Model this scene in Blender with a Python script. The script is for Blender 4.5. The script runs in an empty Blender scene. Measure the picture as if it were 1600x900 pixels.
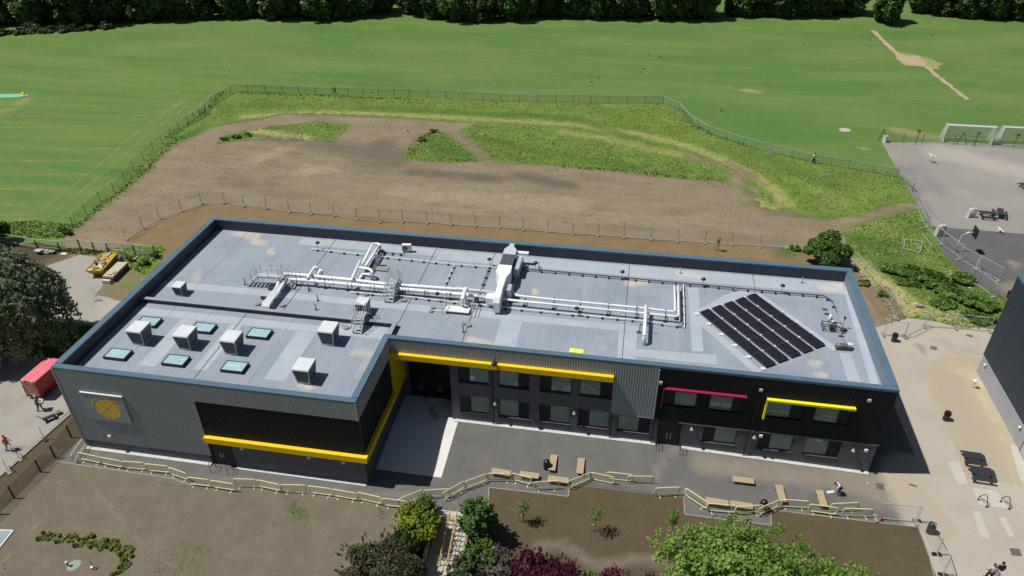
import bpy, math, random
import numpy as np
from mathutils import Vector, Matrix
from mathutils.geometry import delaunay_2d_cdt
R = math.radians
scene = bpy.context.scene
col = scene.collection
rnd = random.Random(7)
nr = np.random.default_rng(11)

# ------------------------------------------------------------------ camera, sky, sun, exposure
cam = bpy.data.cameras.new('camera'); cam_o = bpy.data.objects.new('camera', cam); col.objects.link(cam_o)
cam.sensor_width = 36; cam.lens = 26.05; cam.clip_start = 0.5; cam.clip_end = 3000
yaw, pitch, roll = -0.1750, 0.5846, -0.0069
fw = Vector((math.sin(yaw)*math.cos(pitch), math.cos(yaw)*math.cos(pitch), -math.sin(pitch)))
rt = Vector((math.cos(yaw), -math.sin(yaw), 0)); up = rt.cross(fw)
rt, up = rt*math.cos(roll)+up*math.sin(roll), -rt*math.sin(roll)+up*math.cos(roll)
mt = Matrix((rt, up, -fw)).transposed().to_4x4(); mt.translation = Vector((42.448, -37.26, 44.70))
cam_o.matrix_world = mt
scene.camera = cam_o

SUN_DIR = Vector((-4.739, -0.695, 8.6)).normalized()
world = bpy.data.worlds.new('World'); scene.world = world; world.use_nodes = True
wn = world.node_tree; bgn = wn.nodes['Background']
sky = wn.nodes.new('ShaderNodeTexSky'); sky.sky_type = 'NISHITA'; sky.sun_disc = False
sky.sun_elevation = R(60.9); sky.sun_rotation = R(261.6); sky.air_density = 1.0; sky.dust_density = 1.0
wn.links.new(sky.outputs[0], bgn.inputs[0]); bgn.inputs[1].default_value = 0.05
sl = bpy.data.lights.new('sun', 'SUN'); sl.energy = 5.0; sl.angle = R(0.53); sl.color = (1.0, 0.955, 0.88)
so = bpy.data.objects.new('sun', sl); col.objects.link(so)
so.rotation_euler = SUN_DIR.to_track_quat('Z', 'Y').to_euler()
scene.view_settings.view_transform = 'Standard'; scene.view_settings.look = 'None'
scene.view_settings.exposure = -0.08; scene.view_settings.gamma = 1
scene.cycles.max_bounces = 6; scene.cycles.transparent_max_bounces = 16

# ------------------------------------------------------------------ materials
def _noise(nt, vec, scale, detail=4, rough=.6):
    n = nt.nodes.new('ShaderNodeTexNoise'); n.inputs['Scale'].default_value = scale
    n.inputs['Detail'].default_value = detail; n.inputs['Roughness'].default_value = rough
    if vec is not None: nt.links.new(vec, n.inputs['Vector'])
    return n.outputs['Fac']
def _ramp(nt, fac, a, b):
    m = nt.nodes.new('ShaderNodeMapRange'); m.clamp = True
    m.inputs[1].default_value = a; m.inputs[2].default_value = b
    nt.links.new(fac, m.inputs[0]); return m.outputs[0]
def _mix(nt, f, a, b, mode='MIX'):
    m = nt.nodes.new('ShaderNodeMix'); m.data_type = 'RGBA'; m.blend_type = mode
    for sock, val in ((m.inputs[0], f), (m.inputs[6], a), (m.inputs[7], b)):
        if isinstance(val, bpy.types.NodeSocket): nt.links.new(val, sock)
        elif isinstance(val, (int, float)): sock.default_value = val
        else: sock.default_value = (*val[:3], 1)
    return m.outputs[2]
def _math(nt, op, a, b=0.0):
    m = nt.nodes.new('ShaderNodeMath'); m.operation = op
    for s_, v_ in ((m.inputs[0], a), (m.inputs[1], b)):
        if isinstance(v_, bpy.types.NodeSocket): nt.links.new(v_, s_)
        else: s_.default_value = v_
    return m.outputs[0]
def newmat(name):
    m = bpy.data.materials.new(name); m.use_nodes = True
    nt = m.node_tree; b = nt.nodes['Principled BSDF']
    tc = nt.nodes.new('ShaderNodeNewGeometry').outputs['Position']
    return m, nt, b, tc
def _bump(nt, b, h, strength, dist=.02):
    bn = nt.nodes.new('ShaderNodeBump'); bn.inputs['Strength'].default_value = strength
    bn.inputs['Distance'].default_value = dist
    nt.links.new(h, bn.inputs['Height']); nt.links.new(bn.outputs[0], b.inputs['Normal'])
def M(name, c, c2=None, rough=.7, metal=0., sc=1.5, var=.12, bump=0., bsc=20, spec=.5, fine=.06, island=0.):
    m, nt, b, tc = newmat(name)
    c2 = c2 or tuple(min(1, x*(1-var)) for x in c)
    c1 = tuple(min(1, x*(1+var)) for x in c) if c2 is None else c
    f = _ramp(nt, _noise(nt, tc, sc), .3, .7)
    o = _mix(nt, f, c1, c2)
    if fine:
        g = _ramp(nt, _noise(nt, tc, sc*14, 3), .3, .7)
        o = _mix(nt, g, o, _mix(nt, 1.0, o, (1-fine*3,)*3, 'MULTIPLY'))
    if island:
        gi = nt.nodes.new('ShaderNodeNewGeometry').outputs['Random Per Island']
        o = _mix(nt, gi, o, _mix(nt, 1.0, o, (1-island,)*3, 'MULTIPLY'))
    nt.links.new(o, b.inputs['Base Color']); b.inputs['Roughness'].default_value = rough
    b.inputs['Metallic'].default_value = metal; b.inputs['Specular IOR Level'].default_value = spec
    if bump: _bump(nt, b, _noise(nt, tc, bsc, 5), bump)
    return m
def ground(name, base, base2, sc, cr=None, cg=None, cb=None, rough=.9, bump=.4, bsc=6, fine=(1.0, .6), fsc=8, stretch=None, spec=.2, big=None):
    """ground cover: two tones by noise, fine mottling, and the worn or stained patches stored on the sheet"""
    m, nt, b, tc = newmat(name)
    if stretch:
        mp = nt.nodes.new('ShaderNodeMapping'); mp.inputs['Scale'].default_value = stretch
        nt.links.new(tc, mp.inputs[0]); tv = mp.outputs[0]
    else: tv = tc
    o = _mix(nt, _ramp(nt, _noise(nt, tv, sc, 6, .65), .32, .68), base, base2)
    if big:
        o = _mix(nt, _ramp(nt, _noise(nt, tc, big[0], 3), .35, .65), o, _mix(nt, 1.0, o, big[1], 'MULTIPLY'))
    at = nt.nodes.new('ShaderNodeAttribute'); at.attribute_name = 'wear'
    sep = nt.nodes.new('ShaderNodeSeparateColor'); nt.links.new(at.outputs['Color'], sep.inputs[0])
    br = _noise(nt, tv, sc*2.3, 6, .7)
    for i, cc in enumerate((cr, cg, cb)):
        if cc is None: continue
        s_ = _math(nt, 'ADD', sep.outputs[i], _math(nt, 'MULTIPLY', _math(nt, 'SUBTRACT', br, .5), .7))
        k = _math(nt, 'MULTIPLY', _ramp(nt, s_, .3, .85), _ramp(nt, sep.outputs[i], .02, .3))
        o = _mix(nt, k, o, cc)
    fn = _ramp(nt, _noise(nt, tv, fsc, 5, .75), .3, .7)
    o = _mix(nt, fn, _mix(nt, 1.0, o, (fine[0],)*3, 'MULTIPLY'), _mix(nt, 1.0, o, (fine[1],)*3, 'MULTIPLY'))
    nt.links.new(o, b.inputs['Base Color']); b.inputs['Roughness'].default_value = rough
    b.inputs['Specular IOR Level'].default_value = spec
    if bump: _bump(nt, b, _noise(nt, tv, bsc, 8, .7), bump, .06)
    return m
def leafmat(name, c, c2, dark=.45, trans=.25, spread=.7):
    dark = min(.8, dark+.15)
    m, nt, b, tc = newmat(name)
    g = nt.nodes.new('ShaderNodeNewGeometry')
    f = _ramp(nt, _noise(nt, tc, spread, 3), .35, .65)
    o = _mix(nt, f, c, c2)
    oi = nt.nodes.new('ShaderNodeObjectInfo'); o = _mix(nt, oi.outputs['Random'], _mix(nt, 1.0, o, (1.18, 1.14, 1.18), 'MULTIPLY'), _mix(nt, 1.0, o, (.82, .86, .84), 'MULTIPLY'))
    o = _mix(nt, g.outputs['Random Per Island'], o, _mix(nt, 1.0, o, (dark,)*3, 'MULTIPLY'))
    nt.links.new(o, b.inputs['Base Color']); b.inputs['Roughness'].default_value = .55
    b.inputs['Specular IOR Level'].default_value = .3
    tr = nt.nodes.new('ShaderNodeBsdfTranslucent'); nt.links.new(o, tr.inputs[0])
    mx = nt.nodes.new('ShaderNodeMixShader'); mx.inputs[0].default_value = trans
    nt.links.new(b.outputs[0], mx.inputs[1]); nt.links.new(tr.outputs[0], mx.inputs[2])
    nt.links.new(mx.outputs[0], nt.nodes['Material Output'].inputs[0])
    return m

# ------------------------------------------------------------------ mesh builder and tagging
class MB:
    def __init__(s): s.v = []; s.f = []
    def quad(s, *p):
        n = len(s.v); s.v += [tuple(q) for q in p]; s.f.append(tuple(range(n, n+len(p)))); return s
    def box(s, x0, y0, z0, x1, y1, z1):
        return s.hexa([(x0,y0,z0),(x1,y0,z0),(x1,y1,z0),(x0,y1,z0)], [(x0,y0,z1),(x1,y0,z1),(x1,y1,z1),(x0,y1,z1)])
    def hexa(s, lo, hi):
        n = len(s.v); k = len(lo); s.v += [tuple(p) for p in lo]+[tuple(p) for p in hi]
        s.f.append(tuple(n+i for i in reversed(range(k)))); s.f.append(tuple(n+k+i for i in range(k)))
        for i in range(k): j = (i+1) % k; s.f.append((n+i, n+j, n+k+j, n+k+i))
        return s
    def prism(s, pts, z0, z1):
        return s.hexa([(x, y, z0) for x, y in pts], [(x, y, z1) for x, y in pts])
    def cyl(s, c, r, h, n=12, r2=None):
        r2 = r if r2 is None else r2
        a = [(c[0]+r*math.cos(2*math.pi*i/n), c[1]+r*math.sin(2*math.pi*i/n), c[2]) for i in range(n)]
        b = [(c[0]+r2*math.cos(2*math.pi*i/n), c[1]+r2*math.sin(2*math.pi*i/n), c[2]+h) for i in range(n)]
        return s.hexa(a, b)
    def bar(s, a, b, w, h=None, upv=(0, 0, 1)):
        a, b = Vector(a), Vector(b); d = (b-a)
        if d.length < 1e-6: return s
        d.normalize(); u = Vector(upv)
        if abs(d.dot(u)) > .98: u = Vector((1, 0, 0))
        x = d.cross(u).normalized()*(w/2); y = x.normalized().cross(d)*((h or w)/2)
        return s.hexa([a-x-y, a+x-y, a+x+y, a-x+y], [b-x-y, b+x-y, b+x+y, b-x+y])
    def tube(s, pts, r, n=8, rs=None):
        P = [Vector(p) for p in pts]; rings = []
        for i, p in enumerate(P):
            d = (P[min(i+1, len(P)-1)]-P[max(i-1, 0)]).normalized()
            u = Vector((0, 0, 1)) if abs(d.z) < .9 else Vector((0, 1, 0))
            x = d.cross(u).normalized(); y = x.cross(d); rr = rs[i] if rs else r
            base = len(s.v)
            s.v += [tuple(p+x*rr*math.cos(2*math.pi*k/n)+y*rr*math.sin(2*math.pi*k/n)) for k in range(n)]
            rings.append(base)
        for a, b in zip(rings, rings[1:]):
            for k in range(n): j = (k+1) % n; s.f.append((a+k, a+j, b+j, b+k))
        s.f.append(tuple(rings[0]+k for k in reversed(range(n)))); s.f.append(tuple(rings[-1]+k for k in range(n)))
        return s
    def dome(s, c, r, rz, n=12, m=4, full=False):
        rows = []; lo = -m if full else 0
        for i in range(lo, m+1):
            t = i/m*math.pi/2; rr = r*max(math.cos(t), .02); rows.append(len(s.v))
            s.v += [(c[0]+rr*math.cos(2*math.pi*k/n), c[1]+rr*math.sin(2*math.pi*k/n), c[2]+rz*math.sin(t)) for k in range(n)]
        for a, b in zip(rows, rows[1:]):
            for k in range(n): j = (k+1) % n; s.f.append((a+k, a+j, b+j, b+k))
        s.f.append(tuple(rows[0]+k for k in reversed(range(n)))); s.f.append(tuple(rows[-1]+k for k in range(n)))
        return s
    def build(s, name, mat, parent=None, world=False, smooth=False, label=None, kind=None):
        me = bpy.data.meshes.new(name); v = s.v
        if world and parent is not None:
            L = parent.location; v = [(p[0]-L.x, p[1]-L.y, p[2]-L.z) for p in v]
        me.from_pydata(v, [], s.f); me.materials.append(mat)
        if smooth: me.polygons.foreach_set('use_smooth', [True]*len(me.polygons))
        return put(name, me, parent, label, kind)
def put(name, me, parent=None, label=None, kind=None, loc=None, rz=0, scale=None):
    o = bpy.data.objects.new(name, me); col.objects.link(o); o.parent = parent
    if label: o['label'] = label
    if kind: o['kind'] = kind
    if loc is not None: o.location = loc
    if rz: o.rotation_euler = (0, 0, rz)
    if scale is not None: o.scale = scale
    return o
def tag(o, label, cat, group=None, kind=None):
    o['label'] = label; o['category'] = cat
    if group: o['group'] = group
    if kind: o['kind'] = kind
    return o
def thing(name, label, cat, loc=(0, 0, 0), rz=0, group=None):
    o = bpy.data.objects.new(name, None); col.objects.link(o)
    o.location = (loc[0], loc[1], loc[2] if len(loc) > 2 else 0); o.rotation_euler = (0, 0, rz)
    o.empty_display_size = .2
    return tag(o, label, cat, group)
_kids = {}
def copy_tree(src, loc, rz=0, label=None, scale=None):
    r = src.copy(); col.objects.link(r); r.location = (loc[0], loc[1], loc[2] if len(loc) > 2 else 0)
    r.rotation_euler = (0, 0, rz)
    if scale is not None: r.scale = scale if not isinstance(scale, (int, float)) else (scale,)*3
    if label: r['label'] = label
    def rec(a, b):
        for ch in [o for o in _all_children(a)]:
            c = ch.copy(); col.objects.link(c); c.parent = b; rec(ch, c)
    rec(src, r); return r
def _all_children(o):
    if o.name not in _kids: _kids[o.name] = list(o.children)
    return _kids[o.name]

# ------------------------------------------------------------------ sheets of ground
def inside(P, poly):
    x, y = P[:, 0], P[:, 1]; c = np.zeros(len(P), bool); n = len(poly)
    for i in range(n):
        x0, y0 = poly[i]; x1, y1 = poly[(i+1) % n]
        if y0 == y1: continue
        c ^= ((y0 > y) != (y1 > y)) & (x < (x1-x0)*(y-y0)/(y1-y0)+x0)
    return c
def rough_outline(poly, step, amp):
    out = []; n = len(poly)
    for i in range(n):
        a = np.array(poly[i][:2], float); b = np.array(poly[(i+1) % n][:2], float); L = np.linalg.norm(b-a)
        k = max(1, int(L/step)); nrm = np.array([-(b-a)[1], (b-a)[0]])/max(L, 1e-6)
        for j in range(k):
            p = a+(b-a)*j/k
            if amp and j: p = p+nrm*nr.normal(0, amp)
            out.append((float(p[0]), float(p[1])))
    return out
def segdist(P, pts):
    d = np.full(len(P), 1e9)
    pts = [np.array(p[:2], float) for p in pts]
    if len(pts) == 1: return np.linalg.norm(P-pts[0], axis=1)
    for a, b in zip(pts, pts[1:]):
        ab = b-a; t = np.clip(((P-a)@ab)/max(ab@ab, 1e-9), 0, 1)
        d = np.minimum(d, np.linalg.norm(P-a-t[:, None]*ab, axis=1))
    return d
def sheet(name, outline, z, mat, grid=1.5, step=1.0, amp=0., marks=(), hf=None, kind='structure', parent=None, label=None, holes=()):
    ol = rough_outline(outline, step, amp); O = np.array(ol)
    x0, y0 = O.min(0); x1, y1 = O.max(0)
    gx, gy = np.meshgrid(np.arange(x0+grid/2, x1, grid), np.arange(y0+grid/2, y1, grid))
    P = np.stack([gx.ravel(), gy.ravel()], 1)+nr.uniform(-.2, .2, (gx.size, 2))*grid
    keep = inside(P, ol) & (segdist(P, ol+[ol[0]]) > grid*.3)
    P = P[keep]
    vs = [Vector(p) for p in ol]+[Vector((float(a), float(b))) for a, b in P]
    r = delaunay_2d_cdt(vs, [], [list(range(len(ol)))], 1, 1e-5)
    V = np.array([(v.x, v.y) for v in r[0]]); F = r[2]
    zz = np.full(len(V), float(z))
    if hf is not None: zz = zz+hf(V)
    me = bpy.data.meshes.new(name); me.from_pydata(np.column_stack([V, zz]).tolist(), [], [tuple(f) for f in F])
    # all faces up
    me.update(); import bmesh
    bm = bmesh.new(); bm.from_mesh(me)
    for f in bm.faces:
        if f.normal.z < 0: f.normal_flip()
    bm.to_mesh(me); bm.free()
    C = np.zeros((len(me.vertices), 4)); C[:, 3] = 1
    Vv = np.array([(v.co.x, v.co.y) for v in me.vertices])
    for pts, w, ch, st in marks:
        d = segdist(Vv, pts); k = np.clip(1.25-d/w, 0, 1)*st
        C[:, 'RGB'.index(ch)] = np.maximum(C[:, 'RGB'.index(ch)], k)
    ca = me.color_attributes.new('wear', 'FLOAT_COLOR', 'POINT'); ca.data.foreach_set('color', C.ravel())
    me.materials.append(mat)
    me.polygons.foreach_set('use_smooth', [hf is not None]*len(me.polygons))
    return put(name, me, parent, label, kind)
def scatter(poly, n, holes=()):
    O = np.array([p[:2] for p in poly]); x0, y0 = O.min(0); x1, y1 = O.max(0)
    P = np.column_stack([nr.uniform(x0, x1, n), nr.uniform(y0, y1, n)])
    k = inside(P, [p[:2] for p in poly])
    for h in holes: k &= ~inside(P, h)
    return P[k]
def cards(name, C, size, mat, parent=None, kind=None, upright=0., label=None, world_loc=None, aspect=1.0):
    """many small leaf-shaped faces (4-cornered, folded) at the points C"""
    n = len(C); s = np.broadcast_to(np.asarray(size, float), (n,))
    # leaves turn their faces up and outwards, as leaves do
    ctr = C.mean(0); out = C-ctr; out[:, 2] *= .5; out /= np.linalg.norm(out, axis=1)[:, None]+1e-6
    c = nr.normal(size=(n, 3))*.55+out*.55; c[:, 2] += .75*(1-upright); c /= np.linalg.norm(c, axis=1)[:, None]
    a = np.cross(c, nr.normal(size=(n, 3))); a[:, 2] += upright*1.2; a /= np.linalg.norm(a, axis=1)[:, None]
    b = np.cross(a, c); b /= np.linalg.norm(b, axis=1)[:, None]
    L = (s*aspect)[:, None]; W = (s*.5)[:, None]
    p0 = C-a*L*.5; p1 = C+b*W+c*W*.3; p2 = C+a*L*.5; p3 = C-b*W+c*W*.3
    V = np.stack([p0, p1, p2, p3], 1).reshape(-1, 3)
    me = bpy.data.meshes.new(name); me.vertices.add(4*n); me.vertices.foreach_set('co', V.ravel())
    me.loops.add(4*n); me.loops.foreach_set('vertex_index', np.arange(4*n, dtype=np.int32))
    me.polygons.add(n); me.polygons.foreach_set('loop_start', np.arange(0, 4*n, 4, dtype=np.int32))
    me.update(calc_edges=True); me.materials.append(mat)
    return me if world_loc == 'mesh' else put(name, me, parent, label, kind)
def blades(name, P, h, mat, z=0., parent=None, lean=.5, w=.05):
    """grass tufts: three leaning triangles at each point"""
    n = len(P); k = 3; P3 = np.repeat(np.column_stack([P, np.full(n, z)]), k, 0); m = n*k
    ang = nr.uniform(0, 2*np.pi, m); hh = h*nr.uniform(.5, 1.4, m)
    d = np.column_stack([np.cos(ang), np.sin(ang), np.zeros(m)]); sd = np.column_stack([-np.sin(ang), np.cos(ang), np.zeros(m)])
    ww = (w*nr.uniform(.6, 1.5, m))[:, None]
    V = np.stack([P3-sd*ww, P3+sd*ww, P3+d*(hh*lean)[:, None]+np.array([0, 0, 1])*hh[:, None]], 1).reshape(-1, 3)
    me = bpy.data.meshes.new(name); me.vertices.add(3*m); me.vertices.foreach_set('co', V.ravel())
    me.loops.add(3*m); me.loops.foreach_set('vertex_index', np.arange(3*m, dtype=np.int32))
    me.polygons.add(m); me.polygons.foreach_set('loop_start', np.arange(0, 3*m, 3, dtype=np.int32))
    me.update(calc_edges=True); me.materials.append(mat)
    return put(name, me, parent, None, 'stuff')

# ------------------------------------------------------------------ palette
m_field = None
soil_dry = ground('dry soil', (.195, .153, .102), (.262, .212, .143), .22, cr=(.35, .295, .20), cg=(.10, .14, .03), cb=(.125, .105, .083), bump=.8, bsc=2.5, fsc=2.6, stretch=(.8, 1.9, 1), fine=(1.2, .70))
soil_brown = ground('brown soil', (.175, .125, .066), (.22, .162, .088), .35, cr=(.20, .155, .10), cg=(.08, .12, .03), cb=(.07, .055, .035), bump=.5, bsc=3, fsc=2.5, fine=(1.1, .85))
soil_garden = ground('garden soil', (.088, .067, .040), (.108, .083, .050), .5, cr=(.165, .14, .11), cg=(.06, .10, .025), cb=(.06, .045, .03), bump=.5, bsc=5, fsc=5, fine=(1.1, .8))
soil_left = ground('dull garden soil', (.142, .121, .090), (.172, .148, .111), .5, cr=(.225, .198, .155), cg=(.075, .11, .03), cb=(.12, .095, .065), bump=.35, bsc=5, fsc=3, fine=(1.06, .86))
rough_g = ground('rough grass', (.116, .205, .036), (.176, .255, .054), .30, cr=(.38, .35, .15), cg=(.07, .155, .026), cb=(.20, .165, .10), bump=.6, bsc=3, fsc=2.6, stretch=(.8, 1.6, 1), fine=(1.2, .62), big=(.16, (.86, .80, .80)))
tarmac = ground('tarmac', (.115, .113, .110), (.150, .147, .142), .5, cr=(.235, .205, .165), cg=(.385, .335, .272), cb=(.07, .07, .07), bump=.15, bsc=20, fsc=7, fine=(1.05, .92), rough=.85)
court_light = ground('worn light asphalt', (.240, .225, .212), (.285, .268, .25), .12, cr=(.36, .335, .305), cb=(.17, .16, .155), bump=.1, bsc=15, fsc=3, fine=(1.04, .93))
court_dark = ground('dark asphalt', (.100, .100, .105), (.125, .124, .128), .2, cr=(.25, .21, .16), cb=(.08, .08, .085), bump=.1, bsc=15, fsc=4, fine=(1.05, .9))
paving = ground('pale asphalt paving', (.372, .334, .284), (.415, .375, .318), .3, cr=(.50, .44, .36), cg=(.30, .28, .25), cb=(.25, .22, .18), bump=.12, bsc=15, fsc=4, fine=(1.03, .95))
sandy = ground('sandy buff surfacing', (.385, .318, .222), (.425, .358, .26), .35, cr=(.50, .42, .30), cg=(.355, .31, .24), cb=(.30, .24, .15), bump=.1, bsc=15, fsc=4, fine=(1.04, .94))
road_m = ground('worn road concrete', (.290, .275, .250), (.345, .325, .298), .4, cr=(.42, .40, .36), cb=(.17, .16, .145), bump=.15, bsc=12, fsc=5, fine=(1.04, .90))
concrete = ground('pale concrete', (.42, .395, .355), (.48, .455, .41), .4, cr=(.55, .52, .47), cb=(.22, .20, .18), bump=.15, bsc=12, fsc=5, fine=(1.04, .93))
roof_m = ground('grey roofing felt', (.245, .283, .342), (.283, .323, .385), .25, cr=(.48, .44, .39), cg=(.42, .45, .49), cb=(.22, .26, .32), bump=.1, bsc=12, fsc=6, fine=(1.03, .95), rough=.6)
strip_m = ground('pale walkway felt', (.345, .392, .450), (.385, .43, .488), .5, cr=(.54, .50, .44), bump=.1, bsc=12, fsc=8, fine=(1.03, .95), rough=.6)
coping_m = M('blue grey coping', (.085, .150, .208), (.098, .166, .226), rough=.45, sc=.8, spec=.5)
navy_m = M('navy parapet lining', (.028, .036, .062), (.035, .043, .07), rough=.6, sc=.6)
grey_cl = M('grey cladding', (.31, .33, .365), (.325, .345, .38), rough=.45, sc=.5, fine=.02)
black_cl = M('black cladding', (.015, .017, .022), (.020, .022, .028), rough=.6, sc=.5, fine=.02, spec=.18)
brick_m = None
yellow_m = M('yellow trim', (.86, .56, .006), (.88, .58, .008), rough=.45, sc=.7, fine=.01)
lemon_m = M('lemon yellow trim', (.88, .78, .02), (.85, .76, .02), rough=.45, sc=.7, fine=.01)
red_m = M('crimson trim', (.33, .016, .085), (.31, .015, .08), rough=.45, sc=.7, fine=.01)
frame_m = M('black frames', (.012, .013, .015), rough=.45, sc=2)
panel_m = M('navy infill panel', (.018, .022, .040), (.022, .026, .045), rough=.5, sc=1, spec=.25)
white_m = M('white paint', (.72, .73, .74), (.66, .67, .68), rough=.5, sc=2, fine=.02)
galv_m = M('galvanised steel', (.58, .62, .66), (.48, .52, .56), rough=.4, metal=.2, sc=3)
duct_m = M('white metal jacket', (.84, .87, .89), (.76, .79, .82), rough=.42, metal=.0, sc=1.2, fine=.02)
dgrey_m = M('dark grey metal', (.08, .085, .095), rough=.5, sc=3)
rubber_m = M('black rubber', (.018, .018, .02), rough=.8, sc=4)
conc_b = M('concrete block', (.33, .31, .28), (.25, .23, .21), rough=.9, sc=4, bump=.3)
plinth_m = M('white concrete edge', (.62, .62, .60), (.52, .52, .51), rough=.8, sc=3)
barrier_m = M('faded yellow paint', (.80, .74, .34), (.86, .81, .46), rough=.5, sc=4)
wood_m = M('pale timber', (.52, .41, .27), (.44, .34, .21), rough=.7, sc=6, island=.12)
pole_m = M('rough stake wood', (.40, .31, .18), (.32, .24, .14), rough=.8, sc=8)
bark_m = M('bark', (.10, .08, .06), (.07, .055, .04), rough=.9, sc=5, bump=.5)
blk_m = M('black plastic', (.014, .015, .018), rough=.35, sc=4)
green_wire = M('green fence wire', (.20, .34, .24), (.23, .38, .27), rough=.5, sc=2)
pale_rail = M('pale green rail', (.42, .52, .42), (.36, .46, .37), rough=.4, metal=.2, sc=3)
def glass(name, c, ior=2.0, rough=.04):
    m, nt, b, tc = newmat(name); b.inputs['Base Color'].default_value = (*c, 1)
    o = _mix(nt, _ramp(nt, _noise(nt, tc, .8), .3, .7), c, tuple(x*1.25 for x in c)); nt.links.new(o, b.inputs['Base Color'])
    b.inputs['Roughness'].default_value = rough; b.inputs['IOR'].default_value = ior; return m
glass_m = glass('green tinted glass', (.16, .24, .22), 1.7)
sky_glass = glass('skylight glass', (.29, .43, .48), 1.5, .08)
solar_m = None
def felt_rolls(m, w, l, rot=0.):
    """felt laid in lapped rolls: each strip a slightly different tone, with a thin lap line"""
    nt = m.node_tree; b = nt.nodes['Principled BSDF']; src = b.inputs['Base Color'].links[0].from_socket
    tc = nt.nodes.new('ShaderNodeNewGeometry').outputs['Position']; mp = nt.nodes.new('ShaderNodeMapping'); mp.inputs['Rotation'].default_value = (0, 0, rot); nt.links.new(tc, mp.inputs[0])
    bt = nt.nodes.new('ShaderNodeTexBrick'); nt.links.new(mp.outputs[0], bt.inputs[0]); bt.inputs['Scale'].default_value = 1
    bt.inputs['Brick Width'].default_value = l; bt.inputs['Row Height'].default_value = w; bt.inputs['Mortar Size'].default_value = .018; bt.inputs['Bias'].default_value = 0
    bt.inputs['Color1'].default_value = (.93, .94, .95, 1); bt.inputs['Color2'].default_value = (1.03, 1.03, 1.02, 1); bt.inputs['Mortar'].default_value = (.80, .82, .86, 1)
    o = _mix(nt, .75, src, _mix(nt, 1.0, src, bt.outputs[0], 'MULTIPLY'))
    st = nt.nodes.new('ShaderNodeMapping'); st.inputs['Scale'].default_value = (2.2, .35, 1); nt.links.new(tc, st.inputs[0])
    o = _mix(nt, _math(nt, 'MULTIPLY', _ramp(nt, _noise(nt, st.outputs[0], .8, 5, .7), .52, .80), .22), o, (.50, .51, .52))
    nt.links.new(o, b.inputs['Base Color'])
felt_rolls(roof_m, 1.0, 7.5, R(90)); felt_rolls(strip_m, 1.0, 4.0)
def mk_brick():
    m, nt, b, tc = newmat('dark brick')
    mp = nt.nodes.new('ShaderNodeMapping'); mp.inputs['Rotation'].default_value = (R(90), 0, 0)
    nt.links.new(tc, mp.inputs[0])
    bt = nt.nodes.new('ShaderNodeTexBrick'); nt.links.new(mp.outputs[0], bt.inputs[0])
    bt.inputs['Scale'].default_value = 1.0; bt.inputs['Brick Width'].default_value = .25; bt.inputs['Row Height'].default_value = .085
    bt.inputs['Mortar Size'].default_value = .008
    bt.inputs['Color1'].default_value = (.100, .106, .132, 1); bt.inputs['Color2'].default_value = (.155, .163, .196, 1)
    bt.inputs['Mortar'].default_value = (.045, .048, .06, 1)
    o = _mix(nt, _ramp(nt, _noise(nt, tc, 3), .3, .7), bt.outputs[0], _mix(nt, 1.0, bt.outputs[0], (.7, .7, .75), 'MULTIPLY'))
    nt.links.new(o, b.inputs['Base Color']); b.inputs['Roughness'].default_value = .6
    _bump(nt, b, bt.outputs['Fac'], -.5, .01); return m
brick_m = mk_brick()
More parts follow.
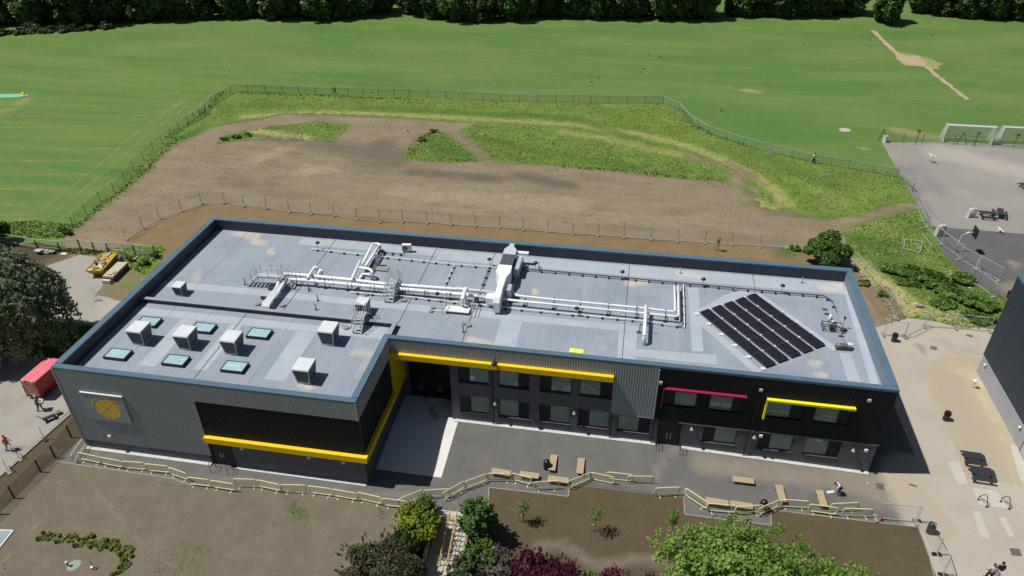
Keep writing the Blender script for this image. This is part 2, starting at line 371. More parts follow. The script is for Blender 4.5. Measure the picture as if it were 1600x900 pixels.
def mk_field():
    m, nt, b, tc = newmat('mown grass')
    sp = nt.nodes.new('ShaderNodeSeparateXYZ'); nt.links.new(tc, sp.inputs[0])
    mp = nt.nodes.new('ShaderNodeMapping'); mp.inputs['Scale'].default_value = (.45, 1.5, 1); nt.links.new(tc, mp.inputs[0])
    o = _mix(nt, _ramp(nt, _noise(nt, mp.outputs[0], .06, 5, .6), .35, .65), (.094, .188, .048), (.148, .224, .062))
    o = _mix(nt, _math(nt, 'MULTIPLY', _ramp(nt, _noise(nt, mp.outputs[0], .022, 4), .48, .70), .6), o, (.165, .205, .072))
    s = _math(nt, 'SINE', _math(nt, 'MULTIPLY', _math(nt, 'ADD', sp.outputs[1], _math(nt, 'MULTIPLY', _noise(nt, tc, .05, 2), 2.5)), 1.45))
    lm = _math(nt, 'MULTIPLY', _ramp(nt, s, -.6, .6), _math(nt, 'MULTIPLY', _ramp(nt, sp.outputs[0], 14, -10), .42))
    lm2 = _math(nt, 'MULTIPLY', lm, _ramp(nt, sp.outputs[1], 115, 88))
    o = _mix(nt, lm2, o, (.155, .235, .05))
    o = _mix(nt, _math(nt, 'MULTIPLY', _ramp(nt, _noise(nt, mp.outputs[0], .11, 5, .7), .45, .7), .38), o, (.070, .165, .045))
    o = _mix(nt, _ramp(nt, _noise(nt, mp.outputs[0], .9, 6, .7), .3, .7), o, _mix(nt, 1.0, o, (.80, .83, .8), 'MULTIPLY'))
    at = nt.nodes.new('ShaderNodeAttribute'); at.attribute_name = 'wear'
    sep = nt.nodes.new('ShaderNodeSeparateColor'); nt.links.new(at.outputs['Color'], sep.inputs[0])
    br = _noise(nt, mp.outputs[0], .5, 6, .7)
    for i, cc in enumerate(((.30, .26, .13), (.05, .11, .02), (.22, .23, .10))):
        s_ = _math(nt, 'ADD', sep.outputs[i], _math(nt, 'MULTIPLY', _math(nt, 'SUBTRACT', br, .5), 1.1))
        k = _math(nt, 'MULTIPLY', _ramp(nt, s_, .35, .9), _ramp(nt, sep.outputs[i], .02, .3)); o = _mix(nt, k, o, cc)
    nt.links.new(o, b.inputs['Base Color']); b.inputs['Roughness'].default_value = .9; b.inputs['Specular IOR Level'].default_value = .1
    nt.links.new(_mix(nt, _ramp(nt, _noise(nt, mp.outputs[0], 3.2, 5, .8), .3, .7), _mix(nt, 1.0, o, (1.12, 1.1, 1.1), 'MULTIPLY'), _mix(nt, 1.0, o, (.84, .86, .84), 'MULTIPLY')), b.inputs['Base Color'])
    _bump(nt, b, _noise(nt, tc, 3, 6, .7), .5, .05); return m
m_field = mk_field()
line_m = None
def mk_line():
    m, nt, b, tc = newmat('scorched grass line')
    b.inputs['Base Color'].default_value = (.34, .31, .14, 1); b.inputs['Roughness'].default_value = .95
    t = nt.nodes.new('ShaderNodeBsdfTransparent'); mx = nt.nodes.new('ShaderNodeMixShader')
    k = _math(nt, 'MULTIPLY', _ramp(nt, _noise(nt, tc, .55, 6, .75), .38, .62), .62)
    nt.links.new(k, mx.inputs[0]); nt.links.new(t.outputs[0], mx.inputs[1]); nt.links.new(b.outputs[0], mx.inputs[2])
    nt.links.new(mx.outputs[0], nt.nodes['Material Output'].inputs[0]); return m
line_m = mk_line()
track_m = line_m.copy(); track_m.name = 'trodden soil'; track_m.node_tree.nodes['Principled BSDF'].inputs['Base Color'].default_value = (.27, .235, .185, 1)
ORD = ['first','second','third','fourth','fifth','sixth','seventh','eighth','ninth','tenth','eleventh','twelfth','thirteenth','fourteenth','fifteenth','sixteenth','seventeenth','eighteenth','nineteenth','twentieth','twenty-first','twenty-second','twenty-third','twenty-fourth','twenty-fifth','twenty-sixth','twenty-seventh','twenty-eighth','twenty-ninth','thirtieth','thirty-first','thirty-second','thirty-third','thirty-fourth','thirty-fifth','thirty-sixth']
ORD += ['thirty-seventh','thirty-eighth','thirty-ninth','fortieth','forty-first','forty-second','forty-third','forty-fourth','forty-fifth','forty-sixth','forty-seventh','forty-eighth','forty-ninth','fiftieth']

# ================================================================== GROUND
# one big field sheet round a stair well (the front steps go down below field level)
HX0, HX1, HY0, HY1 = 27.0, 36.0, -14.0, -2.2
marks = [([(-49.75,80.7),(-44.31,80.15),(-40.45,84.29),(-40.83,86.05)], .8, 'R', .5), ([(-47.02,80.42),(-41.2,80.63)], 1.5, 'R', .3),
 ([(-65.83,69.18),(-64.82,72.56),(-65.99,76.42)], 1.8, 'R', .7), ([(-63.32,66.17),(-64.17,69.44)], 2.5, 'R', .5),
 ([(-37.28,72.71),(-36.59,83.1)], 1.2, 'R', .6), ([(61.88,100.17),(63.38,99.34)], 1.5, 'R', 1.0), ([(76.87,75.7),(77.93,76.37)], 1.5, 'R', .8),
 ([(22.05,140.99),(26.39,142.83)], 2.5, 'R', .4), ([(-35.14,129.52),(-23.86,132.96)], 3, 'R', .3), ([(108.06,156.78),(127.83,153.88)], 2.5, 'R', .4),
 ([(83.39,83.8),(88.6,81.92)], 2.5, 'R', .8), ([(36.15,107.66),(38.12,105.54)], 3, 'R', .45),
 ([(-38.11,129.08),(-23.29,122.95),(-27.54,98.7)], 5, 'R', .3), ([(-57.5,126.18),(-44.49,122.47)], 5, 'R', .3), ([(-34.26,33.51),(-26.93,32.19)], 2.5, 'B', .6), ([(-38.47,36.36),(-33.26,34.54)], 2, 'B', .5)]
field = sheet('grass_field', [(-140, HY1), (260, HY1), (260, 175), (-140, 175)], 0, m_field, grid=2.2, step=4, marks=marks)
far = MB()
far.quad((-1500, 175, 0), (1500, 175, 0), (1500, 1500, 0), (-1500, 1500, 0))
far.quad((-1500, -200, 0), (-140, -200, 0), (-140, 175, 0), (-1500, 175, 0)).quad((260, -200, 0), (1500, -200, 0), (1500, 175, 0), (260, 175, 0))
far.quad((-140, -200, 0), (260, -200, 0), (260, HY0, 0), (-140, HY0, 0))
far.quad((-140, HY0, 0), (HX0, HY0, 0), (HX0, HY1, 0), (-140, HY1, 0)).quad((HX1, HY0, 0), (260, HY0, 0), (260, HY1, 0), (HX1, HY1, 0))
far.build('outer_ground', m_field, kind='structure')
low = MB(); low.quad((HX0-.5, HY0-.5, -1.6), (HX1+.5, HY0-.5, -1.6), (HX1+.5, HY1+.5, -1.6), (HX0-.5, HY1+.5, -1.6)).build('lower_ground', soil_garden, kind='structure')

# scorched pitch lines on the mown grass (flat marks on the field)
def strip_line(pts, w, mat=line_m, z=.004, name='worn_line', parent=field):
    m = MB()
    for a, b in zip(pts, pts[1:]):
        a, b = Vector(a[:2]), Vector(b[:2]); d = (b-a).normalized(); n_ = Vector((-d.y, d.x))*(w/2)
        m.quad((*(a-n_), z), (*(b-n_), z), (*(b+n_), z), (*(a+n_), z))
    return m.build(name, mat, parent)
k_ = 0
for pts in ([(-70.51,65.96),(-39.65,71.72)], [(-66.59,61.55),(-39.01,67.04)], [(-63.12,57.65),(-38.25,62.4)], [(-59.47,53.55),(-35.27,57.9)], [(-56.06,49.71),(-34.85,53.32)],
            [(-52.34,45.52),(-34.18,48.65)], [(-48.72,41.45),(-33.73,43.86)], [(-44.91,37.17),(-33.19,39.25)], [(-42.63,34.61),(-33.14,36.14)], [(-56.95,73.79),(-34.38,76.99)]):
    k_ += 1; strip_line(pts, .35 if k_ < 9 else .22, z=.004+.0004*k_)
for pts in ([(-33.14,36.14),(-34.67,50.8),(-36.82,63.99),(-37.38,74.27),(-37.72,76.46)], [(-31.01,35.78),(-32.44,49.81),(-34.38,62.47),(-35.32,76.51)], [(-29.13,35.73),(-29.48,47.67),(-30.94,59.6),(-31.84,65.61)], [(-32.15,65.56),(-34.27,83.46),(-39.67,101.12)]):
    k_ += 1; strip_line(pts, .3, z=.004+.0004*k_)
white_line = ground('faded white line', (.28,.33,.2), (.22,.3,.12), 1)
sheet('sand_path', [(93.11,146.99),(94.11,147.14),(94.87,128.86),(96.06,127.66),(98.25,127.99),(98.54,123.13),(98.06,120.49),(99.99,101.6),(99,101.11),(97.32,120.38),(94.33,120.77),(93.43,125),(94.01,126.89)], .012,
      ground('sandy path', (.44,.35,.25), (.36,.27,.19), .4, bump=.2, bsc=6, fsc=4, fine=(1.05,.85)), grid=1.5, step=1.2, amp=.15)
sheet('worn_patch', [(94.95,130.75),(99.92,126.88),(101.78,122.76),(100.15,119.14),(97.7,119.6),(97.06,120.76),(93.97,120.29),(93.05,124.94)], .006, rough_g, grid=1.5, step=1.2, amp=.3, marks=[([(93.53,125.91),(100.65,120.89)], 12, 'R', .6)])

# construction plot: dry soil
dmarks = [([(-25.83,33.69),(-26.22,38.7),(-26.34,44.44),(-27.24,51.99),(-28.49,59.48),(-27.08,64.16),(-26.28,68.76),(-20.43,72.91),(-17.33,76.15),(-4.02,77.31),(4.91,77.49),(13.81,77.11)], 1.5, 'G', .75), ([(-21.29,62.16),(-19.87,67.22),(-9.21,73.19),(-4.28,72.8),(-4.56,65.6),(-12.69,65.9),(-19.03,63.83),(-21.29,62.16)], 1.3, 'G', .7), ([(8.45,61.41),(9.23,70.72),(12.06,71.99),(19.93,62.05),(13.73,60.83),(8.45,61.41)], 1.2, 'G', .75), ([(14.85,73.54),(22.59,62.24),(30.66,62.37),(39.97,62.05),(50.75,60.52),(54.95,60.56),(58.06,59.62),(59.52,53.09),(66.74,51.06),(76.17,57.07)], 1.3, 'G', .75), ([(68.75,48.2),(71.65,50.66),(79.29,55.74)], 1.2, 'G', .7),
 ([(-12.74,57.08),(-8.93,64.64),(-5.56,64.14)], 2.5, 'R', .55), ([(-4.28,56.11),(-0.17,55.64),(-4.31,53.87)], 2.2, 'R', .6), ([(11.17,50.07),(23.61,50.11),(35.62,50.16)], 4, 'R', .55),
 ([(5.99,49.24),(12.33,52.28)], 3, 'R', .4), ([(19.2,46.58),(51.96,47.47)], 3.5, 'R', .4), ([(0.28,77.98),(14.21,77.76)], 3, 'R', .35),
 ([(-13.69,65.74),(1.11,62.92),(7.98,60.38),(4.19,65.94)], 4, 'B', .7), ([(11.01,56.76),(24.2,56.27)], 2.2, 'B', .8), ([(26.69,57.74),(34.17,55.78)], 2.5, 'B', .8),
 ([(-14.19,50.12),(-6.56,48.22)], 4, 'B', .5), ([(2.34,59.48),(6.95,57.45)], 4, 'B', .6), ([(14.77,72.97),(21.1,62.47)], 1.6, 'B', .5), ([(60.14,51.39),(76.44,54.92)], 3, 'B', .45), ([(60.87,58.06),(57.63,59.55)], 2, 'R', .6)]
sheet('dirt_plot', [(-25.63,31.27),(-25.83,33.69),(-26.22,38.7),(-26.34,44.44),(-27.24,51.99),(-28.49,59.48),(-27.08,64.16),(-26.28,68.76),(-20.43,72.91),(-17.33,76.15),(-12.99,76.83),(-4.02,77.31),(4.91,77.49),(13.81,77.11),(19.83,79.54),(43.14,78.84),(61.56,64.4),(64.56,54.82),(70.6,53.08),(76.17,57.07),(79.46,57.6),(79.45,55.76),(74.49,53.18),(71.18,50.25),(69.06,48.25),(68.58,43.49),(68.98,39.52),(70.39,29.76),(67.58,27.64),(67.69,38.22),(61.96,41.67),(58.33,41.52),(44.2,41.35),(32.57,41.36),(20.57,41.05),(8.8,41.34),(-3.24,41.15),(-12.42,40.93),(-15.23,36.25),(-16.25,30.9),(-16.73,28.7),(-22.77,28.92)],
      .005, soil_dry, grid=1.3, step=.9, amp=.12, marks=dmarks)
sheet('brown_soil', [(-17.46,31.96),(-16.41,37.61),(-14.78,40.01),(-13.07,42.12),(-10.24,42.95),(-7.37,42.67),(-3.79,42.33),(8.33,42.67),(20.29,42.18),(32.42,42.47),(44.17,42.44),(58.44,42.59),(62.9,43.16),(67.97,39.64),(68.13,35.39),(69.24,28.79),(70.16,29.84),(68.26,41.09),(68.74,40.04),(57.93,31.23),(30.9,28.03),(-3.19,27.74),(-8.46,20.33),(-13.15,23.38),(-14.5,28.47)],
      .010, soil_brown, grid=1.5, step=1.0, amp=.05, marks=[([(60.9,41.79),(62.96,43.63)], 2, 'G', .9), ([(55.36,40.89),(59.1,41.94)], 1.5, 'R', .6), ([(-14.03,41.22),(-3.4,41.48),(28.54,41.68),(51.73,41.8)], .8, 'R', .4)])
# rough grass round the plot
ring_poly = [(-25.41,30.98),(-25.83,33.69),(-26.22,38.7),(-26.34,44.44),(-27.24,51.99),(-28.49,59.48),(-27.08,64.16),(-26.28,68.76),(-20.43,72.91),(-17.33,76.15),(-12.99,76.83),(-4.02,77.31),(4.91,77.49),(14.09,76.85),(16.73,76.11),(27.8,76.42),(43.31,72.92),(54.55,65.95),(57.12,64.13),(58.06,59.62),(59.59,57.85),(59.52,53.09),(63.48,52.82),(66.74,51.06),(70.49,52.54),(76.08,56.68),(79.56,57.99),(79.45,67.04),(72.85,69.1),(68.58,70.27),(62.67,71.96),(58.95,74.37),(53.76,78.85),(51.06,82.96),(49.48,88.18),(46.78,91.3),(21.84,88.41),(8.99,87.76),(-7.21,86.27),(-12.16,86.54),(-25.05,86.32),(-33.23,85.05),(-31.25,78.13),(-30.81,69.5),(-30.59,66.37),(-30.2,62.33),(-30.22,58.45),(-28.83,51.28),(-27.18,44.11),(-27.39,41.33),(-26.89,37.69),(-26.15,34.14)]
rmarks = [([(-22.98,73.42),(-17.2,75.86),(-8.77,77.8),(4.57,78.66),(17.83,78.62),(32.78,78.63),(43.22,76.09),(51.07,72.1),(55.58,67.97)], 1.7, 'R', .62), ([(30.18,74.03),(39.29,74.12),(44.36,69.79)], 2.5, 'R', .4),
 ([(55.58,67.97),(59.67,63.01),(62.14,58.26),(62.91,54.56)], 1.5, 'R', .75), ([(55.58,67.97),(59.67,63.01),(62.14,58.26)], .6, 'B', .9), ([(58.14,55.67),(60.28,52.67)], 2.5, 'R', .7), ([(58.88,63.97),(56.84,60.45)], 2.0, 'B', .8),
 ([(-28.97,78.16),(-15.61,80.25)], 3, 'G', .6), ([(-5.29,80.89),(32.49,81.53),(47.22,70.25)], 2, 'G', .7), ([(60.45,71.12),(69.73,61.49)], 3, 'G', .6), ([(67.67,59.15),(70.32,55.75)], 4, 'R', .4),
 ([(-28.4,60.78),(-26.89,67.8)], 2, 'G', .8), ([(28.78,85.57),(46.2,79.32)], 4, 'R', .25)]
sheet('rough_grass_bank', ring_poly, .015, rough_g, grid=1.2, step=.55, amp=.3, marks=rmarks)
isl1 = [(-21.29,62.16),(-21.95,65.25),(-19.87,67.22),(-15.84,70.4),(-9.21,73.19),(-4.28,72.8),(-3.3,69.56),(-4.56,65.6),(-7.25,65.7),(-12.69,65.9),(-16.84,65.51),(-19.03,63.83)]
isl2 = [(8.45,61.41),(9.53,67.05),(9.23,70.72),(10.7,72.33),(12.06,71.99),(15.31,68.48),(19.93,62.05),(17.51,61.2),(13.73,60.83),(9.85,60.68)]
isl3 = [(14.85,73.54),(15.7,75.94),(27.77,76.7),(43.29,73.44),(54.62,67.35),(57.15,64.57),(56.51,61.87),(54.95,60.56),(50.75,60.52),(39.97,62.05),(30.66,62.37),(22.59,62.24),(18.43,68.2)]
sheet('grass_island', isl1, .015, rough_g, grid=1.0, step=.5, amp=.28, marks=[([(-17.95,67.8),(-12.02,66.82),(-8.56,66.29)], 1.8, 'R', .8), ([(-12.19,68.44)], 2, 'B', .6), ([(-14.8,70.57),(-8.88,72.36)], 1.2, 'R', .4), ([(-21,65.12),(-18.73,64.95)], 1.5, 'G', .9)])
sheet('grass_island', isl2, .015, rough_g, grid=1.0, step=.5, amp=.28, marks=[([(9.39,69.39),(14.62,65.07),(19.23,62.17)], 3, 'G', .7)])
sheet('grass_island', isl3, .018, rough_g, grid=1.0, step=.5, amp=.28, marks=[([(31.03,75.53),(37.3,73.81),(44.34,70.53),(50.97,68.41)], 2.3, 'R', .52), ([(50.97,68.41),(56.38,66.25),(57.12,64.13)], 2, 'B', .8), ([(17.38,70.66),(30.15,66.31),(43.58,63.3)], 2.5, 'G', .6)])
lowr = [(68.75,48.2),(71.65,50.66),(76.18,53.81),(79.29,55.74),(78.94,52.69),(78.85,48.23),(79.08,44.01),(80.51,38.72),(82.79,35.55),(84.1,34.33),(85.75,32.29),(84.62,29.38),(80.04,29.7),(76.37,29.42),(73.08,30.66),(70.13,29.72),(69.6,33.14),(69.1,36.85),(68.48,39.44),(68.43,43.46)]
lmk = [([(69.74,48.69),(74,51.04)], 2, 'R', .5), ([(74.75,47.88),(76.52,43.6)], 4, 'R', .35), ([(69.13,40.24),(70.49,37.07),(71.05,35.24),(72.28,32.39),(70.68,30.95)], 2.2, 'R', 1.0), ([(70.04,35.07),(70.35,30.9)], 1.8, 'B', 1.0),
 ([(78.51,39.72),(78.91,38.85)], 1.5, 'R', 1.0), ([(72.28,32.39),(76.8,30.82)], 2.5, 'R', .7), ([(70.39,46.39),(73.98,44.67)], 3, 'G', .7), ([(72.89,40.16),(76.37,38.04),(78.31,35.8)], 4, 'G', .9)]
sheet('rough_grass_verge', lowr, .020, rough_g, grid=1.0, step=.7, amp=.12, marks=lmk)
sheet('weedy_verge', [(-18.93,29.85),(-13.43,31.36),(-11.74,31.63),(-8.31,20.11),(-10.29,20.03),(-12.81,20.6),(-13.5,20.49),(-14.41,23.84),(-14.5,26.59),(-17.37,29.04)], .022, rough_g, grid=.8, step=.6, amp=.1,
      marks=[([(-14.02,25.27),(-13.12,21.06),(-10.21,21.28)], 1.6, 'B', 1.2), ([(-12.53,24.83),(-9.97,23.9)], 1.5, 'B', .8)])
sheet('dark_soil_strip', [(-35.11,26.15),(-27.85,29.95),(-22.97,29.19),(-17.47,29.18),(-14.99,27.95),(-14.1,25.4),(-16.12,24.24),(-17.4,22.69),(-20.75,20.83),(-28.16,18.34)], .012, soil_brown, grid=1.2, step=.9, amp=.1, marks=[([(-30.58,26.89),(-27.1,28.98),(-26.04,27.63)], 5, 'B', 1.0)])

# courts, paving, road
sheet('sports_court', [(80.07,78.48),(79.8,67.1),(79.67,56.89),(79.77,51.3),(90.66,51.11),(104.04,50.62),(117.22,77.79),(100.7,79.73),(88.07,80.01)], .012, court_light, grid=1.6, step=1.5,
      marks=[([(79.97,69.56),(80.52,52.95)], 1.5, 'B', .7), ([(86.32,62.15),(88.38,58.66),(93.43,59.85)], 3, 'R', .5), ([(88.63,75.6),(94.43,71.87),(97.18,70.09)], 5, 'R', .8), ([(82.68,69.99),(83.78,61.74)], 3, 'B', .5), ([(90.6,67.97),(94.77,63.51)], 6, 'R', .35), ([(92.24,56.58),(91.39,62.96)], 6, 'R', .3)])
sheet('dark_court', [(79.77,51.3),(90.66,51.11),(104.04,50.62),(92.65,27.15),(84,34.08),(82.79,35.55),(80.51,38.72),(79.08,44.01)], .016, court_dark, grid=1.6, step=1.5,
      marks=[([(86.39,43.34)], 1.2, 'R', 1.0), ([(85.08,37.54)], 3, 'R', .9)])
pv = [(66.08,26.85),(69.18,28.78),(70.39,29.76),(71.76,30.33),(80.59,29.57),(87.86,28.87),(80.03,1.13),(68.02,-9.62),(64.81,-6.13),(65.52,0.36),(67.21,3.61),(66.35,8.05),(63.79,10.56)]
sheet('paved_area', pv, .012, paving, grid=1.2, step=1.0, marks=[([(71.38,26.25),(72.14,23.27)], .35, 'B', .9), ([(72.6,27.72),(77.61,25.06)], .5, 'G', .7), ([(73.35,27.2),(74.85,24.4)], .9, 'G', .45),
   ([(73.74,25.51),(74.79,24.2)], .8, 'G', .5), ([(66.35,8.05),(67.96,1.75),(65.82,-1.26)], 1.6, 'G', .35), ([(67.01,15.74),(67.63,8.4)], 1.5, 'G', .3), ([(70.21,2.12),(72.67,3.1)], 2.5, 'B', .35), ([(73.58,12.2),(75.54,18.83)], 2, 'R', .3)])
sheet('sandy_paving', [(70.9,21.64),(71.29,22.46),(71.99,23.34),(73.35,24.15),(77.47,24.64),(76.16,20.69),(75.64,12.54),(74.55,8.24),(71.48,8.71),(70.49,8.21),(70.44,9.9),(70.78,14.36),(70.52,17.83)], .018, sandy, grid=.8, step=.7,
      marks=[([(73.15,22.48),(75.03,21.4),(75.72,20.17)], .6, 'R', .9), ([(72.72,21.02),(72.8,12.8),(72.59,9.23)], 3.2, 'G', .8), ([(74.89,19.59),(74.61,12.37)], .25, 'R', .8), ([(72.16,20.02),(71.98,14.96),(72.04,11.94)], .8, 'R', .3)])
sheet('pale_pad', [(70.57,7.44),(70.94,7.44),(72.66,5.72),(70.5,5.67)], .020, concrete, grid=.7, step=.7)
sheet('pale_pad', [(70.55,7.37),(72.3,7.41),(72.68,5.79),(70.6,5.68)], .024, concrete, grid=.7, step=.7)
for q in ([(69.5,9.95),(70.53,10.19),(70.34,7.73),(69.63,7.55)], [(69.82,5.07),(70.34,5.03),(70.23,2.57),(69.64,2.59)], [(71.53,4.75),(72.04,4.72),(72.04,2.99),(71.63,3.03)]):
    sheet('repair_patch', q, .020, concrete, grid=.8, step=.8)

def hfront(V):
    fy = np.clip((V[:, 1]-1.2)/6.5, 0, 1); fy = fy*fy*(3-2*fy)
    fx = np.clip((63.0-V[:, 0])/17., 0, 1)
    fl = np.clip((V[:, 0]-24.2)/.01, 0, 1)
    return .48*fy*fx*fl
tar_shade_poly = [(-1.51,-1.86),(-1.45,1.78)] + [(.1, .25), (24.2, .25), (24.2, 10.3), (29.8, 10.3), (29.8, 7.9), (62.8, 7.9), (62.8, 25.5), (66.6, 25.5), (67.2, 9.0)] + [(66.34,7.98),(68.29,2.81),(65.49,0.24),(65.44,2.79),(54.98,2.64),(54.87,1.19),(48.64,1.15),(48.58,2.86),(46.35,2.74),(39.85,2.62),(39.88,1.4),(33.71,1.27),(34.18,-1.58),(32.75,-1.7),(30.72,-1.86),(28.81,-1.76),(26.2,-1.77),(16.8,-1.57),(13.13,-2.25),(10.18,-2.29),(8.9,-1.97),(0.01,-1.88)]  # dark strip beside the right wall is added to deepen the building's shadow
sheet('forecourt_and_shade_strip', tar_shade_poly, .014, tarmac, grid=.7, step=.6, hf=hfront,
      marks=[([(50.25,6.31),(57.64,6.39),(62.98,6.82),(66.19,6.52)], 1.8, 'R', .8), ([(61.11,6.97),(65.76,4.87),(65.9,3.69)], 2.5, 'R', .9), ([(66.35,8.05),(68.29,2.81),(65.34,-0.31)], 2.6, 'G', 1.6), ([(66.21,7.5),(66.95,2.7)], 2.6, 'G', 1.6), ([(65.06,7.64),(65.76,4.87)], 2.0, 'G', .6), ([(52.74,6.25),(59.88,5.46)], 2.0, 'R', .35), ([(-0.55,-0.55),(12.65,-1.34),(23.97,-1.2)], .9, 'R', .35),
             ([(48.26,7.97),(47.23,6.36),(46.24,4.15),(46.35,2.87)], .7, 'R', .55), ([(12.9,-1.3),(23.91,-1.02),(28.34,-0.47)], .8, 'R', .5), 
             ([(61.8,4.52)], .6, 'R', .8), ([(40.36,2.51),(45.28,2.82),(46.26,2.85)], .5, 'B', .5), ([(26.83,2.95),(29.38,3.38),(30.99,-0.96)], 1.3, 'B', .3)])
sheet('garden_soil_left', [(-6.9,-13.53),(-3.7,-9.18),(-2.11,-7.25),(-1.9,-3.37),(-1.51,-1.86),(0.01,-1.88),(8.9,-1.97),(10.18,-2.29),(13.13,-2.25),(16.8,-1.57),(26.2,-1.77),(28.81,-1.76),(30.72,-1.86),(30.24,-4.6),(28.98,-7.48),(29.32,-16.19),(0.34,-24.65)], .018, soil_left, grid=.7, step=.6, amp=.02,
      marks=[([(1.86,-6.47),(2.65,-5.72)], .3, 'R', .4),
             ([(10.07,-8),(12.7,-9.18),(14.99,-9.78)], .3, 'R', .4), ([(19.25,-2.93),(20.45,-3.95)], .7, 'G', .8), ([(20.69,-3.3),(20.1,-4.3)], .5, 'G', .6), ([(13.18,-7.47),(14.68,-7.5),(13.14,-9.11),(15.32,-9.52)], 1.2, 'G', .45), ([(11.32,-4.26),(12.12,-4.74)], .8, 'R', .4),
             ([(14.23,-7.57),(14.75,-9.36)], 2, 'G', .2), ([(16.88,-3.94),(15.54,-8.17)], 2.5, 'B', .3), ([(23.54,-2.83),(27.86,-3.87)], 2, 'R', .3)])
sheet('garden_soil_right', [(34.18,-1.58),(33.72,1.2),(39.88,1.4),(39.86,2.56),(46.35,2.68),(48.58,2.8),(48.64,1.09),(54.86,1.13),(54.98,2.57),(65.43,2.73),(65.48,0.19),(65.61,-6),(63.02,-12.28),(45.84,-16.9),(34.55,-15.31),(34.2,-6.6),(33.98,-3.41),(33.42,-1.89)], .018, soil_garden, grid=.7, step=.6, amp=.015,
      marks=[([(38.21,-3.54),(39.99,-2.96),(42.4,-4.44),(45.45,-3.24),(47.23,-3.36)], .8, 'R', .85), ([(39.92,-2.41),(37.72,-3.34)], .8, 'G', .15), ([(46.36,2.55),(46.75,1.07),(45.42,-2.05)], .4, 'R', .35), ([(55.8,-0.3),(58.23,-1.51)], 1.4, 'R', .3), ([(63.19,-0.14),(65.03,-1.14)], 1.4, 'R', .35), ([(34.82,-0.32),(36.33,-0.56)], .5, 'R', .4)])
gl_ = bpy.data.objects['garden_soil_left']
for pts, w_ in (([(0.52,-1.87),(2.56,-3.3),(4.24,-4.51),(5.97,-5.47),(7.4,-6.26),(8.7,-7.21),(10.07,-8)], .40), ([(10.07,-8),(12.02,-8.87),(15.07,-9.92)], .30), ([(0.16,-3.7),(1.39,-5.62),(1.45,-7.26),(1.36,-8.9),(1.31,-11.36)], .34), ([(2.06,-8.32),(3.56,-7.67),(5.93,-7.33),(8.9,-7.52)], .26)):
    strip_line(pts, w_, mat=track_m, z=.024+.0003*w_, name='trodden_track', parent=gl_)
# pale kerb edging between path and soil, in separate lengths
def edging(pts, w=.09, h=.035, L=.9, name='edging_kerb', mat=conc_b, z=.0):
    root = thing('kerb_line', 'x', 'kerb'); k = 0
    for a, b in zip(pts, pts[1:]):
        a, b = Vector((*a[:2], z)), Vector((*b[:2], z)); n = max(1, int((b-a).length/L)); 
        for i in range(n):
            p, q = a.lerp(b, i/n), a.lerp(b, (i+.97)/n)
            up_ = Vector((0, 0, h/2+.004)); MB().bar(p+up_, q+up_, w, h).build(name, mat, root)
    return root
tag(edging([(-1.51,-1.86),(0.01,-1.88),(8.9,-1.97),(10.18,-2.29),(13.13,-2.25)]), 'pale kerb edging the left half of the front path', 'kerb')
tag(edging([(15.81,-1.73),(16.8,-1.57),(26.2,-1.77),(28.81,-1.76)]), 'pale kerb edging the path before the yellow barriers left of the steps', 'kerb')
tag(edging([(34.17,-1.52),(33.71,1.27),(39.88,1.4),(39.85,2.62),(46.35,2.74),(48.58,2.86)]), 'thin pale kerb stepping round the paved bay nearest the steps', 'kerb')
tag(edging([(48.58,2.86),(48.64,1.15),(54.87,1.19),(54.98,2.64),(65.44,2.79),(65.49,0.24),(65.23,-3.33)]), 'thin pale kerb round the paved bay with two end-to-end benches', 'kerb')

# road on the left with its kerbs and the brown bank
sheet('access_road', [(-23.96,-8.27),(-49.86,20.11),(-31.75,22.37),(-23.54,24.41),(-21.55,27.03),(-20.85,28.03),(-18.6,27.8),(-14.44,25.9),(-13.29,23.36),(-13.16,20.55),(-8.46,20.33),(-6.06,10.82),(-4.26,3.88),(-4.93,-3.88),(-3.3,-10.8),(-6.76,-22.32)], .016, road_m, grid=1.2, step=1.0,
      marks=[([(-6.04,-1.47),(-5.61,1.39),(-5.48,4.94)], .35, 'B', .8), ([(-9.73,-1.72),(-10.72,6.26),(-9.72,10.21)], 3, 'B', .35), ([(-15.83,9.2),(-12.16,9.81)], 2, 'R', .4), ([(-10.77,18.73),(-9.48,20.16)], 3, 'R', .6), ([(-15.98,22.92),(-14.05,21.28)], 2, 'B', .3), ([(-4.78,-4.06),(-4.1,3.49)], .8, 'B', .35)])
sheet('dark_grass_verge', [(-26.8,5.92),(-24.44,14.15),(-20.86,17.08),(-16.56,15.45),(-12.26,15.59),(-8.98,15.57),(-7.38,16.96),(-6.06,9.84),(-9.2,9.51),(-12.71,10.51),(-16.71,10.26),(-18,6.91)], .024, rough_g, grid=.9, step=.7, amp=.15, marks=[([(-18.08,11.9),(-10.49,13.15)], 5, 'G', .9)])
sheet('soil_bank', [(-5.8,-12.03),(-5.03,-3.76),(-4.45,-0.1),(-4.37,4.19),(-3.03,4.08),(-1.07,1.84),(-1.51,-1.86),(-1.9,-3.37),(-2.11,-7.25),(-3.86,-14.02)], .020, soil_garden, grid=.8, step=.7, amp=.03, marks=[([(-2.17,-6.53),(-2.33,0.26)], .6, 'B', .6), ([(-2.76,-1.14),(-2.38,-0.86)], .6, 'R', .8)])
edg = edging([(-5.8,-10.39),(-4.78,-4.06),(-3.99,3.51),(-4.07,5.17)], w=.30, h=.12, L=1.0, mat=conc_b); tag(edg, 'long tan kerb between the left road and the brown bank', 'kerb')

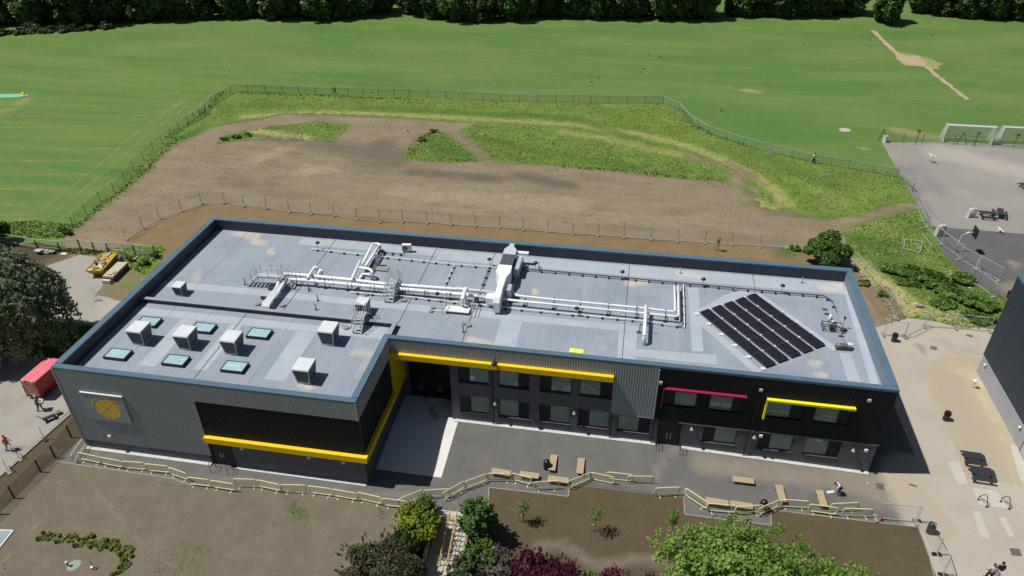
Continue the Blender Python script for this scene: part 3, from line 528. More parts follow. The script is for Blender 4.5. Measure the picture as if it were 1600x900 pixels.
# grass standing up on the rough ground
rg_m = leafmat('rough grass blades', (.135, .225, .040), (.21, .285, .06), dark=.75, trans=.55, spread=.3)
rg2_m = leafmat('lush grass blades', (.105, .21, .036), (.165, .26, .052), dark=.75, trans=.55, spread=.3)
dry_m = leafmat('dry grass blades', (.38, .36, .16), (.27, .29, .10), dark=.75, trans=.5, spread=.4)
allr = [(ring_poly, 34000), (isl1, 1600), (isl2, 1800), (isl3, 7000), (lowr, 7500)]
P = np.vstack([scatter(p, n) for p, n in allr])
dr = np.minimum(segdist(P, [(-22.98,73.42),(-17.2,75.86),(-8.77,77.8),(4.57,78.66),(17.83,78.62),(32.78,78.63),(43.22,76.09),(51.07,72.1),(55.58,67.97),(59.67,63.01),(62.14,58.26),(62.79,53.62)])/2.2,
     np.minimum(segdist(P, [(31.03,75.53),(37.3,73.81),(44.34,70.53),(50.97,68.41),(56.38,66.25),(57,62.59)])/3.0, segdist(P, [(69.13,40.24),(70.49,37.07),(71.05,35.24),(72.28,32.39)])/2.5))
thin = nr.random(len(P)) < np.clip(dr-.2, .12, 1)
tr_ = nr.random(len(P)) < .25*np.clip(1.6-dr, 0, 1)+.04
pn = np.sin(P[:, 0]*.5+np.sin(P[:, 1]*.7)*2)+np.sin(P[:, 1]*.9+1.3*np.sin(P[:, 0]*.31))
blades('rough_grass', P[thin & (pn <= .1)], .085, rg_m, .01, lean=1.5, w=.06)
blades('lush_grass', P[thin & (pn > .1)], .10, rg2_m, .01, lean=1.4, w=.06)
blades('dry_grass', P[tr_], .13, dry_m, .01, lean=1.1, w=.045)
PE = []
for pts in ([(-25.68,32.88),(-25.99,38.38),(-26.1,44.08),(-26.98,51.58),(-28.49,59.48),(-28.75,64.17)], [(-30.49,62.82),(-30.5,68.96),(-31.09,77.83),(-32.88,84.38),(-24.58,85.32),(-11.78,85.56),(2.3,86.38)], [(49.32,84.17),(53.74,78.29),(58.95,74.37)], [(-21.35,62.67),(-19.92,65.57),(-17.71,66.19)], [(9.52,61.82),(9.37,70.2),(10.77,72.06)], [(14.6,61.2),(19.33,61.72)], [(31.71,61.4),(39.98,61.83),(52.51,60.59),(55.15,61.01)]):
    for a, b in zip(pts, pts[1:]):
        n = int(7*math.dist(a, b)); t = nr.random(n)[:, None]
        PE.append(np.array(a)+(np.array(b)-np.array(a))*t+nr.normal(0, .35, (n, 2)))
blades('edge_weeds', np.vstack(PE), .20, leafmat('dark weed blades', (.09, .2, .025), (.14, .26, .035), trans=.4), .01, lean=.5, w=.08)
Pf = np.vstack([scatter([(-25.39,31.3),(-25.97,34.51),(-31.63,34.8),(-40.73,32.46),(-37.52,28.85)], 2500), scatter([(-18.93,29.85),(-11.58,31.35),(-10.74,25.12),(-14.93,27.24)], 900), scatter([(-23.16,9.5),(-20.5,14.8),(-12.26,15.59),(-8.84,15.37),(-6.98,11.16),(-9.72,10.21)], 3500)])
blades('verge_weeds', Pf, .14, rg2_m, .01, lean=.6, w=.07)
# clods and small stones lying on the dry soil
def clods(name, P, s, mat, z=.02):
    n = len(P); d = nr.normal(size=(n, 5, 3)); d /= np.linalg.norm(d, axis=2)[:, :, None]
    base = np.array([[1,0,0],[-.4,.9,0],[-.6,-.8,0],[0,0,.8]])
    S = (s*nr.uniform(.4, 1.5, n))[:, None, None]
    a = nr.uniform(0, 6.28, n); c, s_ = np.cos(a), np.sin(a)
    B = np.stack([np.stack([base[:, 0]*c[i]-base[:, 1]*s_[i], base[:, 0]*s_[i]+base[:, 1]*c[i], base[:, 2]], 1) for i in range(n)])
    V = B*S+np.column_stack([P, np.full(n, z)])[:, None, :]+nr.normal(0, .15, B.shape)*S
    F = np.array([[0,1,3],[1,2,3],[2,0,3]])[None]+4*np.arange(n)[:, None, None]
    me = bpy.data.meshes.new(name); me.from_pydata(V.reshape(-1, 3).tolist(), [], F.reshape(-1, 3).tolist()); me.materials.append(mat)
    return put(name, me, kind='stuff')
clods('soil_clods', scatter([(-24.89,33.01),(-27.12,57.2),(-19.23,70.45),(5.41,75.78),(14.46,74.32),(22.85,60.9),(54.16,58.99),(59.42,52.17),(70.25,51.29),(62.32,44.3),(32.22,43.94),(-4.44,43.7),(-17.79,32.86)], 9000), .055, M('clod soil', (.17,.135,.10), (.22,.175,.13), rough=.95, sc=3))
clods('garden_clods', np.vstack([scatter([(-1.76,-7.68),(-0.42,-2.3),(28.29,-2.03),(27.95,-7.14),(1.84,-12)], 1100), scatter([(34.1,0.82),(39.53,1.09),(65.12,2.39),(65.1,-0.87),(35.56,-4.26)], 1800)]), .03, M('garden clod', (.10,.08,.056), (.15,.125,.095), rough=.95, sc=3))
lit_m = M('pale litter', (.7,.7,.68), (.6,.6,.55), rough=.6)
clods('litter_specks', np.vstack([scatter([(70.51,48.81),(78.39,53.47),(81.91,35.16),(80.16,30.04),(70.53,30.36)], 60), scatter([(28.83,7.76),(62.66,7.57),(65.29,4.79),(40.3,3.16)], 14), scatter([(-100.91,111.26),(123.29,145.01),(102.88,88.26),(77.68,84.29),(48.37,98.79),(-77.37,83.03)], 70), scatter([(-7.58,29.89),(44.58,27.83),(38.6,20.22)], 1)]), .09, lit_m, .04)

# concrete entrance apron and the white plinth strips belong to the setting
def apron_h(V): return hfront(V)
sheet('entrance_slab', [(24.4, 1.62), (29.80, 1.62), (29.80, 10.2), (24.4, 10.2)], .022, ground('pale entrance concrete', (.60,.60,.58), (.66,.66,.64), .6, cb=(.3,.28,.24), bump=.05, fine=(1.02,.96)), grid=.5, step=.5, hf=hfront,
      marks=[([(27.19,8.67),(27.77,7.56)], .5, 'B', .9), ([(26.14,7.32),(26.8,6.95)], .3, 'B', .5)])

# ================================================================== MAIN BUILDING
LX, WY, X1, Y1, HP, RZ = 63.04, 24.65, 24.36, 7.72, 8.6, 7.40
bld = thing('school_building', 'two-storey grey and black flat-roofed building with yellow band, filling the middle', 'building', (0, 0, 0))
def gzf(x): return .48*max(0, min(1, (63.0-x)/17.))
# masonry core walls (outer skin stands on their faces)
m = MB()
m.box(0, 0.3, 0, .35, WY, 8.45).box(.35, WY-.35, 0, LX-.35, WY, 8.45).box(LX-.35, Y1+.3, 0, LX, WY, 8.45)
m.build('outer_wall', navy_m, bld)
# front skins
def holed_wall(name, x0, x1, z0, z1, y, ops, mat, depth=.14, t=.3, z0f=None, parent=bld):
    xs = sorted({x0, x1, *[o[0] for o in ops], *[o[1] for o in ops]}); zs = sorted({z0, z1, *[o[2] for o in ops], *[o[3] for o in ops]})
    m = MB()
    for a, b in zip(xs, xs[1:]):
        for c, d in zip(zs, zs[1:]):
            mx, mz = (a+b)/2, (c+d)/2
            if any(o[0] < mx < o[1] and o[2] < mz < o[3] for o in ops): continue
            m.quad((a, y, c), (b, y, c), (b, y, d), (a, y, d)); m.quad((a, y+t, c), (a, y+t, d), (b, y+t, d), (b, y+t, c))
    for a, b, c, d in ops:
        m.quad((a, y, c), (a, y+t, c), (a, y+t, d), (a, y, d)).quad((b, y, c), (b, y, d), (b, y+t, d), (b, y+t, c))
        m.quad((a, y, c), (b, y, c), (b, y+t, c), (a, y+t, c)).quad((a, y, d), (a, y+t, d), (b, y+t, d), (b, y, d))
    return m.build(name, mat, parent)
def cladding(p0, p1, z0, z1, mat, ops=(), pitch=.2, dep=.045, name='ribbed_cladding'):
    """trapezoidal ribbed sheet between two plan points, ribs upright, outward to the right-hand side of p0->p1"""
    p0, p1 = Vector(p0), Vector(p1); L = (p1-p0).length; d = (p1-p0)/L; n_ = Vector((d.y, -d.x)); m = MB()
    k = max(1, round(L/pitch)); w = L/k
    for i in range(k):
        s0 = i*w; segs = [(z0, z1)]
        for a, b, c, e in ops:
            if a-.02 < s0+w/2 < b+.02: segs = [q for (u, v) in segs for q in ((u, min(v, c)), (max(u, e), v)) if q[1]-q[0] > .01]
        prof = [(0, .008), (.10, .008), (.28, dep), (.72, dep), (.90, .008), (1, .008)]
        for u, v in segs:
            for (a, ha), (b, hb) in zip(prof, prof[1:]):
                A = p0+d*(s0+a*w)+n_*ha; B = p0+d*(s0+b*w)+n_*hb
                m.quad((A.x, A.y, u), (B.x, B.y, u), (B.x, B.y, v), (A.x, A.y, v))
    return m.build(name, mat, bld)
# wing front
m = MB(); m.box(0, 0, .98, 11.40, .3, 8.45).box(11.4, .06, 2.35, X1, .3, 8.45).box(11.4, 0, 6.8, X1, .06, 8.45)
m.build('backing_wall', navy_m, bld)
MB().box(.06, .05, 0, 11.2, .3, .98).build('brick_plinth', brick_m, bld)
MB().box(13.28, .05, 0, X1-.03, .3, 2.9).build('brick_wall', brick_m, bld)
cladding((0, 0), (11.4, 0), .98, 8.42, grey_cl); cladding((11.4, -.003), (X1, -.003), 6.8, 8.42, grey_cl)
cladding((11.4, .05), (X1, .05), 3.2, 6.8, black_cl)
m = MB().bar((.02, -.02, .98), (.02, -.02, 8.45), .12); m.build('corner_flashing', grey_cl, bld)
MB().bar((X1+.0, -.0, 6.8), (X1+.0, 0, 8.45), .14).build('corner_flashing', grey_cl, bld)
# wing side (facing right)
MB().box(X1-.35, .3, 0, X1-.06, Y1+.3, 8.45).build('side_wall', navy_m, bld)
MB().box(X1-.06, .32, 0, X1, 10.1, 2.9).build('brick_wall', brick_m, bld)
cladding((X1, .02), (X1, Y1), 6.8, 8.42, grey_cl); cladding((X1-.05, .32), (X1-.05, Y1-.4), 3.2, 6.8, black_cl)
# yellow trims
def trim(m_, x0, y0, z0, x1, y1, z1, name='yellow_band'):
    ax = 0 if x1-x0 > y1-y0 else 1; a, b = ((x0, x1), (y0, y1))[ax]; n = max(1, round((b-a)/3.0))
    for i in range(n):
        u, v = a+(b-a)*i/n, a+(b-a)*(i+1)/n-(.012 if i < n-1 else 0)
        MB().box(*((u, y0, z0, v, y1, z1) if ax == 0 else (x0, u, z0, x1, v, z1))).build(name, m_, bld)
trim(yellow_m, 11.38, -.32, 2.70, X1+.33, .045, 3.24)
trim(yellow_m, X1+.003, .048, 2.70, X1+.33, 7.35, 3.24)
trim(yellow_m, X1+.003, 7.353, 2.70, X1+.33, 10.08, 6.72, 'yellow_side_panel')
trim(yellow_m, X1+.05, 7.36, 6.74, 42.50, 7.71, 7.24)
# main front
ops_b = [(30.0,32.55,4.75,6.38),(33.32,35.88,4.72,6.36),(36.7,39.25,4.72,6.34),(39.88,42.46,4.72,6.34),
         (30.0,32.55,1.45,3.35),(33.32,35.88,1.42,3.35),(36.7,39.25,1.4,3.32),(39.9,42.45,1.4,3.28)]
holed_wall('brick_wall', 29.3, 42.53, 0, 6.9, Y1, ops_b, brick_m)
holed_wall('brick_wall', 42.53, 46.38, 0, 3.22, Y1, [(43.12,45.74,1.38,3.08)], brick_m)
ops_r = [(49.92,52.55,1.24,2.98),(54.2,56.86,1.18,2.95),(57.72,60.42,1.14,2.93)]
holed_wall('brick_wall', 48.22, 62.96, 0, 3.05, Y1, ops_r, brick_m)
MB().box(29.3, Y1+.3, 0, 29.6, 10.1, 7.2).box(X1, 7.72, 6.9, 42.5, 7.95, 8.45).build('backing_wall', navy_m, bld)
cladding((X1+.0, Y1), (42.53, Y1), 7.24, 8.42, grey_cl)
MB().box(42.53, Y1+.004, 3.22, LX-.01, Y1+.1, 4.62).box(42.53, Y1+.004, 6.3, LX-.01, Y1+.1, 8.45).build('backing_wall', navy_m, bld)
cladding((42.53, Y1), (45.72, Y1), 3.22, 8.42, grey_cl); 
MB().bar((45.74, Y1-.03, 3.2), (45.74, Y1-.03, 8.42), .09).build('corner_flashing', grey_cl, bld)
ops_u = [(46.42,49.05,4.68,6.25),(49.98,52.62,4.66,6.25),(54.22,56.95,4.62,6.22),(57.78,60.46,4.6,6.2)]
holed_wall('black_backing', 45.78, LX-.01, 3.05, 8.45, Y1+.012, ops_u, black_cl, t=.28)
cladding((45.78, Y1), (LX-.01, Y1), 3.06, 8.42, black_cl, [(a-45.78, b-45.78, c, d) for a, b, c, d in ops_u])
cladding((LX, Y1+.02), (LX, WY-.02), 3.0, 8.42, black_cl)
# sills and lintel flashings
MB().box(47.9, Y1-.05, 3.03, LX, Y1+.01, 3.07).build('flashing', grey_cl, bld)
MB().box(42.5, Y1-.06, 3.18, 46.3, Y1+.01, 3.23).build('flashing', grey_cl, bld)
# entrance recess
MB().box(X1-.05, 10.1, 0, 25.0, 10.3, 7.2).build('recess_wall', brick_m, bld); MB().box(28.62, 10.1, 0, 29.3, 10.3, 7.2).build('recess_wall', brick_m, bld)
MB().box(25.0, 10.16, .3, 28.62, 10.3, 7.2).build('entrance_backing', black_cl, bld)
MB().box(X1-.05, 7.96, 6.9, 29.6, 10.3, 7.1).build('soffit', navy_m, bld)
def door(x0, x1, z0, z1, y, n=2, label=None, mat=frame_m):
    f = MB(); w = (x1-x0)
    f.box(x0, y-.02, z0, x0+.08, y+.1, z1).box(x1-.08, y-.02, z0, x1, y+.1, z1).box(x0+.08, y-.02, z1-.1, x1-.08, y+.1, z1)
    o = f.build('door', mat, bld, label=label)
    for i in range(n):
        a = x0+.1+(w-.2)*i/n; b = a+(w-.2)/n-.02
        MB().box(a, y+.03, z0+.02, b, y+.08, z1-.12).build('door_leaf', mat, o)
        hx = b-.12 if i % 2 == 0 else a+.12
        MB().bar((hx, y-.05, z0+.9), (hx, y-.05, z0+1.5), .035).bar((hx, y-.05, z0+.95), (hx, y+.04, z0+.95), .03).bar((hx, y-.05, z0+1.45), (hx, y+.04, z0+1.45), .03).build('door_handle', galv_m, o)
    return o
door(11.45, 13.26, 0.05, 2.62, .03, 2, 'black double door under the yellow band')
door(46.42, 48.2, .26, 3.02, Y1+.02, 2, 'black double door beside the crimson canopy')
o = door(25.0, 28.6, .48, 3.0, 10.04, 4, 'black glazed entrance doors in the shaded recess')
m = MB()
for x in (25.0, 25.9, 26.8, 27.7, 28.55): m.box(x, 10.03, 3.0, x+.06, 10.14, 6.9)
for z in (3.9, 5.2, 6.5): m.box(25.06, 10.05, z, 28.55, 10.13, z+.06)
m.build('curtain_wall_frame', frame_m, bld)
for i in range(4):
    for z in (3.05, 3.97, 5.27): MB().quad((25.07+.9*i, 10.10, z), (25.88+.9*i, 10.10, z), (25.88+.9*i, 10.10, z+(.82 if z < 3.5 else 1.2)), (25.07+.9*i, 10.10, z+(.82 if z < 3.5 else 1.2))).build('glass_pane', glass('dark lobby glass', (.012, .014, .016), 1.5) if i+z == 3.05 else bpy.data.materials['dark lobby glass'], bld)
# windows: frame with infill panel and pane
cards_m = M('pale paper', (.30, .38, .36), (.26, .33, .31), rough=.5)
blind_m = M('dusty teal blind', (.10, .15, .145), (.12, .17, .16), rough=.6)
def window(x0, x1, z0, z1, side, y=Y1+.09, cards_n=0, pw=.93):
    fr = MB(); t = .06
    fr.box(x0, y, z0, x1, y+.09, z0+t+.03).box(x0, y, z1-t, x1, y+.09, z1).box(x0, y, z0+t+.03, x0+t, y+.09, z1-t).box(x1-t, y, z0+t+.03, x1, y+.09, z1-t)
    g0, g1 = (x0+pw, x1-t) if side == 'L' else (x0+t, x1-pw)
    sx = x0+pw-.05 if side == 'L' else x1-pw; fr.box(sx, y-.005, z0+t+.03, sx+.05, y+.085, z1-t)
    o = fr.build('window', frame_m, bld)
    a, b = (x0+t, sx) if side == 'L' else (sx+.05, x1-t)
    MB().box(a, y+.01, z0+t+.03, b, y+.05, z1-t).build('infill_panel', panel_m, o)
    MB().quad((g0, y+.05, z0+t+.03), (g1, y+.05, z0+t+.03), (g1, y+.05, z1-t), (g0, y+.05, z1-t)).build('glass', glass_m, o)
    MB().box(x0-.02, Y1-.05, z0-.04, x1+.02, Y1+.1, z0-.002).build('sill', frame_m, o)
    if cards_n:
        for i in range(cards_n):
            u = g0+.04+(g1-g0-.08)*i/cards_n
            MB().quad((u+.02, y+.046, z0+.12), (u+(g1-g0)/cards_n-.05, y+.046, z0+.12), (u+(g1-g0)/cards_n-.05, y+.046, z0+.40), (u+.02, y+.046, z0+.40)).build('window_card', cards_m, o)
    return o
sides = 'LRLR' 
for i, q in enumerate(ops_b[:4]): window(*q, sides[i])
for i, q in enumerate(ops_b[4:]): window(*q, 'LRLL'[i], cards_n=5 if i >= 2 else 0)
window(43.12,45.74,1.38,3.08,'R', cards_n=5)
for i, q in enumerate(ops_r): window(*q, 'LLR'[i])
for i, q in enumerate(ops_u): window(*q, 'LRRR'[i])
# hoods
h = MB().box(46.38, Y1-.30, 6.52, 52.62, Y1-.05, 6.61).build('crimson_hood', red_m, bld)
MB().box(46.36, Y1-.14, 4.5, 46.42, Y1-.05, 6.5).build('crimson_hood_side', red_m, bld)
MB().box(54.08, Y1-.34, 6.47, 60.48, Y1-.05, 6.64).build('yellow_hood', lemon_m, bld); MB().box(54.08, Y1-.30, 4.6, 54.2, Y1-.05, 6.47).build('yellow_hood_side', lemon_m, bld)
# white plinth strips in lengths
def plinth(x0, x1, y, zf, name='plinth_slab'):
    n = max(1, round((x1-x0)/1.2)); 
    for i in range(n):
        a = x0+(x1-x0)*i/n; b = x0+(x1-x0)*(i+.985)/n; za, zb = zf(a), zf(b)
        MB().hexa([(a, y-.30, za-.2), (b, y-.30, zb-.2), (b, y, zb-.2), (a, y, za-.2)], [(a, y-.30, za+.10), (b, y-.30, zb+.10), (b, y-.002, zb+.12), (a, y-.002, za+.12)]).build(name, plinth_m, bld)
plinth(.05, 11.2, .045, lambda x: 0); plinth(13.4, X1-.1, .045, lambda x: 0)
plinth(29.5, 46.35, Y1, gzf); plinth(48.3, 63.0, Y1, gzf)
# coping pieces round every parapet
def coping_run(a, b, inn, w=.50, L=3.0):
    a, b = Vector(a), Vector(b); d = (b-a).normalized(); n = max(1, round((b-a).length/L)); q = Vector(inn)
    for i in range(n):
        p0 = a+(b-a)*i/n; p1 = a+(b-a)*(i+1)/n-d*.012
        o0, o1, i0, i1 = p0-q*.05, p1-q*.05, p0+q*(w-.02), p1+q*(w-.02)
        lo = [(o0.x, o0.y, 8.40), (o1.x, o1.y, 8.40), (i1.x, i1.y, 8.44), (i0.x, i0.y, 8.44)]
        hi = [(o0.x, o0.y, 8.62), (o1.x, o1.y, 8.62), (i1.x, i1.y, 8.575), (i0.x, i0.y, 8.575)]
        MB().hexa(lo, hi).build('coping', coping_m, bld)
W_ = .5
coping_run((.0, 0), (X1+.05, 0), (0, 1)); coping_run((X1, W_), (X1, Y1+W_-.02), (-1, 0)); coping_run((X1+.052, Y1), (LX+.05, Y1), (0, 1))
coping_run((LX, Y1+W_), (LX, WY-W_), (-1, 0)); coping_run((-.05, WY), (LX+.05, WY), (0, -1)); coping_run((0, W_), (0, WY-W_), (1, 0))
# parapet linings with visible joints every few metres
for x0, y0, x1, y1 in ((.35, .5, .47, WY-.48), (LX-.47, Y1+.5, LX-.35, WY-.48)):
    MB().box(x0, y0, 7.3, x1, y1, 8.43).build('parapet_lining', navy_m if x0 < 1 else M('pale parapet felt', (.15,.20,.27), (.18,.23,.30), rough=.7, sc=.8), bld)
nx = 34
for i in range(nx):
    a = .47+(LX-.94)*i/nx; b = .47+(LX-.94)*(i+1)/nx-.015
    MB().box(a, WY-.47-.006*(i % 2), 7.3, b, WY-.35, 8.43).build('parapet_panel', navy_m, bld)
MB().box(.47, .3, 7.2, X1-.5, .47, 8.3).box(X1-.48, .3, 7.2, X1-.36, Y1+.4, 8.3).box(X1-.36, Y1+.3, 7.2, LX-.47, Y1+.45, 8.3).build('parapet_lining', navy_m, bld)
# roof deck
rpoly = [(.47, .45), (X1-.45, .45), (X1-.45, Y1+.42), (LX-.45, Y1+.42), (LX-.45, WY-.46), (.47, WY-.46)]
stains = [([(2.92,23.67),(5.06,23.61),(4.98,23.06)], .9, 'R', .8), ([(5.66,22.38),(6.42,22.24)], .9, 'R', .8), ([(7.74,21.17),(8.19,20.49)], .6, 'R', .9), ([(2.67,16.7),(3.42,14.55)], .8, 'R', .6),
 ([(21.44,23.4),(24.05,23.45)], .8, 'R', .8), ([(30.55,10.14),(31.91,10.1)], .6, 'R', .8), ([(43.25,20.74),(44.4,21.26)], .8, 'R', .9), ([(34.96,17.67),(34.85,18.4)], .45, 'R', 1.0),
 ([(41.1,12.32),(41.22,10.6)], .5, 'R', .7), ([(47.62,23.24),(49.37,23.07)], .6, 'R', .9), ([(60.74,22.85),(62.23,23.42)], 1.0, 'R', .6), ([(22.16,9.64),(23.03,5.53),(23.06,3.97)], .7, 'R', .4),
 ([(21.47,6.92),(23.56,7.09)], .6, 'R', .7), ([(19.05,2.32),(20.1,2.27)], .5, 'R', .9), ([(57.85,11.46),(58.37,11.7)], .7, 'R', .8), ([(57.88,10.12),(58.35,10.13)], .6, 'R', .8),
 ([(27.79,9.24),(34.09,9.85)], .5, 'R', .6), ([(35.84,25.74),(39.63,25.74)], 1.0, 'G', .6), ([(26.61,18.35),(28.71,19.81)], 2, 'R', .3), ([(39.25,19.33),(39.37,18.08)], .4, 'R', .5), ([(43.2,14.95),(43.54,13.17)], .5, 'R', .5),
 ([(13.2,24),(18.74,23.6)], 1.2, 'R', .5), ([(6.55,3.62),(9.51,3.29),(17.68,3.07)], 2, 'B', .3), ([(39.06,12.43),(43.32,12.24)], 2.5, 'B', .5), ([(46.43,12.76),(49.51,12.4),(44.43,9.88)], 2, 'B', .4), ([(51.89,10.31),(56.61,9.53)], 2, 'B', .5),
 ([(37.3,18.48),(45.87,18.33)], 2, 'B', .4), ([(49.83,20.01),(52.7,21)], 1, 'B', .5), ([(55.42,20.41),(59.11,19.5)], 1.2, 'B', .5), ([(28.18,12.01),(32.65,11.83)], 1.5, 'B', .4)]
rs = sheet('roof', rpoly, RZ, roof_m, grid=.55, step=.8, marks=stains, kind=None, parent=bld)
def flat(name, pts, z, mat, **k): return sheet(name, pts, RZ+z, mat, grid=.6, step=.8, kind=None, parent=bld, **k)
def rect(x0, y0, x1, y1): return [(x0, y0), (x1, y0), (x1, y1), (x0, y1)]
smk = [([(21.44,23.4),(24.05,23.45),(38.06,22.48)], .6, 'R', .4), ([(60.74,22.85),(62.23,23.42)], 1.0, 'R', .8), ([(47.62,23.24),(49.37,23.07)], .6, 'R', .9)]
flat('walkway_strip', rect(.5, 13.3, 44.2, 14.25), .004, strip_m)
flat('walkway_strip', rect(24.5, 22.0, 62.3, 23.9), .004, strip_m, marks=smk)
flat('walkway_strip', rect(10., 22.6, 24.4, 23.9), .004, strip_m, marks=smk)
flat('walkway_strip', rect(32.6, 8.3, 34.4, 13.25), .004, strip_m)
flat('walkway_strip', rect(42.6, 8.3, 44.1, 13.25), .004, strip_m)
flat('walkway_strip', [(48.44,20.84),(49.36,20.99),(49.43,11.62),(48.52,11.47)], .006, strip_m)
flat('walkway_strip', [(44.29,11.11),(50.47,11.29),(50.4,10.06),(43.41,10.04)], .009, strip_m)
flat('walkway_strip', [(51.51,20.08),(53.6,21.68),(54.43,21.61),(60.19,13.74),(59.72,13.32),(59.24,14.01),(54.09,20.92),(49.37,16.73),(53.78,9.83),(53.26,9.36),(48.86,15.89),(48.89,17.04)], .012, strip_m)
flat('walkway_strip', [(60.14,13.23),(61.03,13.29),(61.09,9.74),(60.16,9.74)], .006, strip_m)
flat('walkway_strip', [(62.4,23.45),(63.03,23.23),(62.33,9.72),(61.75,9.63),(62.13,20)], .010, strip_m)
flat('walkway_strip', rect(.5, 8.9, 22.0, 9.9), .004, strip_m); flat('walkway_strip', rect(5.3, 2.6, 6.7, 8.85), .004, strip_m); flat('walkway_strip', rect(9.9, 2.8, 11.0, 8.85), .004, strip_m)
flat('walkway_strip', rect(15.9, 2.6, 17.6, 8.85), .004, strip_m); flat('walkway_strip', rect(19.8, 8.9, 23.4, 10.55), .006, strip_m)
joint_m = M('dark seam', (.07, .085, .11), rough=.7)
for x, ya, yb in ((13.45, 11.0, 24.1), (29.9, 8.3, 24.1), (43.0, 8.3, 24.1), (54.4, 17.0, 24.1), (10.5, .6, 10.5), (24.0, 11.2, 24.1)):
    MB().box(x, ya, RZ+.013, x+.05, yb, RZ+.024).build('roof_seam', joint_m, bld)
for x in (3.9, 7.4, 14.9, 19.2, 27.2, 36.9, 40.1, 47.0, 50.4, 57.9):
    y_ = 8.3 if x > 24 else .6
    for ya, yb in ((y_, 10.4), (11.1, 24.)): MB().box(x, ya, RZ+.0135, x+.03, yb, RZ+.018).build('felt_lap', strip_m, bld)
# upstand between the wing roof and the main roof
up_m = M('upstand felt', (.27,.30,.36), (.31,.34,.40), rough=.65, sc=.8)
MB().box(.5, 10.62, 7.3, 24.05, 10.88, 7.80).box(23.78, 8.25, 7.3, 24.05, 10.62, 7.80).build('roof_upstand', navy_m, bld)
MB().box(.5, 10.58, 7.80, 24.1, 10.93, 7.86).box(23.74, 8.25, 7.80, 24.1, 10.58, 7.86).build('upstand_cap', up_m, bld)
# skylights
for x, y in ((2.15, 2.75), (7.2, 2.78), (12.2, 2.8), (2.06, 7.2), (7.14, 7.15), (12.15, 7.2)):
    w, d = 1.85, 1.2; z = RZ+.02
    f = MB(); f.box(x, y, z-.05, x+w, y+.07, z+.26).box(x, y+d-.07, z-.05, x+w, y+d, z+.26).box(x, y+.07, z-.05, x+.07, y+d-.07, z+.26).box(x+w-.07, y+.07, z-.05, x+w, y+d-.07, z+.26)
    f.box(x+.07, y+.07, z-.05, x+w-.07, y+d-.07, z+.1)
    o = f.build('skylight', frame_m, bld); MB().box(x+.07, y+.07, z+.18, x+w-.07, y+d-.07, z+.235).build('glass', sky_glass, o)
# yellow board lying on the roof edge, logo sign
# (board and other roof kit follow as things of their own)
# wall lights, cameras, downpipes
for x in (32.83, 42.6, 45.98, 53.35):
    z0 = gzf(x)+.05; MB().tube([(x, Y1-.1, z0), (x, Y1-.1, 6.7 if x < 42 else (3.3 if x < 46 else 3.0)), ] if x < 46 or x > 50 else [(x, Y1-.1, z0), (x, Y1-.1, 3.3)], .05, 6).build('downpipe', frame_m, bld)
MB().tube([(53.45, Y1-.12, 3.0), (53.45, Y1-.12, 6.9)], .035, 6).build('downpipe', frame_m, bld)
MB().tube([(45.9, Y1-.12, 3.2), (45.9, Y1-.12, 8.3)], .06, 6).build('downpipe', grey_cl, bld)
for x, z in ((33.05, 3.15), (39.6, 3.1), (49.0, 2.85), (53.85, 2.72), (61.3, 2.55), (30.1, 4.15)):
    if z > 4: continue
    o = MB().cyl((x, Y1-.20, z-.22), .15, .24, 10, .04).build('wall_light', galv_m, bld); MB().bar((x, Y1-.2, z+.02), (x, Y1, z+.05), .05).build('light_arm', frame_m, o)
for x, y, z in ((14.4, -.12, 2.45), (19.9, -.12, 2.4), (22.7, -.12, 2.35), (2.8, -.12, 1.85), (54.3, Y1-.12, 2.75), (62.2, Y1-.12, 2.5), (46.1, Y1-.14, 7.1), (53.5, Y1-.14, 7.4), (61.2, Y1-.14, 7.5)):
    o = MB().box(x-.12, y-.14, z-.1, x+.12, y, z+.12).build('floodlight', white_m if z < 7 else galv_m, bld); MB().bar((x, y, z), (x, y+.14, z), .05).build('bracket', frame_m, o)
o = MB().dome((33.1, 7.2, 7.5), .22, .22, 12, 4, True).build('camera_dome', blk_m, bld); MB().bar((33.1, 7.2, 7.5), (33.1, 7.7, 7.55), .08).build('bracket', blk_m, o)
for x, y in ((11.6, -.55), (13.1, -.6), (46.4, 7.2), (48.3, 7.15), (26.4, 9.6), (28.4, 9.5)):
    zb = .45 if y > 0 else 0
    if y > 9: zb = .5
    t = thing('door_hoop', 'x', 'guard rail', (x, y, zb))
    MB().tube([(0, .3, 0), (0, .3, 1.0), (0, -.35, 1.0), (0, -.35, 0)], .028, 6).build('hoop', frame_m, t); MB().tube([(0, .3, .5), (0, -.35, .5)], .02, 6).build('mid_rail', frame_m, t)
    t['group'] = 'black door guard hoops'
    t['label'] = {11.6: 'black guard hoop left of the door under the front yellow band', 13.1: 'black guard hoop right of the door under the front yellow band', 46.4: 'black guard hoop left of the black door by the crimson hood', 48.3: 'black guard hoop right of the black door by the crimson hood', 26.4: 'black guard hoop at the left of the shaded entrance', 28.4: 'black guard hoop at the right of the shaded entrance'}[x]
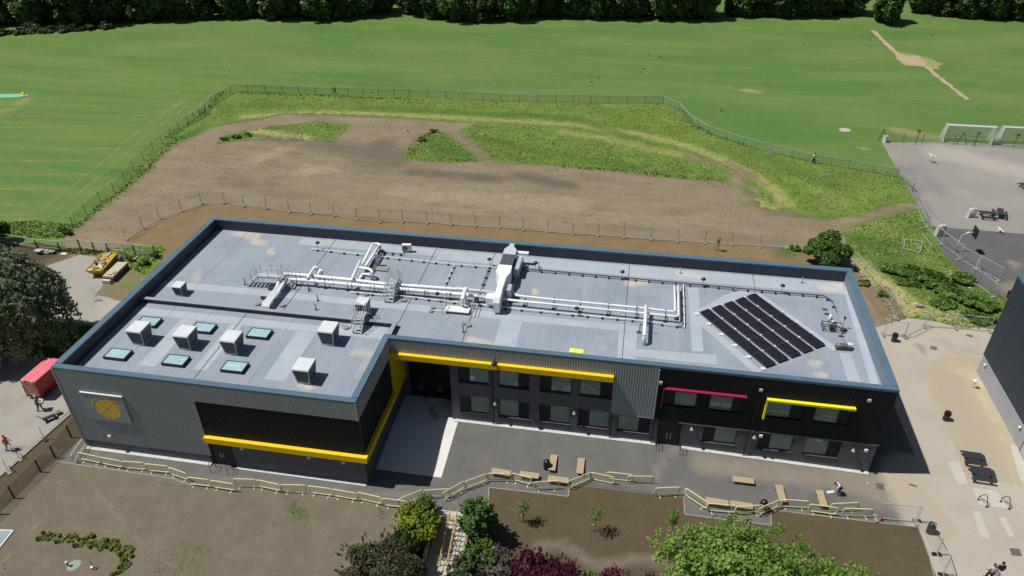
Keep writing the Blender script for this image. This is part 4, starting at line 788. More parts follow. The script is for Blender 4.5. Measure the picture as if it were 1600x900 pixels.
# sign on the left wall
sg = thing('wall_sign', 'square grey panel with orange rayed disc emblem on grey cladding', 'sign', (3.55, -.06, 3.63))
MB().box(-1.82, -.10, 0, 1.80, 0, 2.78).build('sign_panel', M('sign grey', (.26,.32,.40), (.28,.34,.42), rough=.35, sc=.6), sg)
MB().box(-1.82, -.14, 2.78, 1.80, .0, 2.83).build('sign_top_edge', white_m, sg)
or_m = M('orange sign print', (.95, .56, .012), (.95, .58, .014), rough=.5, sc=.8)
def petal(m, cx, cz, a0, a1, r0, r1, y):
    k = 6; P = [(cx+r1*math.cos(a0+(a1-a0)*i/k), y, cz+r1*math.sin(a0+(a1-a0)*i/k)) for i in range(k+1)]
    Q = [(cx+r0*math.cos(a0+(a1-a0)*i/k), y, cz+r0*math.sin(a0+(a1-a0)*i/k)) for i in range(k+1)]
    for i in range(k): m.quad(Q[i], Q[i+1], P[i+1], P[i])
cx_, cz_ = .12, 1.28
for i in range(8):
    a = i*math.pi/4+.05; m = MB(); petal(m, cx_, cz_, a, a+math.pi/4-.10, .14, 1.02+.04*math.sin(i*2), -.104); 
    m.build('petal', or_m, sg)
for i in range(8):
    a = i*math.pi/4+.05+math.pi/8-.03; m = MB(); petal(m, cx_, cz_, a, a+.04, .45, .95, -.107); m.build('petal_vein', bpy.data.materials['sign grey'], sg)
for i in range(22):
    a = R(8)+R(172)*i/21; m = MB(); r0 = 1.12; r1 = 1.30+(.12 if i % 3 else .02); petal(m, cx_-.08, cz_+.0, a, a+.055, r0, r1, -.104); m.build('sign_ray', or_m, sg)
m = MB()
petal(m, cx_-.08, cz_, R(60), R(172), 1.19, 1.235, -.106); m.build('sign_ring', or_m, sg)

# ================================================================== ROOF EQUIPMENT
louv_m = M('louvre grey', (.20,.21,.23), (.15,.16,.18), rough=.55, sc=2); lid_m = M('white metal lid', (.70,.75,.77), (.62,.67,.70), rough=.4, sc=1)
def ventilator(loc, s, label, rz=0):
    t = thing('roof_ventilator', label, 'roof vent', loc, rz, 'louvred box ventilators on the flat roof')
    MB().box(0, 0, 0, 1.08*s, 1.22*s, .16*s).build('vent_base', galv_m, t)
    b = MB(); e = .16
    b.hexa([(.06*s,.06*s,.16*s),(1.02*s,.06*s,.16*s),(1.02*s,1.16*s,.16*s),(.06*s,1.16*s,.16*s)], [(-.10*s,-.08*s,1.40*s),(1.16*s,-.08*s,1.40*s),(1.16*s,1.30*s,1.40*s),(-.10*s,1.30*s,1.40*s)])
    b.build('vent_body', M('vent body', (.10,.11,.125), (.12,.13,.145), rough=.6) if 'vent body' not in bpy.data.materials else bpy.data.materials['vent body'], t)
    n = 8
    for i in range(n):
        z = (.22+i*.145)*s; q = i/n; dx = (.06-.16*q-.03)*s; y0 = (.06-.14*q-.03)*s; x1_ = (1.02+.14*q+.03)*s; y1_ = (1.16+.14*q+.03)*s
        m = MB(); m.bar((dx, y0, z), (x1_, y0, z), .02*s, .07*s).bar((x1_, y0, z), (x1_, y1_, z), .02*s, .07*s).bar((x1_, y1_, z), (dx, y1_, z), .02*s, .07*s).bar((dx, y1_, z), (dx, y0, z), .02*s, .07*s)
        m.build('louvre_blade', louv_m, t)
    for x, y, X, Y in ((.05,.05,-.12,-.10),(1.03,.05,1.18,-.10),(1.03,1.17,1.18,1.32),(.05,1.17,-.12,1.32)):
        MB().bar((x*s, y*s, .14*s), (X*s, Y*s, 1.42*s), .06*s).build('corner_post', galv_m, t)
    MB().hexa([(-.18*s,-.16*s,1.40*s),(1.24*s,-.16*s,1.40*s),(1.24*s,1.38*s,1.40*s),(-.18*s,1.38*s,1.40*s)], [(-.13*s,-.11*s,1.50*s),(1.19*s,-.11*s,1.50*s),(1.19*s,1.33*s,1.50*s),(-.13*s,1.33*s,1.50*s)]).build('vent_lid', lid_m, t)
    return t
ventilator((3.3, 4.9, RZ), 1, 'large louvred vent furthest left, between two skylights near the front left corner')
ventilator((7.4, 4.95, RZ), 1, 'large louvred vent second from left among the six skylights')
ventilator((11.45, 4.95, RZ), 1, 'large louvred vent third from left, in front of the rightmost skylight')
ventilator((18.64, 2.55, RZ), 1, 'large louvred vent nearest the front edge of the lower left roof')
ventilator((18.67, 7.4, RZ), 1, 'large louvred vent below the step-over ladder at the roof upstand')
ventilator((2.86, 12.1, RZ), .68, 'small louvred vent behind the upstand at the far left wall of the roof')
ventilator((20.1, 12.0, RZ), .78, 'small dark louvred vent behind the upstand, beside the ladder in the middle of the roof')

# pipes, trays and ducts
PZ = 8.0
mp_ = thing('main_ducts', 'two long white insulated ducts running side by side across the roof', 'duct', (12.0, 17.0, RZ))
def pipe(pts, r, name='duct_pipe', root=mp_, mat=duct_m, n=10): return MB().tube(pts, r, n).build(name, mat, root, world=True, smooth=True)
def bend(pts, r=.35, k=4):
    P = [Vector(p) for p in pts]; out = [P[0]]
    for a, b, c in zip(P, P[1:], P[2:]):
        u = (a-b); v = (c-b); ru = min(r, u.length*.45, v.length*.45); p0 = b+u.normalized()*ru; p1 = b+v.normalized()*ru
        for i in range(k+1): t = i/k; out.append(p0*(1-t)**2+b*2*t*(1-t)+p1*t*t)
    out.append(P[-1]); return out
pipe([(11.45,15.92,8),(11.73,16.27,8),(13.77,16.35,8),(17.51,16.31,8),(21.03,16.14,8),(27.83,16.33,8),(28.06,16.42,8),(31.41,16.33,8)], .17)
pipe([(11.66,15.45,8),(12.21,15.49,8),(14.11,15.55,8),(17.8,15.54,8),(28.49,15.61,8),(31.59,15.42,8)], .17)
pipe(bend([(31.82,16.95,8),(32.94,16.83,8),(33.33,16.23,8),(36.42,16.14,8),(44.61,16.08,8),(47.18,15.96,8),(47.15,20.13,8)]), .105, 'branch_pipe')
pipe(bend([(31.98,15.47,8),(36.52,15.39,8),(44.6,15.33,8),(47.46,15.26,8),(47.48,20.18,8)]), .105, 'branch_pipe')
def support(x, y, root=mp_, h=.55, w=.75):
    m = MB(); m.box(x-.03, y-w/2, RZ+.1, x+.03, y-w/2+.06, PZ+.2-(.55-h)).box(x-.03, y+w/2-.06, RZ+.1, x+.03, y+w/2, PZ+.2-(.55-h)).box(x-.03, y-w/2, PZ-.28, x+.03, y+w/2, PZ-.22)
    o = m.build('pipe_support', dgrey_m, root, world=True)
    MB().box(x-.14, y-w/2-.1, RZ+.01, x+.14, y-w/2+.14, RZ+.12).box(x-.14, y+w/2-.14, RZ+.01, x+.14, y+w/2+.1, RZ+.12).build('rubber_foot', rubber_m, o)
    o.children and None
    return o
def support2(x, y, root=mp_, w=.75):
    # foot is a sub-part: keep it in the support's own space
    s = MB(); s.box(-.03, -w/2, .1, .03, -w/2+.06, .82).box(-.03, w/2-.06, .1, .03, w/2, .82).box(-.03, -w/2, .34, .03, w/2, .40)
    o = s.build('pipe_support', dgrey_m, root); o.location = (x-root.location.x, y-root.location.y, RZ-root.location.z)
    MB().box(-.14, -w/2-.1, .01, .14, -w/2+.14, .12).box(-.14, w/2-.14, .01, .14, w/2+.1, .12).build('rubber_foot', rubber_m, o); return o
def mid(a, b, t): return (a[0]+(b[0]-a[0])*t, a[1]+(b[1]-a[1])*t)
A0, A1 = (11.91,15.88,8), (31.5,15.89,8); B0, B1 = (33.39,15.9,8), (46.91,15.57,8)
for t in (.06, .2, .31, .44, .56, .68, .8, .93): support2(*mid(A0, A1, t), w=.95)
for t in (.06, .25, .42, .6, .78, .96): support2(*mid(B0, B1, t), w=.8)
for (a_, b_) in (((11.73,16.27,8), (31.41,16.33,8)), ((12.21,15.49,8), (31.59,15.42,8))):
    for i in range(11):
        p = mid(a_, b_, (i+.5)/11); MB().tube([(p[0]-.035, p[1], 8.0), (p[0]+.035, p[1], 8.0)], .195, 10).build('duct_strap', galv_m, mp_, world=True)
# pipe hoops leaving the ducts towards the back parapet
pipe(bend([(14.13,15.67,8.05),(14.25,15.49,8.35),(14.14,17.41,8.35),(14.41,17.27,8.3),(14.12,17.6,7.5)], .25), .13, 'loop_pipe')
pipe(bend([(14.82,16.37,8.1),(14.71,17.18,8.2),(15,17.02,8.2),(14.76,17.25,7.5)], .25), .12, 'loop_pipe')
pipe(bend([(18.23,15.85,8.05),(18.32,15.72,8.35),(17.97,19.1,8.35)], .3), .14, 'loop_pipe')
pipe(bend([(18.13,18.02,8.3),(19.32,17.92,8.3),(19.75,17.51,8.2),(19.62,17.49,7.5)], .3), .13, 'loop_pipe')
pipe(bend([(18.83,16.42,8.1),(18.92,17.04,8.3),(19.77,16.96,8.3),(19.57,17.37,7.5)], .3), .12, 'loop_pipe')
pipe(bend([(18.34,18.66,8.3),(18.07,22.48,8.3),(18.67,22.53,8.3),(18.9,22.19,8.3),(18.66,22.65,7.5)], .5), .12, 'loop_pipe')
pipe(bend([(18.78,18.35,8.3),(18.78,22.11,8.3)], .3), .14, 'loop_pipe')
pipe([(18.51,19.63,8.05),(18.38,22.48,8.05)], .06, 'loop_pipe', mat=galv_m)
MB().box(-.3, -.35, 0, .9, .35, .16).build('plinth', conc_b, mp_).location = ((19.61,19.35,7.4)[0]-12, (19.61,19.35,7.4)[1]-17, 0)
MB().box(-.12, -.12, .16, .12, .12, 1.35).build('plinth_post', galv_m, mp_).location = ((19.27,20,7.4)[0]-12, (19.27,20,7.4)[1]-17, 0)
MB().box(-.25, -2.2, .0, .25, 1.8, .06).build('tray_base', dgrey_m, mp_).location = ((18.77,21.11,7.4)[0]-12, (18.77,21.11,7.4)[1]-17, 0)
# four-pipe bundle dropping through the roof, left
bp_ = thing('pipe_bundle', 'bundle of parallel white pipes bending down into the roof under the left step-over', 'pipes', (10.8, 13.5, RZ))
for i in range(4):
    a = [(11.9,14.25,8),(11.87,11.07,8)]; o_ = .19*i-.1
    p = [(a[0][0]+o_, a[0][1]+1.4, 8.0), (a[1][0]+o_, a[1][1]+.25, 8.0), (a[1][0]+o_, a[1][1], 7.42)]
    pipe(bend(p, .3), .085, 'bundle_pipe', bp_)
pipe(bend([(11.45,15.92,8),(11.73,14.96,8.15),(11.84,13.71,8)], .2), .12, 'bundle_pipe', bp_); pipe(bend([(12.03,15.46,8),(12.3,14.51,8.15),(12.31,13.47,8)], .2), .12, 'bundle_pipe', bp_)
for q in ((.3), (1.8)):
    a = [(11.22,12.44,7.4)]; MB().box(a[0][0]-.4, a[0][1]+q, RZ+.01, a[0][0]+.9, a[0][1]+q+.12, RZ+.35).build('bundle_support', dgrey_m, bp_, world=True)
# tall air duct and its sheet-metal housing
ah = thing('air_handling_duct', 'long white tapering air duct with grey grille, reaching from the back parapet', 'air duct', (31.7, 19.5, RZ))
za, zb_ = 9.0, 7.9
def duct(sections, name, mat=duct_m):
    m = MB()
    for (x0, x1, y, z0, z1), (X0, X1, Y, Z0, Z1) in zip(sections, sections[1:]):
        m.hexa([(x0, y, z0), (x1, y, z0), (X1, Y, Z0), (X0, Y, Z0)], [(x0, y, z1), (x1, y, z1), (X1, Y, Z1), (X0, Y, Z1)])
    return m.build(name, mat, ah, world=True)
duct([(31.55, 31.98, 23.5, 8.2, 9.0), (31.5, 32.0, 23.0, 8.1, 9.0), (31.2, 32.38, 22.4, 7.8, 9.0), (31.2, 32.38, 21.5, 7.8, 9.0)], 'end_taper', M('pale housing', (.52,.62,.66), (.47,.56,.60), rough=.4, sc=1))
duct([(31.22, 32.38, 21.5, 7.8, 8.97), (31.22, 32.38, 19.55, 7.8, 8.97)], 'grille_box', M('blue grey grille', (.16,.20,.26), (.13,.17,.23), rough=.5, sc=2))
for i in range(13):
    y = 19.65+i*.143; MB().box(31.26, y, 8.97, 32.34, y+.05, 8.995).build('grille_slat', dgrey_m, ah, world=True)
duct([(31.2, 32.42, 19.55, 7.7, 9.0), (31.15, 32.48, 18.4, 7.7, 9.0), (31.62, 32.25, 17.5, 7.9, 9.0), (31.72, 32.25, 15.1, 7.9, 9.0)], 'duct_body')
duct([(31.72, 32.30, 15.1, 7.62, 9.02), (31.72, 32.30, 14.2, 7.62, 9.0), (31.75, 32.28, 13.9, 7.62, 8.6)], 'drop_box')
MB().box(30.9, 14.75, 7.8, 31.72, 15.6, 8.45).build('side_box', duct_m, ah, world=True)
MB().box(32.5, 19.8, 7.5, 33.0, 22.2, 8.5).build('access_box', galv_m, ah, world=True); MB().box(32.55, 15.9, 7.5, 32.9, 16.9, 8.7).build('access_box', galv_m, ah, world=True)
MB().box(32.4, 22.3, 8.55, 33.5, 22.75, 8.7).build('white_plate', white_m, ah, world=True)
for y in (15.5, 17.5, 19.5, 21.5):
    MB().box(31.3, y, RZ+.02, 31.4, y+.1, 7.9).box(32.2, y, RZ+.02, 32.3, y+.1, 7.9).box(31.2, y-.05, RZ+.01, 32.4, y+.15, RZ+.08).build('duct_leg', dgrey_m, ah, world=True)
# flat raised duct crossing the branch pipes
cd = thing('crossing_duct', 'single white duct crossing over the two thin pipes and dropping to the roof', 'duct', (43.9, 12.0, RZ))
MB().tube(bend([(44.7,15.95,8.35),(44.65,11.81,8.35),(44.69,11.71,7.45)], .3), .16, 8).build('duct_pipe', duct_m, cd, world=True, smooth=True)
q = (44.75,13.37,7.4); MB().box(q[0]-.5, q[1]-.03, RZ+.02, q[0]-.44, q[1]+.03, 8.3).box(q[0]-.7, q[1]-.2, RZ+.01, q[0]-.35, q[1]+.05, RZ+.1).box(q[0]-.5, q[1]-.03, 8.15, q[0]+.6, q[1]+.03, 8.2).build('duct_leg', dgrey_m, cd, world=True)
# exhaust hood on the main ducts
hd = thing('exhaust_cowl', 'upright white curved cowl standing on the ducts behind the roof hatch', 'vent', (28.2, 14.9, RZ))
MB().tube(bend([(28.82,14.55,7.45),(29.01,13.94,8.5),(28.98,15.4,8.8),(29.22,15.34,8.8)], .4), .17, 8).build('cowl_pipe', duct_m, hd, world=True, smooth=True)
MB().tube([(28.99,15.08,7.45),(29.15,14.66,8.3)], .13, 8).build('side_pipe', duct_m, hd, world=True, smooth=True); q = (28.81,14.62,7.4); MB().box(q[0]-.3, q[1]-.3, RZ+.01, q[0]+.6, q[1]+.3, RZ+.12).build('cowl_base', galv_m, hd, world=True)
# cable trays with little brackets
brk_me = MB().box(-.07, -.14, 0, .07, .14, .12).build('x', rubber_m).data; bpy.data.objects.remove(bpy.data.objects['x'])
def tray(pts, label, z=.22, w=.07, mat=galv_m, gap=1.15, n2=1):
    P = [Vector((p[0], p[1], RZ+z)) for p in pts]; t = thing('cable_tray', label, 'cable tray', (P[0].x, P[0].y, RZ), group='cable trays and conduits on the roof'); L0 = Vector((P[0].x, P[0].y, RZ))
    m = MB()
    for j in range(n2): m.tube([p-L0+Vector((0, .10*j, 0)) for p in P], w/2, 5)
    m.build('conduit', mat, t)
    for a, b in zip(P, P[1:]):
        n = max(1, int((b-a).length/gap)); ang = math.atan2((b-a).y, (b-a).x)
        for i in range(n): p = a.lerp(b, (i+.5)/n)-L0; put('bracket', brk_me, t, loc=(p.x, p.y, .01), rz=ang)
    return t
tray([(11.83,21.7),(17.42,21.46)], 'white conduit left of the pipe loops, running towards the back parapet', mat=duct_m)
tray([(19.21,21.38),(26.55,21.14),(30.64,21.22)], 'white conduit between the pipe loops and the tapering air duct', mat=duct_m)
tray([(32.97,21.3),(38.18,21.31),(47.98,21.2),(54.37,21.13),(60.27,21.16),(60.85,20.44),(60.91,18.97)], 'long dark conduit along the back of the roof right of the air duct', mat=dgrey_m, n2=2)
tray([(18.37,14.96),(23.9,15.09),(27.46,14.96),(33.23,14.81),(36.61,14.78),(44.28,14.8),(47.98,14.49),(48.02,21.04)], 'long white conduit in front of the ducts, turning back at its right end', mat=duct_m, w=.09)
tray([(26.56,21.1),(26.52,17.49)], 'short conduit crossing the roof left of centre between two trays', mat=duct_m, gap=.9)
tray([(29.97,21.19),(29.96,17.63)], 'short dark double conduit just left of the air duct', mat=dgrey_m, gap=.9, n2=2)
tray([(32.87,21.55),(32.73,15.09)], 'thin white conduit in the shadow right of the air duct', mat=duct_m, gap=1.6)
tray([(18.89,22.15),(20.51,22.17),(21.35,22.18)], 'short conduit linking the pipe loops to the air conditioner', mat=dgrey_m, gap=.8)
# black-domed markers on thin posts
dome_pts = [(12.52,21.95),(29.88,21.61),(34.3,21.66),(26.47,15.14),(30.06,14.93),(42.44,21.4),(49.74,21.32),(38.85,14.9),(47.26,14.74),(56.67,21.38)]
dl = ['by the short left conduit', 'just left of the air duct near the back', 'just right of the air duct near the back', 'in front of the ducts left of the roof hatch', 'behind the roof hatch rail', 'near the back parapet above the branch pipes',
      'at the back parapet behind the solar array', 'in front of the branch pipes near the crossing duct', 'at the corner where the branch pipes turn back', 'near the back parapet at the far right']
for p, l in zip(dome_pts, dl):
    t = thing('roof_marker', 'black dome on a thin post '+l, 'roof marker', (*p, RZ), group='black-domed posts on the roof')
    MB().cyl((0, 0, .01), .13, .05, 8).build('base', galv_m, t); MB().cyl((0, 0, .05), .022, .72, 6).build('post', galv_m, t); MB().dome((0, 0, .74), .22, .2, 12, 4).build('dome', blk_m, t, smooth=True)
# small vent stubs
for p, l in zip([(8.27,14.8),(14.53,14.75),(15.93,13.41),(16.3,12.07),(14.4,15.04),(52.53,20.97),(29.76,10.99),(30.61,15.62),(34.56,22.14),(47.79,23.27),(58.76,23.39)], ['alone on the left of the roof', 'below the duct right of the left step-over', 'on the pale walkway near the left step-over', 'below the walkway right of the pipe bundle', 'beside the duct shadow at the left step-over', 'just behind the solar panels',
        'on the roof in front of the roof hatch', 'behind the hatch rail right end', 'at the back parapet right of the air duct', 'at the back parapet above the branch pipe corner', 'at the back parapet right corner']):
    t = thing('vent_stub', 'small upright vent stub '+l, 'vent', (*p, RZ), group='small vent stubs on the roof'); MB().tube([(0, 0, 0), (0, 0, .55), (-.08, 0, .62)], .045, 6).build('pipe', dgrey_m if p[1] < 20 else galv_m, t); MB().cyl((0, 0, .005), .12, .04, 8).build('collar', dgrey_m, t)
# outdoor air conditioner
ac = thing('air_conditioner', 'white boxed air conditioner with round fan grille by the back parapet', 'air conditioner', (*(21.32,22.96), RZ), R(8))
MB().box(-.45, -.2, .15, .45, .18, .85).build('casing', M('ac casing', (.82,.81,.76), (.76,.75,.70), rough=.5), ac); MB().tube([(-.12, -.225, .5), (-.12, -.203, .5)], .27, 14).build('fan_grille', louv_m, ac)
for x in (-.35, .3): MB().box(x, -.25, 0, x+.12, .25, .15).build('foot', rubber_m, ac)
# yellow board
yb = MB().box(-.55, -.22, 0, .55, .22, .05).build('yellow_board', M('fluorescent yellow', (.85,.90,.12), (.8,.86,.1), rough=.5)); yb.location = (*(39.39,9.15), 8.0); yb.rotation_euler = (R(8), 0, R(-3))
tag(yb, 'bright yellow board leaning on the front roof edge', 'board')
yb.location.z = 8.05
# roof hatch with guard rail
rh = thing('roof_hatch', 'flat white roof hatch enclosed by guard rails in front of the ducts', 'roof hatch', (*(28.63,13.71), RZ))
MB().box(-1.0, -.3, 0, 1.0, .45, .22).build('hatch_kerb', dgrey_m, rh); MB().box(-1.05, -.36, .22, 1.05, .5, .30).build('hatch_lid', white_m, rh)
def rail(pts, zs, root, r=.022, name='guard_rail', mat=galv_m, posts=True, closed=False):
    m = MB()
    P = [Vector(p) for p in pts]
    for a, b in zip(P, P[1:]):
        for z in zs: m.bar(a+Vector((0, 0, z)), b+Vector((0, 0, z)), r*2)
    o = m.build(name, mat, root)
    if posts:
        for p in P: MB().bar(p, p+Vector((0, 0, zs[-1])), r*2).build('rail_post', mat, root)
    return o
rail([(-1.2, .75, 0), (0, .75, 0), (1.3, .75, 0), (1.35, -.5, 0)], (.5, 1.05), rh); rail([(-1.2, .75, 0), (-1.25, -.45, 0)], (.5, 1.05), rh)
for y in (-.3, .25): MB().bar((-1.2, y, .12), (-2.1, y, .12), .05).build('stabiliser_arm', galv_m, rh); MB().cyl((-2.3, y, 0), .2, .14, 8).build('ballast', conc_b, rh)
MB().cyl((.9, -1.6, 0), .2, .14, 8).build('ballast', conc_b, rh)
# step-over stairs
def stepover(loc, rz, label, W=.75, H=1.25, run=1.0, top=.9, plat=None):
    t = thing('step_over', label, 'access steps', loc, rz, 'galvanised step-over stairs on the roof')
    for sx in (-W/2, W/2):
        m = MB().bar((sx, -top/2-run, .05), (sx, -top/2, H), .05, .14).bar((sx, -top/2, H), (sx, top/2, H), .05, .14).bar((sx, top/2, H), (sx, top/2+run, .05), .05, .14); m.build('stringer', galv_m, t)
        hr = MB()
        for dz in (.55, 1.0): hr.tube([(sx*1.05, -top/2-run, .05+dz), (sx*1.05, -top/2, H+dz), (sx*1.05, top/2, H+dz), (sx*1.05, top/2+run, .05+dz)], .02, 5)
        hr.tube([(sx*1.05, -top/2-run, .6), (sx*1.05, -top/2-run-.2, .8), (sx*1.05, -top/2-run, 1.05)], .02, 5)
        hr.build('handrail', galv_m, t)
        for y, z in ((-top/2-run, .05), (-top/2-run/2, H/2), (-top/2, H), (0, H), (top/2, H), (top/2+run/2, H/2), (top/2+run, .05)): MB().bar((sx*1.05, y, z), (sx*1.05, y, z+1.0), .035).build('baluster', galv_m, t)
    k = 5
    for i in range(k):
        f = (i+.5)/k
        for sg_ in (-1, 1): y = sg_*(top/2+run*(1-f)); MB().box(-W/2, y-.11, H*f, W/2, y+.11, H*f+.03).build('tread', galv_m, t)
    MB().box(-W/2, -top/2, H-.03, W/2, top/2, H).build('platform', galv_m, t)
    for y in (-top/2, top/2):
        for sx in (-W/2, W/2): MB().bar((sx, y, 0), (sx, y, H), .04).build('leg', galv_m, t)
    return t
stepover((*(22.19,14.86), RZ), R(3), 'galvanised stairs stepping over both long ducts near the middle of the roof', H=1.2, run=1.1, top=1.1)
bpy.data.objects['step_over'].location.y += .9
stepover((21.0, 10.7, RZ), R(2), 'galvanised stairs stepping over the upstand beside the dark vent', H=.95, run=1.0, top=.8)
t = stepover((*(10.81,12.78), RZ), R(2), 'galvanised platform stairs over the pipe bundle at the left end of the ducts', H=1.15, run=1.2, top=2.0)
t.rotation_euler = (0, 0, R(93)); t.location = (10.85, 15.0, RZ)
bw = MB()
# ballast pads for the step-overs
for p in [(19.85,14.99),(23.48,14.65),(10.89,11.98),(13.11,12.14),(19.87,9.9),(29.98,11.94)]:
    o = MB().cyl((0, 0, 0), .27, .13, 8).build('ballast_pad', conc_b); o.location = (*p, RZ+.01)
for o, l in zip([o for o in bpy.data.objects if o.name.startswith('ballast_pad')], ('behind the small dark vent', 'right of the duct step-over', 'left of the pipe bundle', 'right of the pipe bundle', 'left of the upstand step-over', 'in front of the roof hatch')):
    tag(o, 'round grey ballast pad on the roof '+l, 'ballast pad', 'ballast pads on the roof')
# solar array
sa = thing('solar_array', 'five long rows of black solar panels set diagonally on the right of the roof', 'solar panels', (54.3, 15.6, RZ))
m_, nt_, b_, tc_ = newmat('solar cells')
w1 = nt_.nodes.new('ShaderNodeTexWave'); w1.bands_direction = 'X'; w1.inputs['Scale'].default_value = 1.0; nt_.links.new(tc_, w1.inputs[0])
nt_.links.new(_mix(nt_, _ramp(nt_, _noise(nt_, tc_, 2), .3, .7), (.013, .013, .019), (.020, .019, .028)), b_.inputs['Base Color']); b_.inputs['Roughness'].default_value = .22; b_.inputs['Specular IOR Level'].default_value = .25
solar_m = m_
O_ = Vector((49.30, 16.89, 0)); U_ = (Vector((54.14, 10.22, 0))-O_); Ul = U_.length; U_.normalize(); V_ = Vector((-U_.y, U_.x, 0))
pm = MB().box(.015, 0, -.03, Ul/5-.015, 1.0, 0).build('x', solar_m).data; bpy.data.objects.remove(bpy.data.objects['x'])
fm = MB().box(0, .485, .001, Ul/5, .505, .004)
for i in range(5): pass
fr_me = MB().box(.0, -.012, -.035, Ul/5, .012, .006).box(0, .988, -.035, Ul/5, 1.012, .006).box(0, 0, -.035, .014, 1, .006).box(Ul/5-.014, 0, -.035, Ul/5, 1, .006).box(0, .32, .001, Ul/5, .328, .004).box(0, .65, .001, Ul/5, .658, .004).build('x', M('dark panel frame', (.07,.07,.08), rough=.5)).data; bpy.data.objects.remove(bpy.data.objects['x'])
ang = math.atan2(U_.y, U_.x); pitch_v = (Vector((53.52, 20.03, 0))-O_).dot(V_)/4
sk = (Vector((53.52, 20.03, 0))-O_).dot(U_)/4
for r_ in range(5):
    for c_ in range(5):
        o = O_+V_*(pitch_v*r_)+U_*(Ul/5*c_+sk*r_)
        e = put('solar_panel', pm, sa, loc=(o.x-sa.location.x, o.y-sa.location.y, .20)); e.rotation_euler = (R(3), 0, ang); e.scale = (1, .92, 1); put('panel_frame', fr_me, e)
        b = o+V_*1.08+U_*.02; MB().box(-.05, -.12, 0, .05, .04, .3).build('panel_stand', duct_m, sa).location = (b.x-sa.location.x, b.y-sa.location.y, .0)
    a = O_+V_*(pitch_v*r_+1.0)+U_*(sk*r_); q = a+U_*Ul
    MB().bar((a.x-sa.location.x, a.y-sa.location.y, .1), (q.x-sa.location.x, q.y-sa.location.y, .1), .12, .05).build('mounting_rail', galv_m, sa)
for c_ in range(6):
    o = O_+U_*(Ul/5*c_)-V_*.3; MB().box(-.18, -.14, 0, .18, .14, .13).build('ballast_block', white_m, sa).location = (o.x-sa.location.x, o.y-sa.location.y, 0)
# weather and satellite kit, right
wk = thing('mast_frame', 'small masts and white tubes on a grey frame right of the solar panels', 'equipment', (*(60.15,16.36), RZ))
fr = MB()
for z in (.25, .55): fr.bar((-.85, -.35, z), (.75, -.45, z), .05).bar((-.85, .35, z), (.6, .30, z), .05).bar((-.85, -.35, z), (-.85, .35, z), .05).bar((.75, -.45, z), (.6, .3, z), .05)
for x, y in ((-.85, -.35), (.75, -.45), (-.85, .35), (.6, .3), (0, -.4), (0, .3)): fr.bar((x, y, 0), (x, y, .6), .05)
fr.build('frame', dgrey_m, wk)
MB().tube([(-.35, .3, .5), (-.25, .42, 1.25)], .12, 8).build('white_tube', white_m, wk, smooth=True); MB().tube([(-.1, .1, .5), (-.05, .12, .9)], .07, 8).build('white_tube', white_m, wk, smooth=True)
MB().tube([(.85, .3, 0), (.88, .35, 1.0)], .02, 5).cyl((.88, .35, .95), .09, .2, 8).build('mast', blk_m, wk); MB().bar((.3, 0, .6), (.6, -.3, .62), .2, .03).build('plate', galv_m, wk)
MB().cyl((1.05, 0, .02), .16, .12, 8).build('base_weight', blk_m, wk); MB().box(-.25, -.3, .1, .1, .1, .42).build('control_box', blk_m, wk)
for dx, dy in ((-.05, 2.2), (.15, 1.5), (.35, .9), (.55, -.9), (-.1, 2.9)): MB().box(dx-.2, dy-.05, 0, dx+.2, dy+.05, .1).build('clip', blk_m, wk)
MB().tube([(-.1, 3.0, .1), (.1, 1.6, .1), (.35, .9, .1), (.35, .35, .2)], .015, 4).tube([(.6, -.45, .2), (.6, -1.1, .1), (.7, -1.7, .1)], .015, 4).build('cable', dgrey_m, wk)
gb = thing('roof_battery_box', 'low brown and grey equipment box with white cap near the right front roof', 'equipment box', (*(60.58,13.84), RZ), R(2))
MB().box(-.62, -.3, 0, .62, .25, .12).build('tray', rubber_m, gb)
for i, (c_, h_) in enumerate((((.30,.24,.20), .42), ((.12,.12,.13), .4), ((.12,.12,.13), .4), ((.26,.22,.19), .38))):
    MB().box(-.56+.28*i, -.22, .12, -.31+.28*i, .2, h_).build('module', M('module tone %s' % 'abcd'[i], c_, rough=.5), gb)
MB().box(.28, -.1, .38, .62, .22, .47).build('white_cap', white_m, gb)

# ================================================================== SECOND BUILDING (right edge)
b2 = thing('sports_hall', 'dark navy ribbed hall with pale grey lower wall at the right edge', 'building', (75.7, 22.0, 0))
navy_cl = M('navy cladding', (.026, .038, .058), (.03, .043, .065), rough=.5, sc=.5, fine=.02)
block_m = M('pale grey blockwork', (.33, .345, .385), (.38, .395, .435), rough=.8, sc=.5, bump=.1)
BX = 75.62
MB().box(BX+.02, -12, 0, 100, 22.4, 2.0).build('lower_wall', block_m, b2, world=True)
MB().box(BX+.08, -12, 2.0, 100, 22.35, 10.5).build('upper_wall', navy_cl, b2, world=True)
_o = cladding((BX, 22.42), (BX, -12), 2.0, 10.5, navy_cl, pitch=.22); 
_o.parent = b2; _o.location = -b2.location
MB().box(BX-.06, -12, 1.94, BX+.1, 22.45, 2.02).build('flashing', galv_m, b2, world=True)
MB().box(BX-.05, -12, 10.5, 100, 22.5, 10.7).build('roof', coping_m, b2, world=True)
d_ = MB().box(BX-.02, 9.6, 0, BX+.1, 12.2, 1.95).build('door', frame_m, b2, world=True); 
m = MB().box(BX-.04, 9.75, .1, BX-.02, 12.05, 1.85); o = m.build('door_leaf', M('pale blue door', (.40,.50,.60), (.36,.46,.56), rough=.4), b2, world=True)
for (x, y), z in zip([(75.63,21.3),(75.39,13.23)], (1.6, 1.6)):
    o = MB().dome((BX-.12, y, 1.65), .13, .13, 10, 4, True).build('wall_light', white_m, b2, world=True, smooth=True)
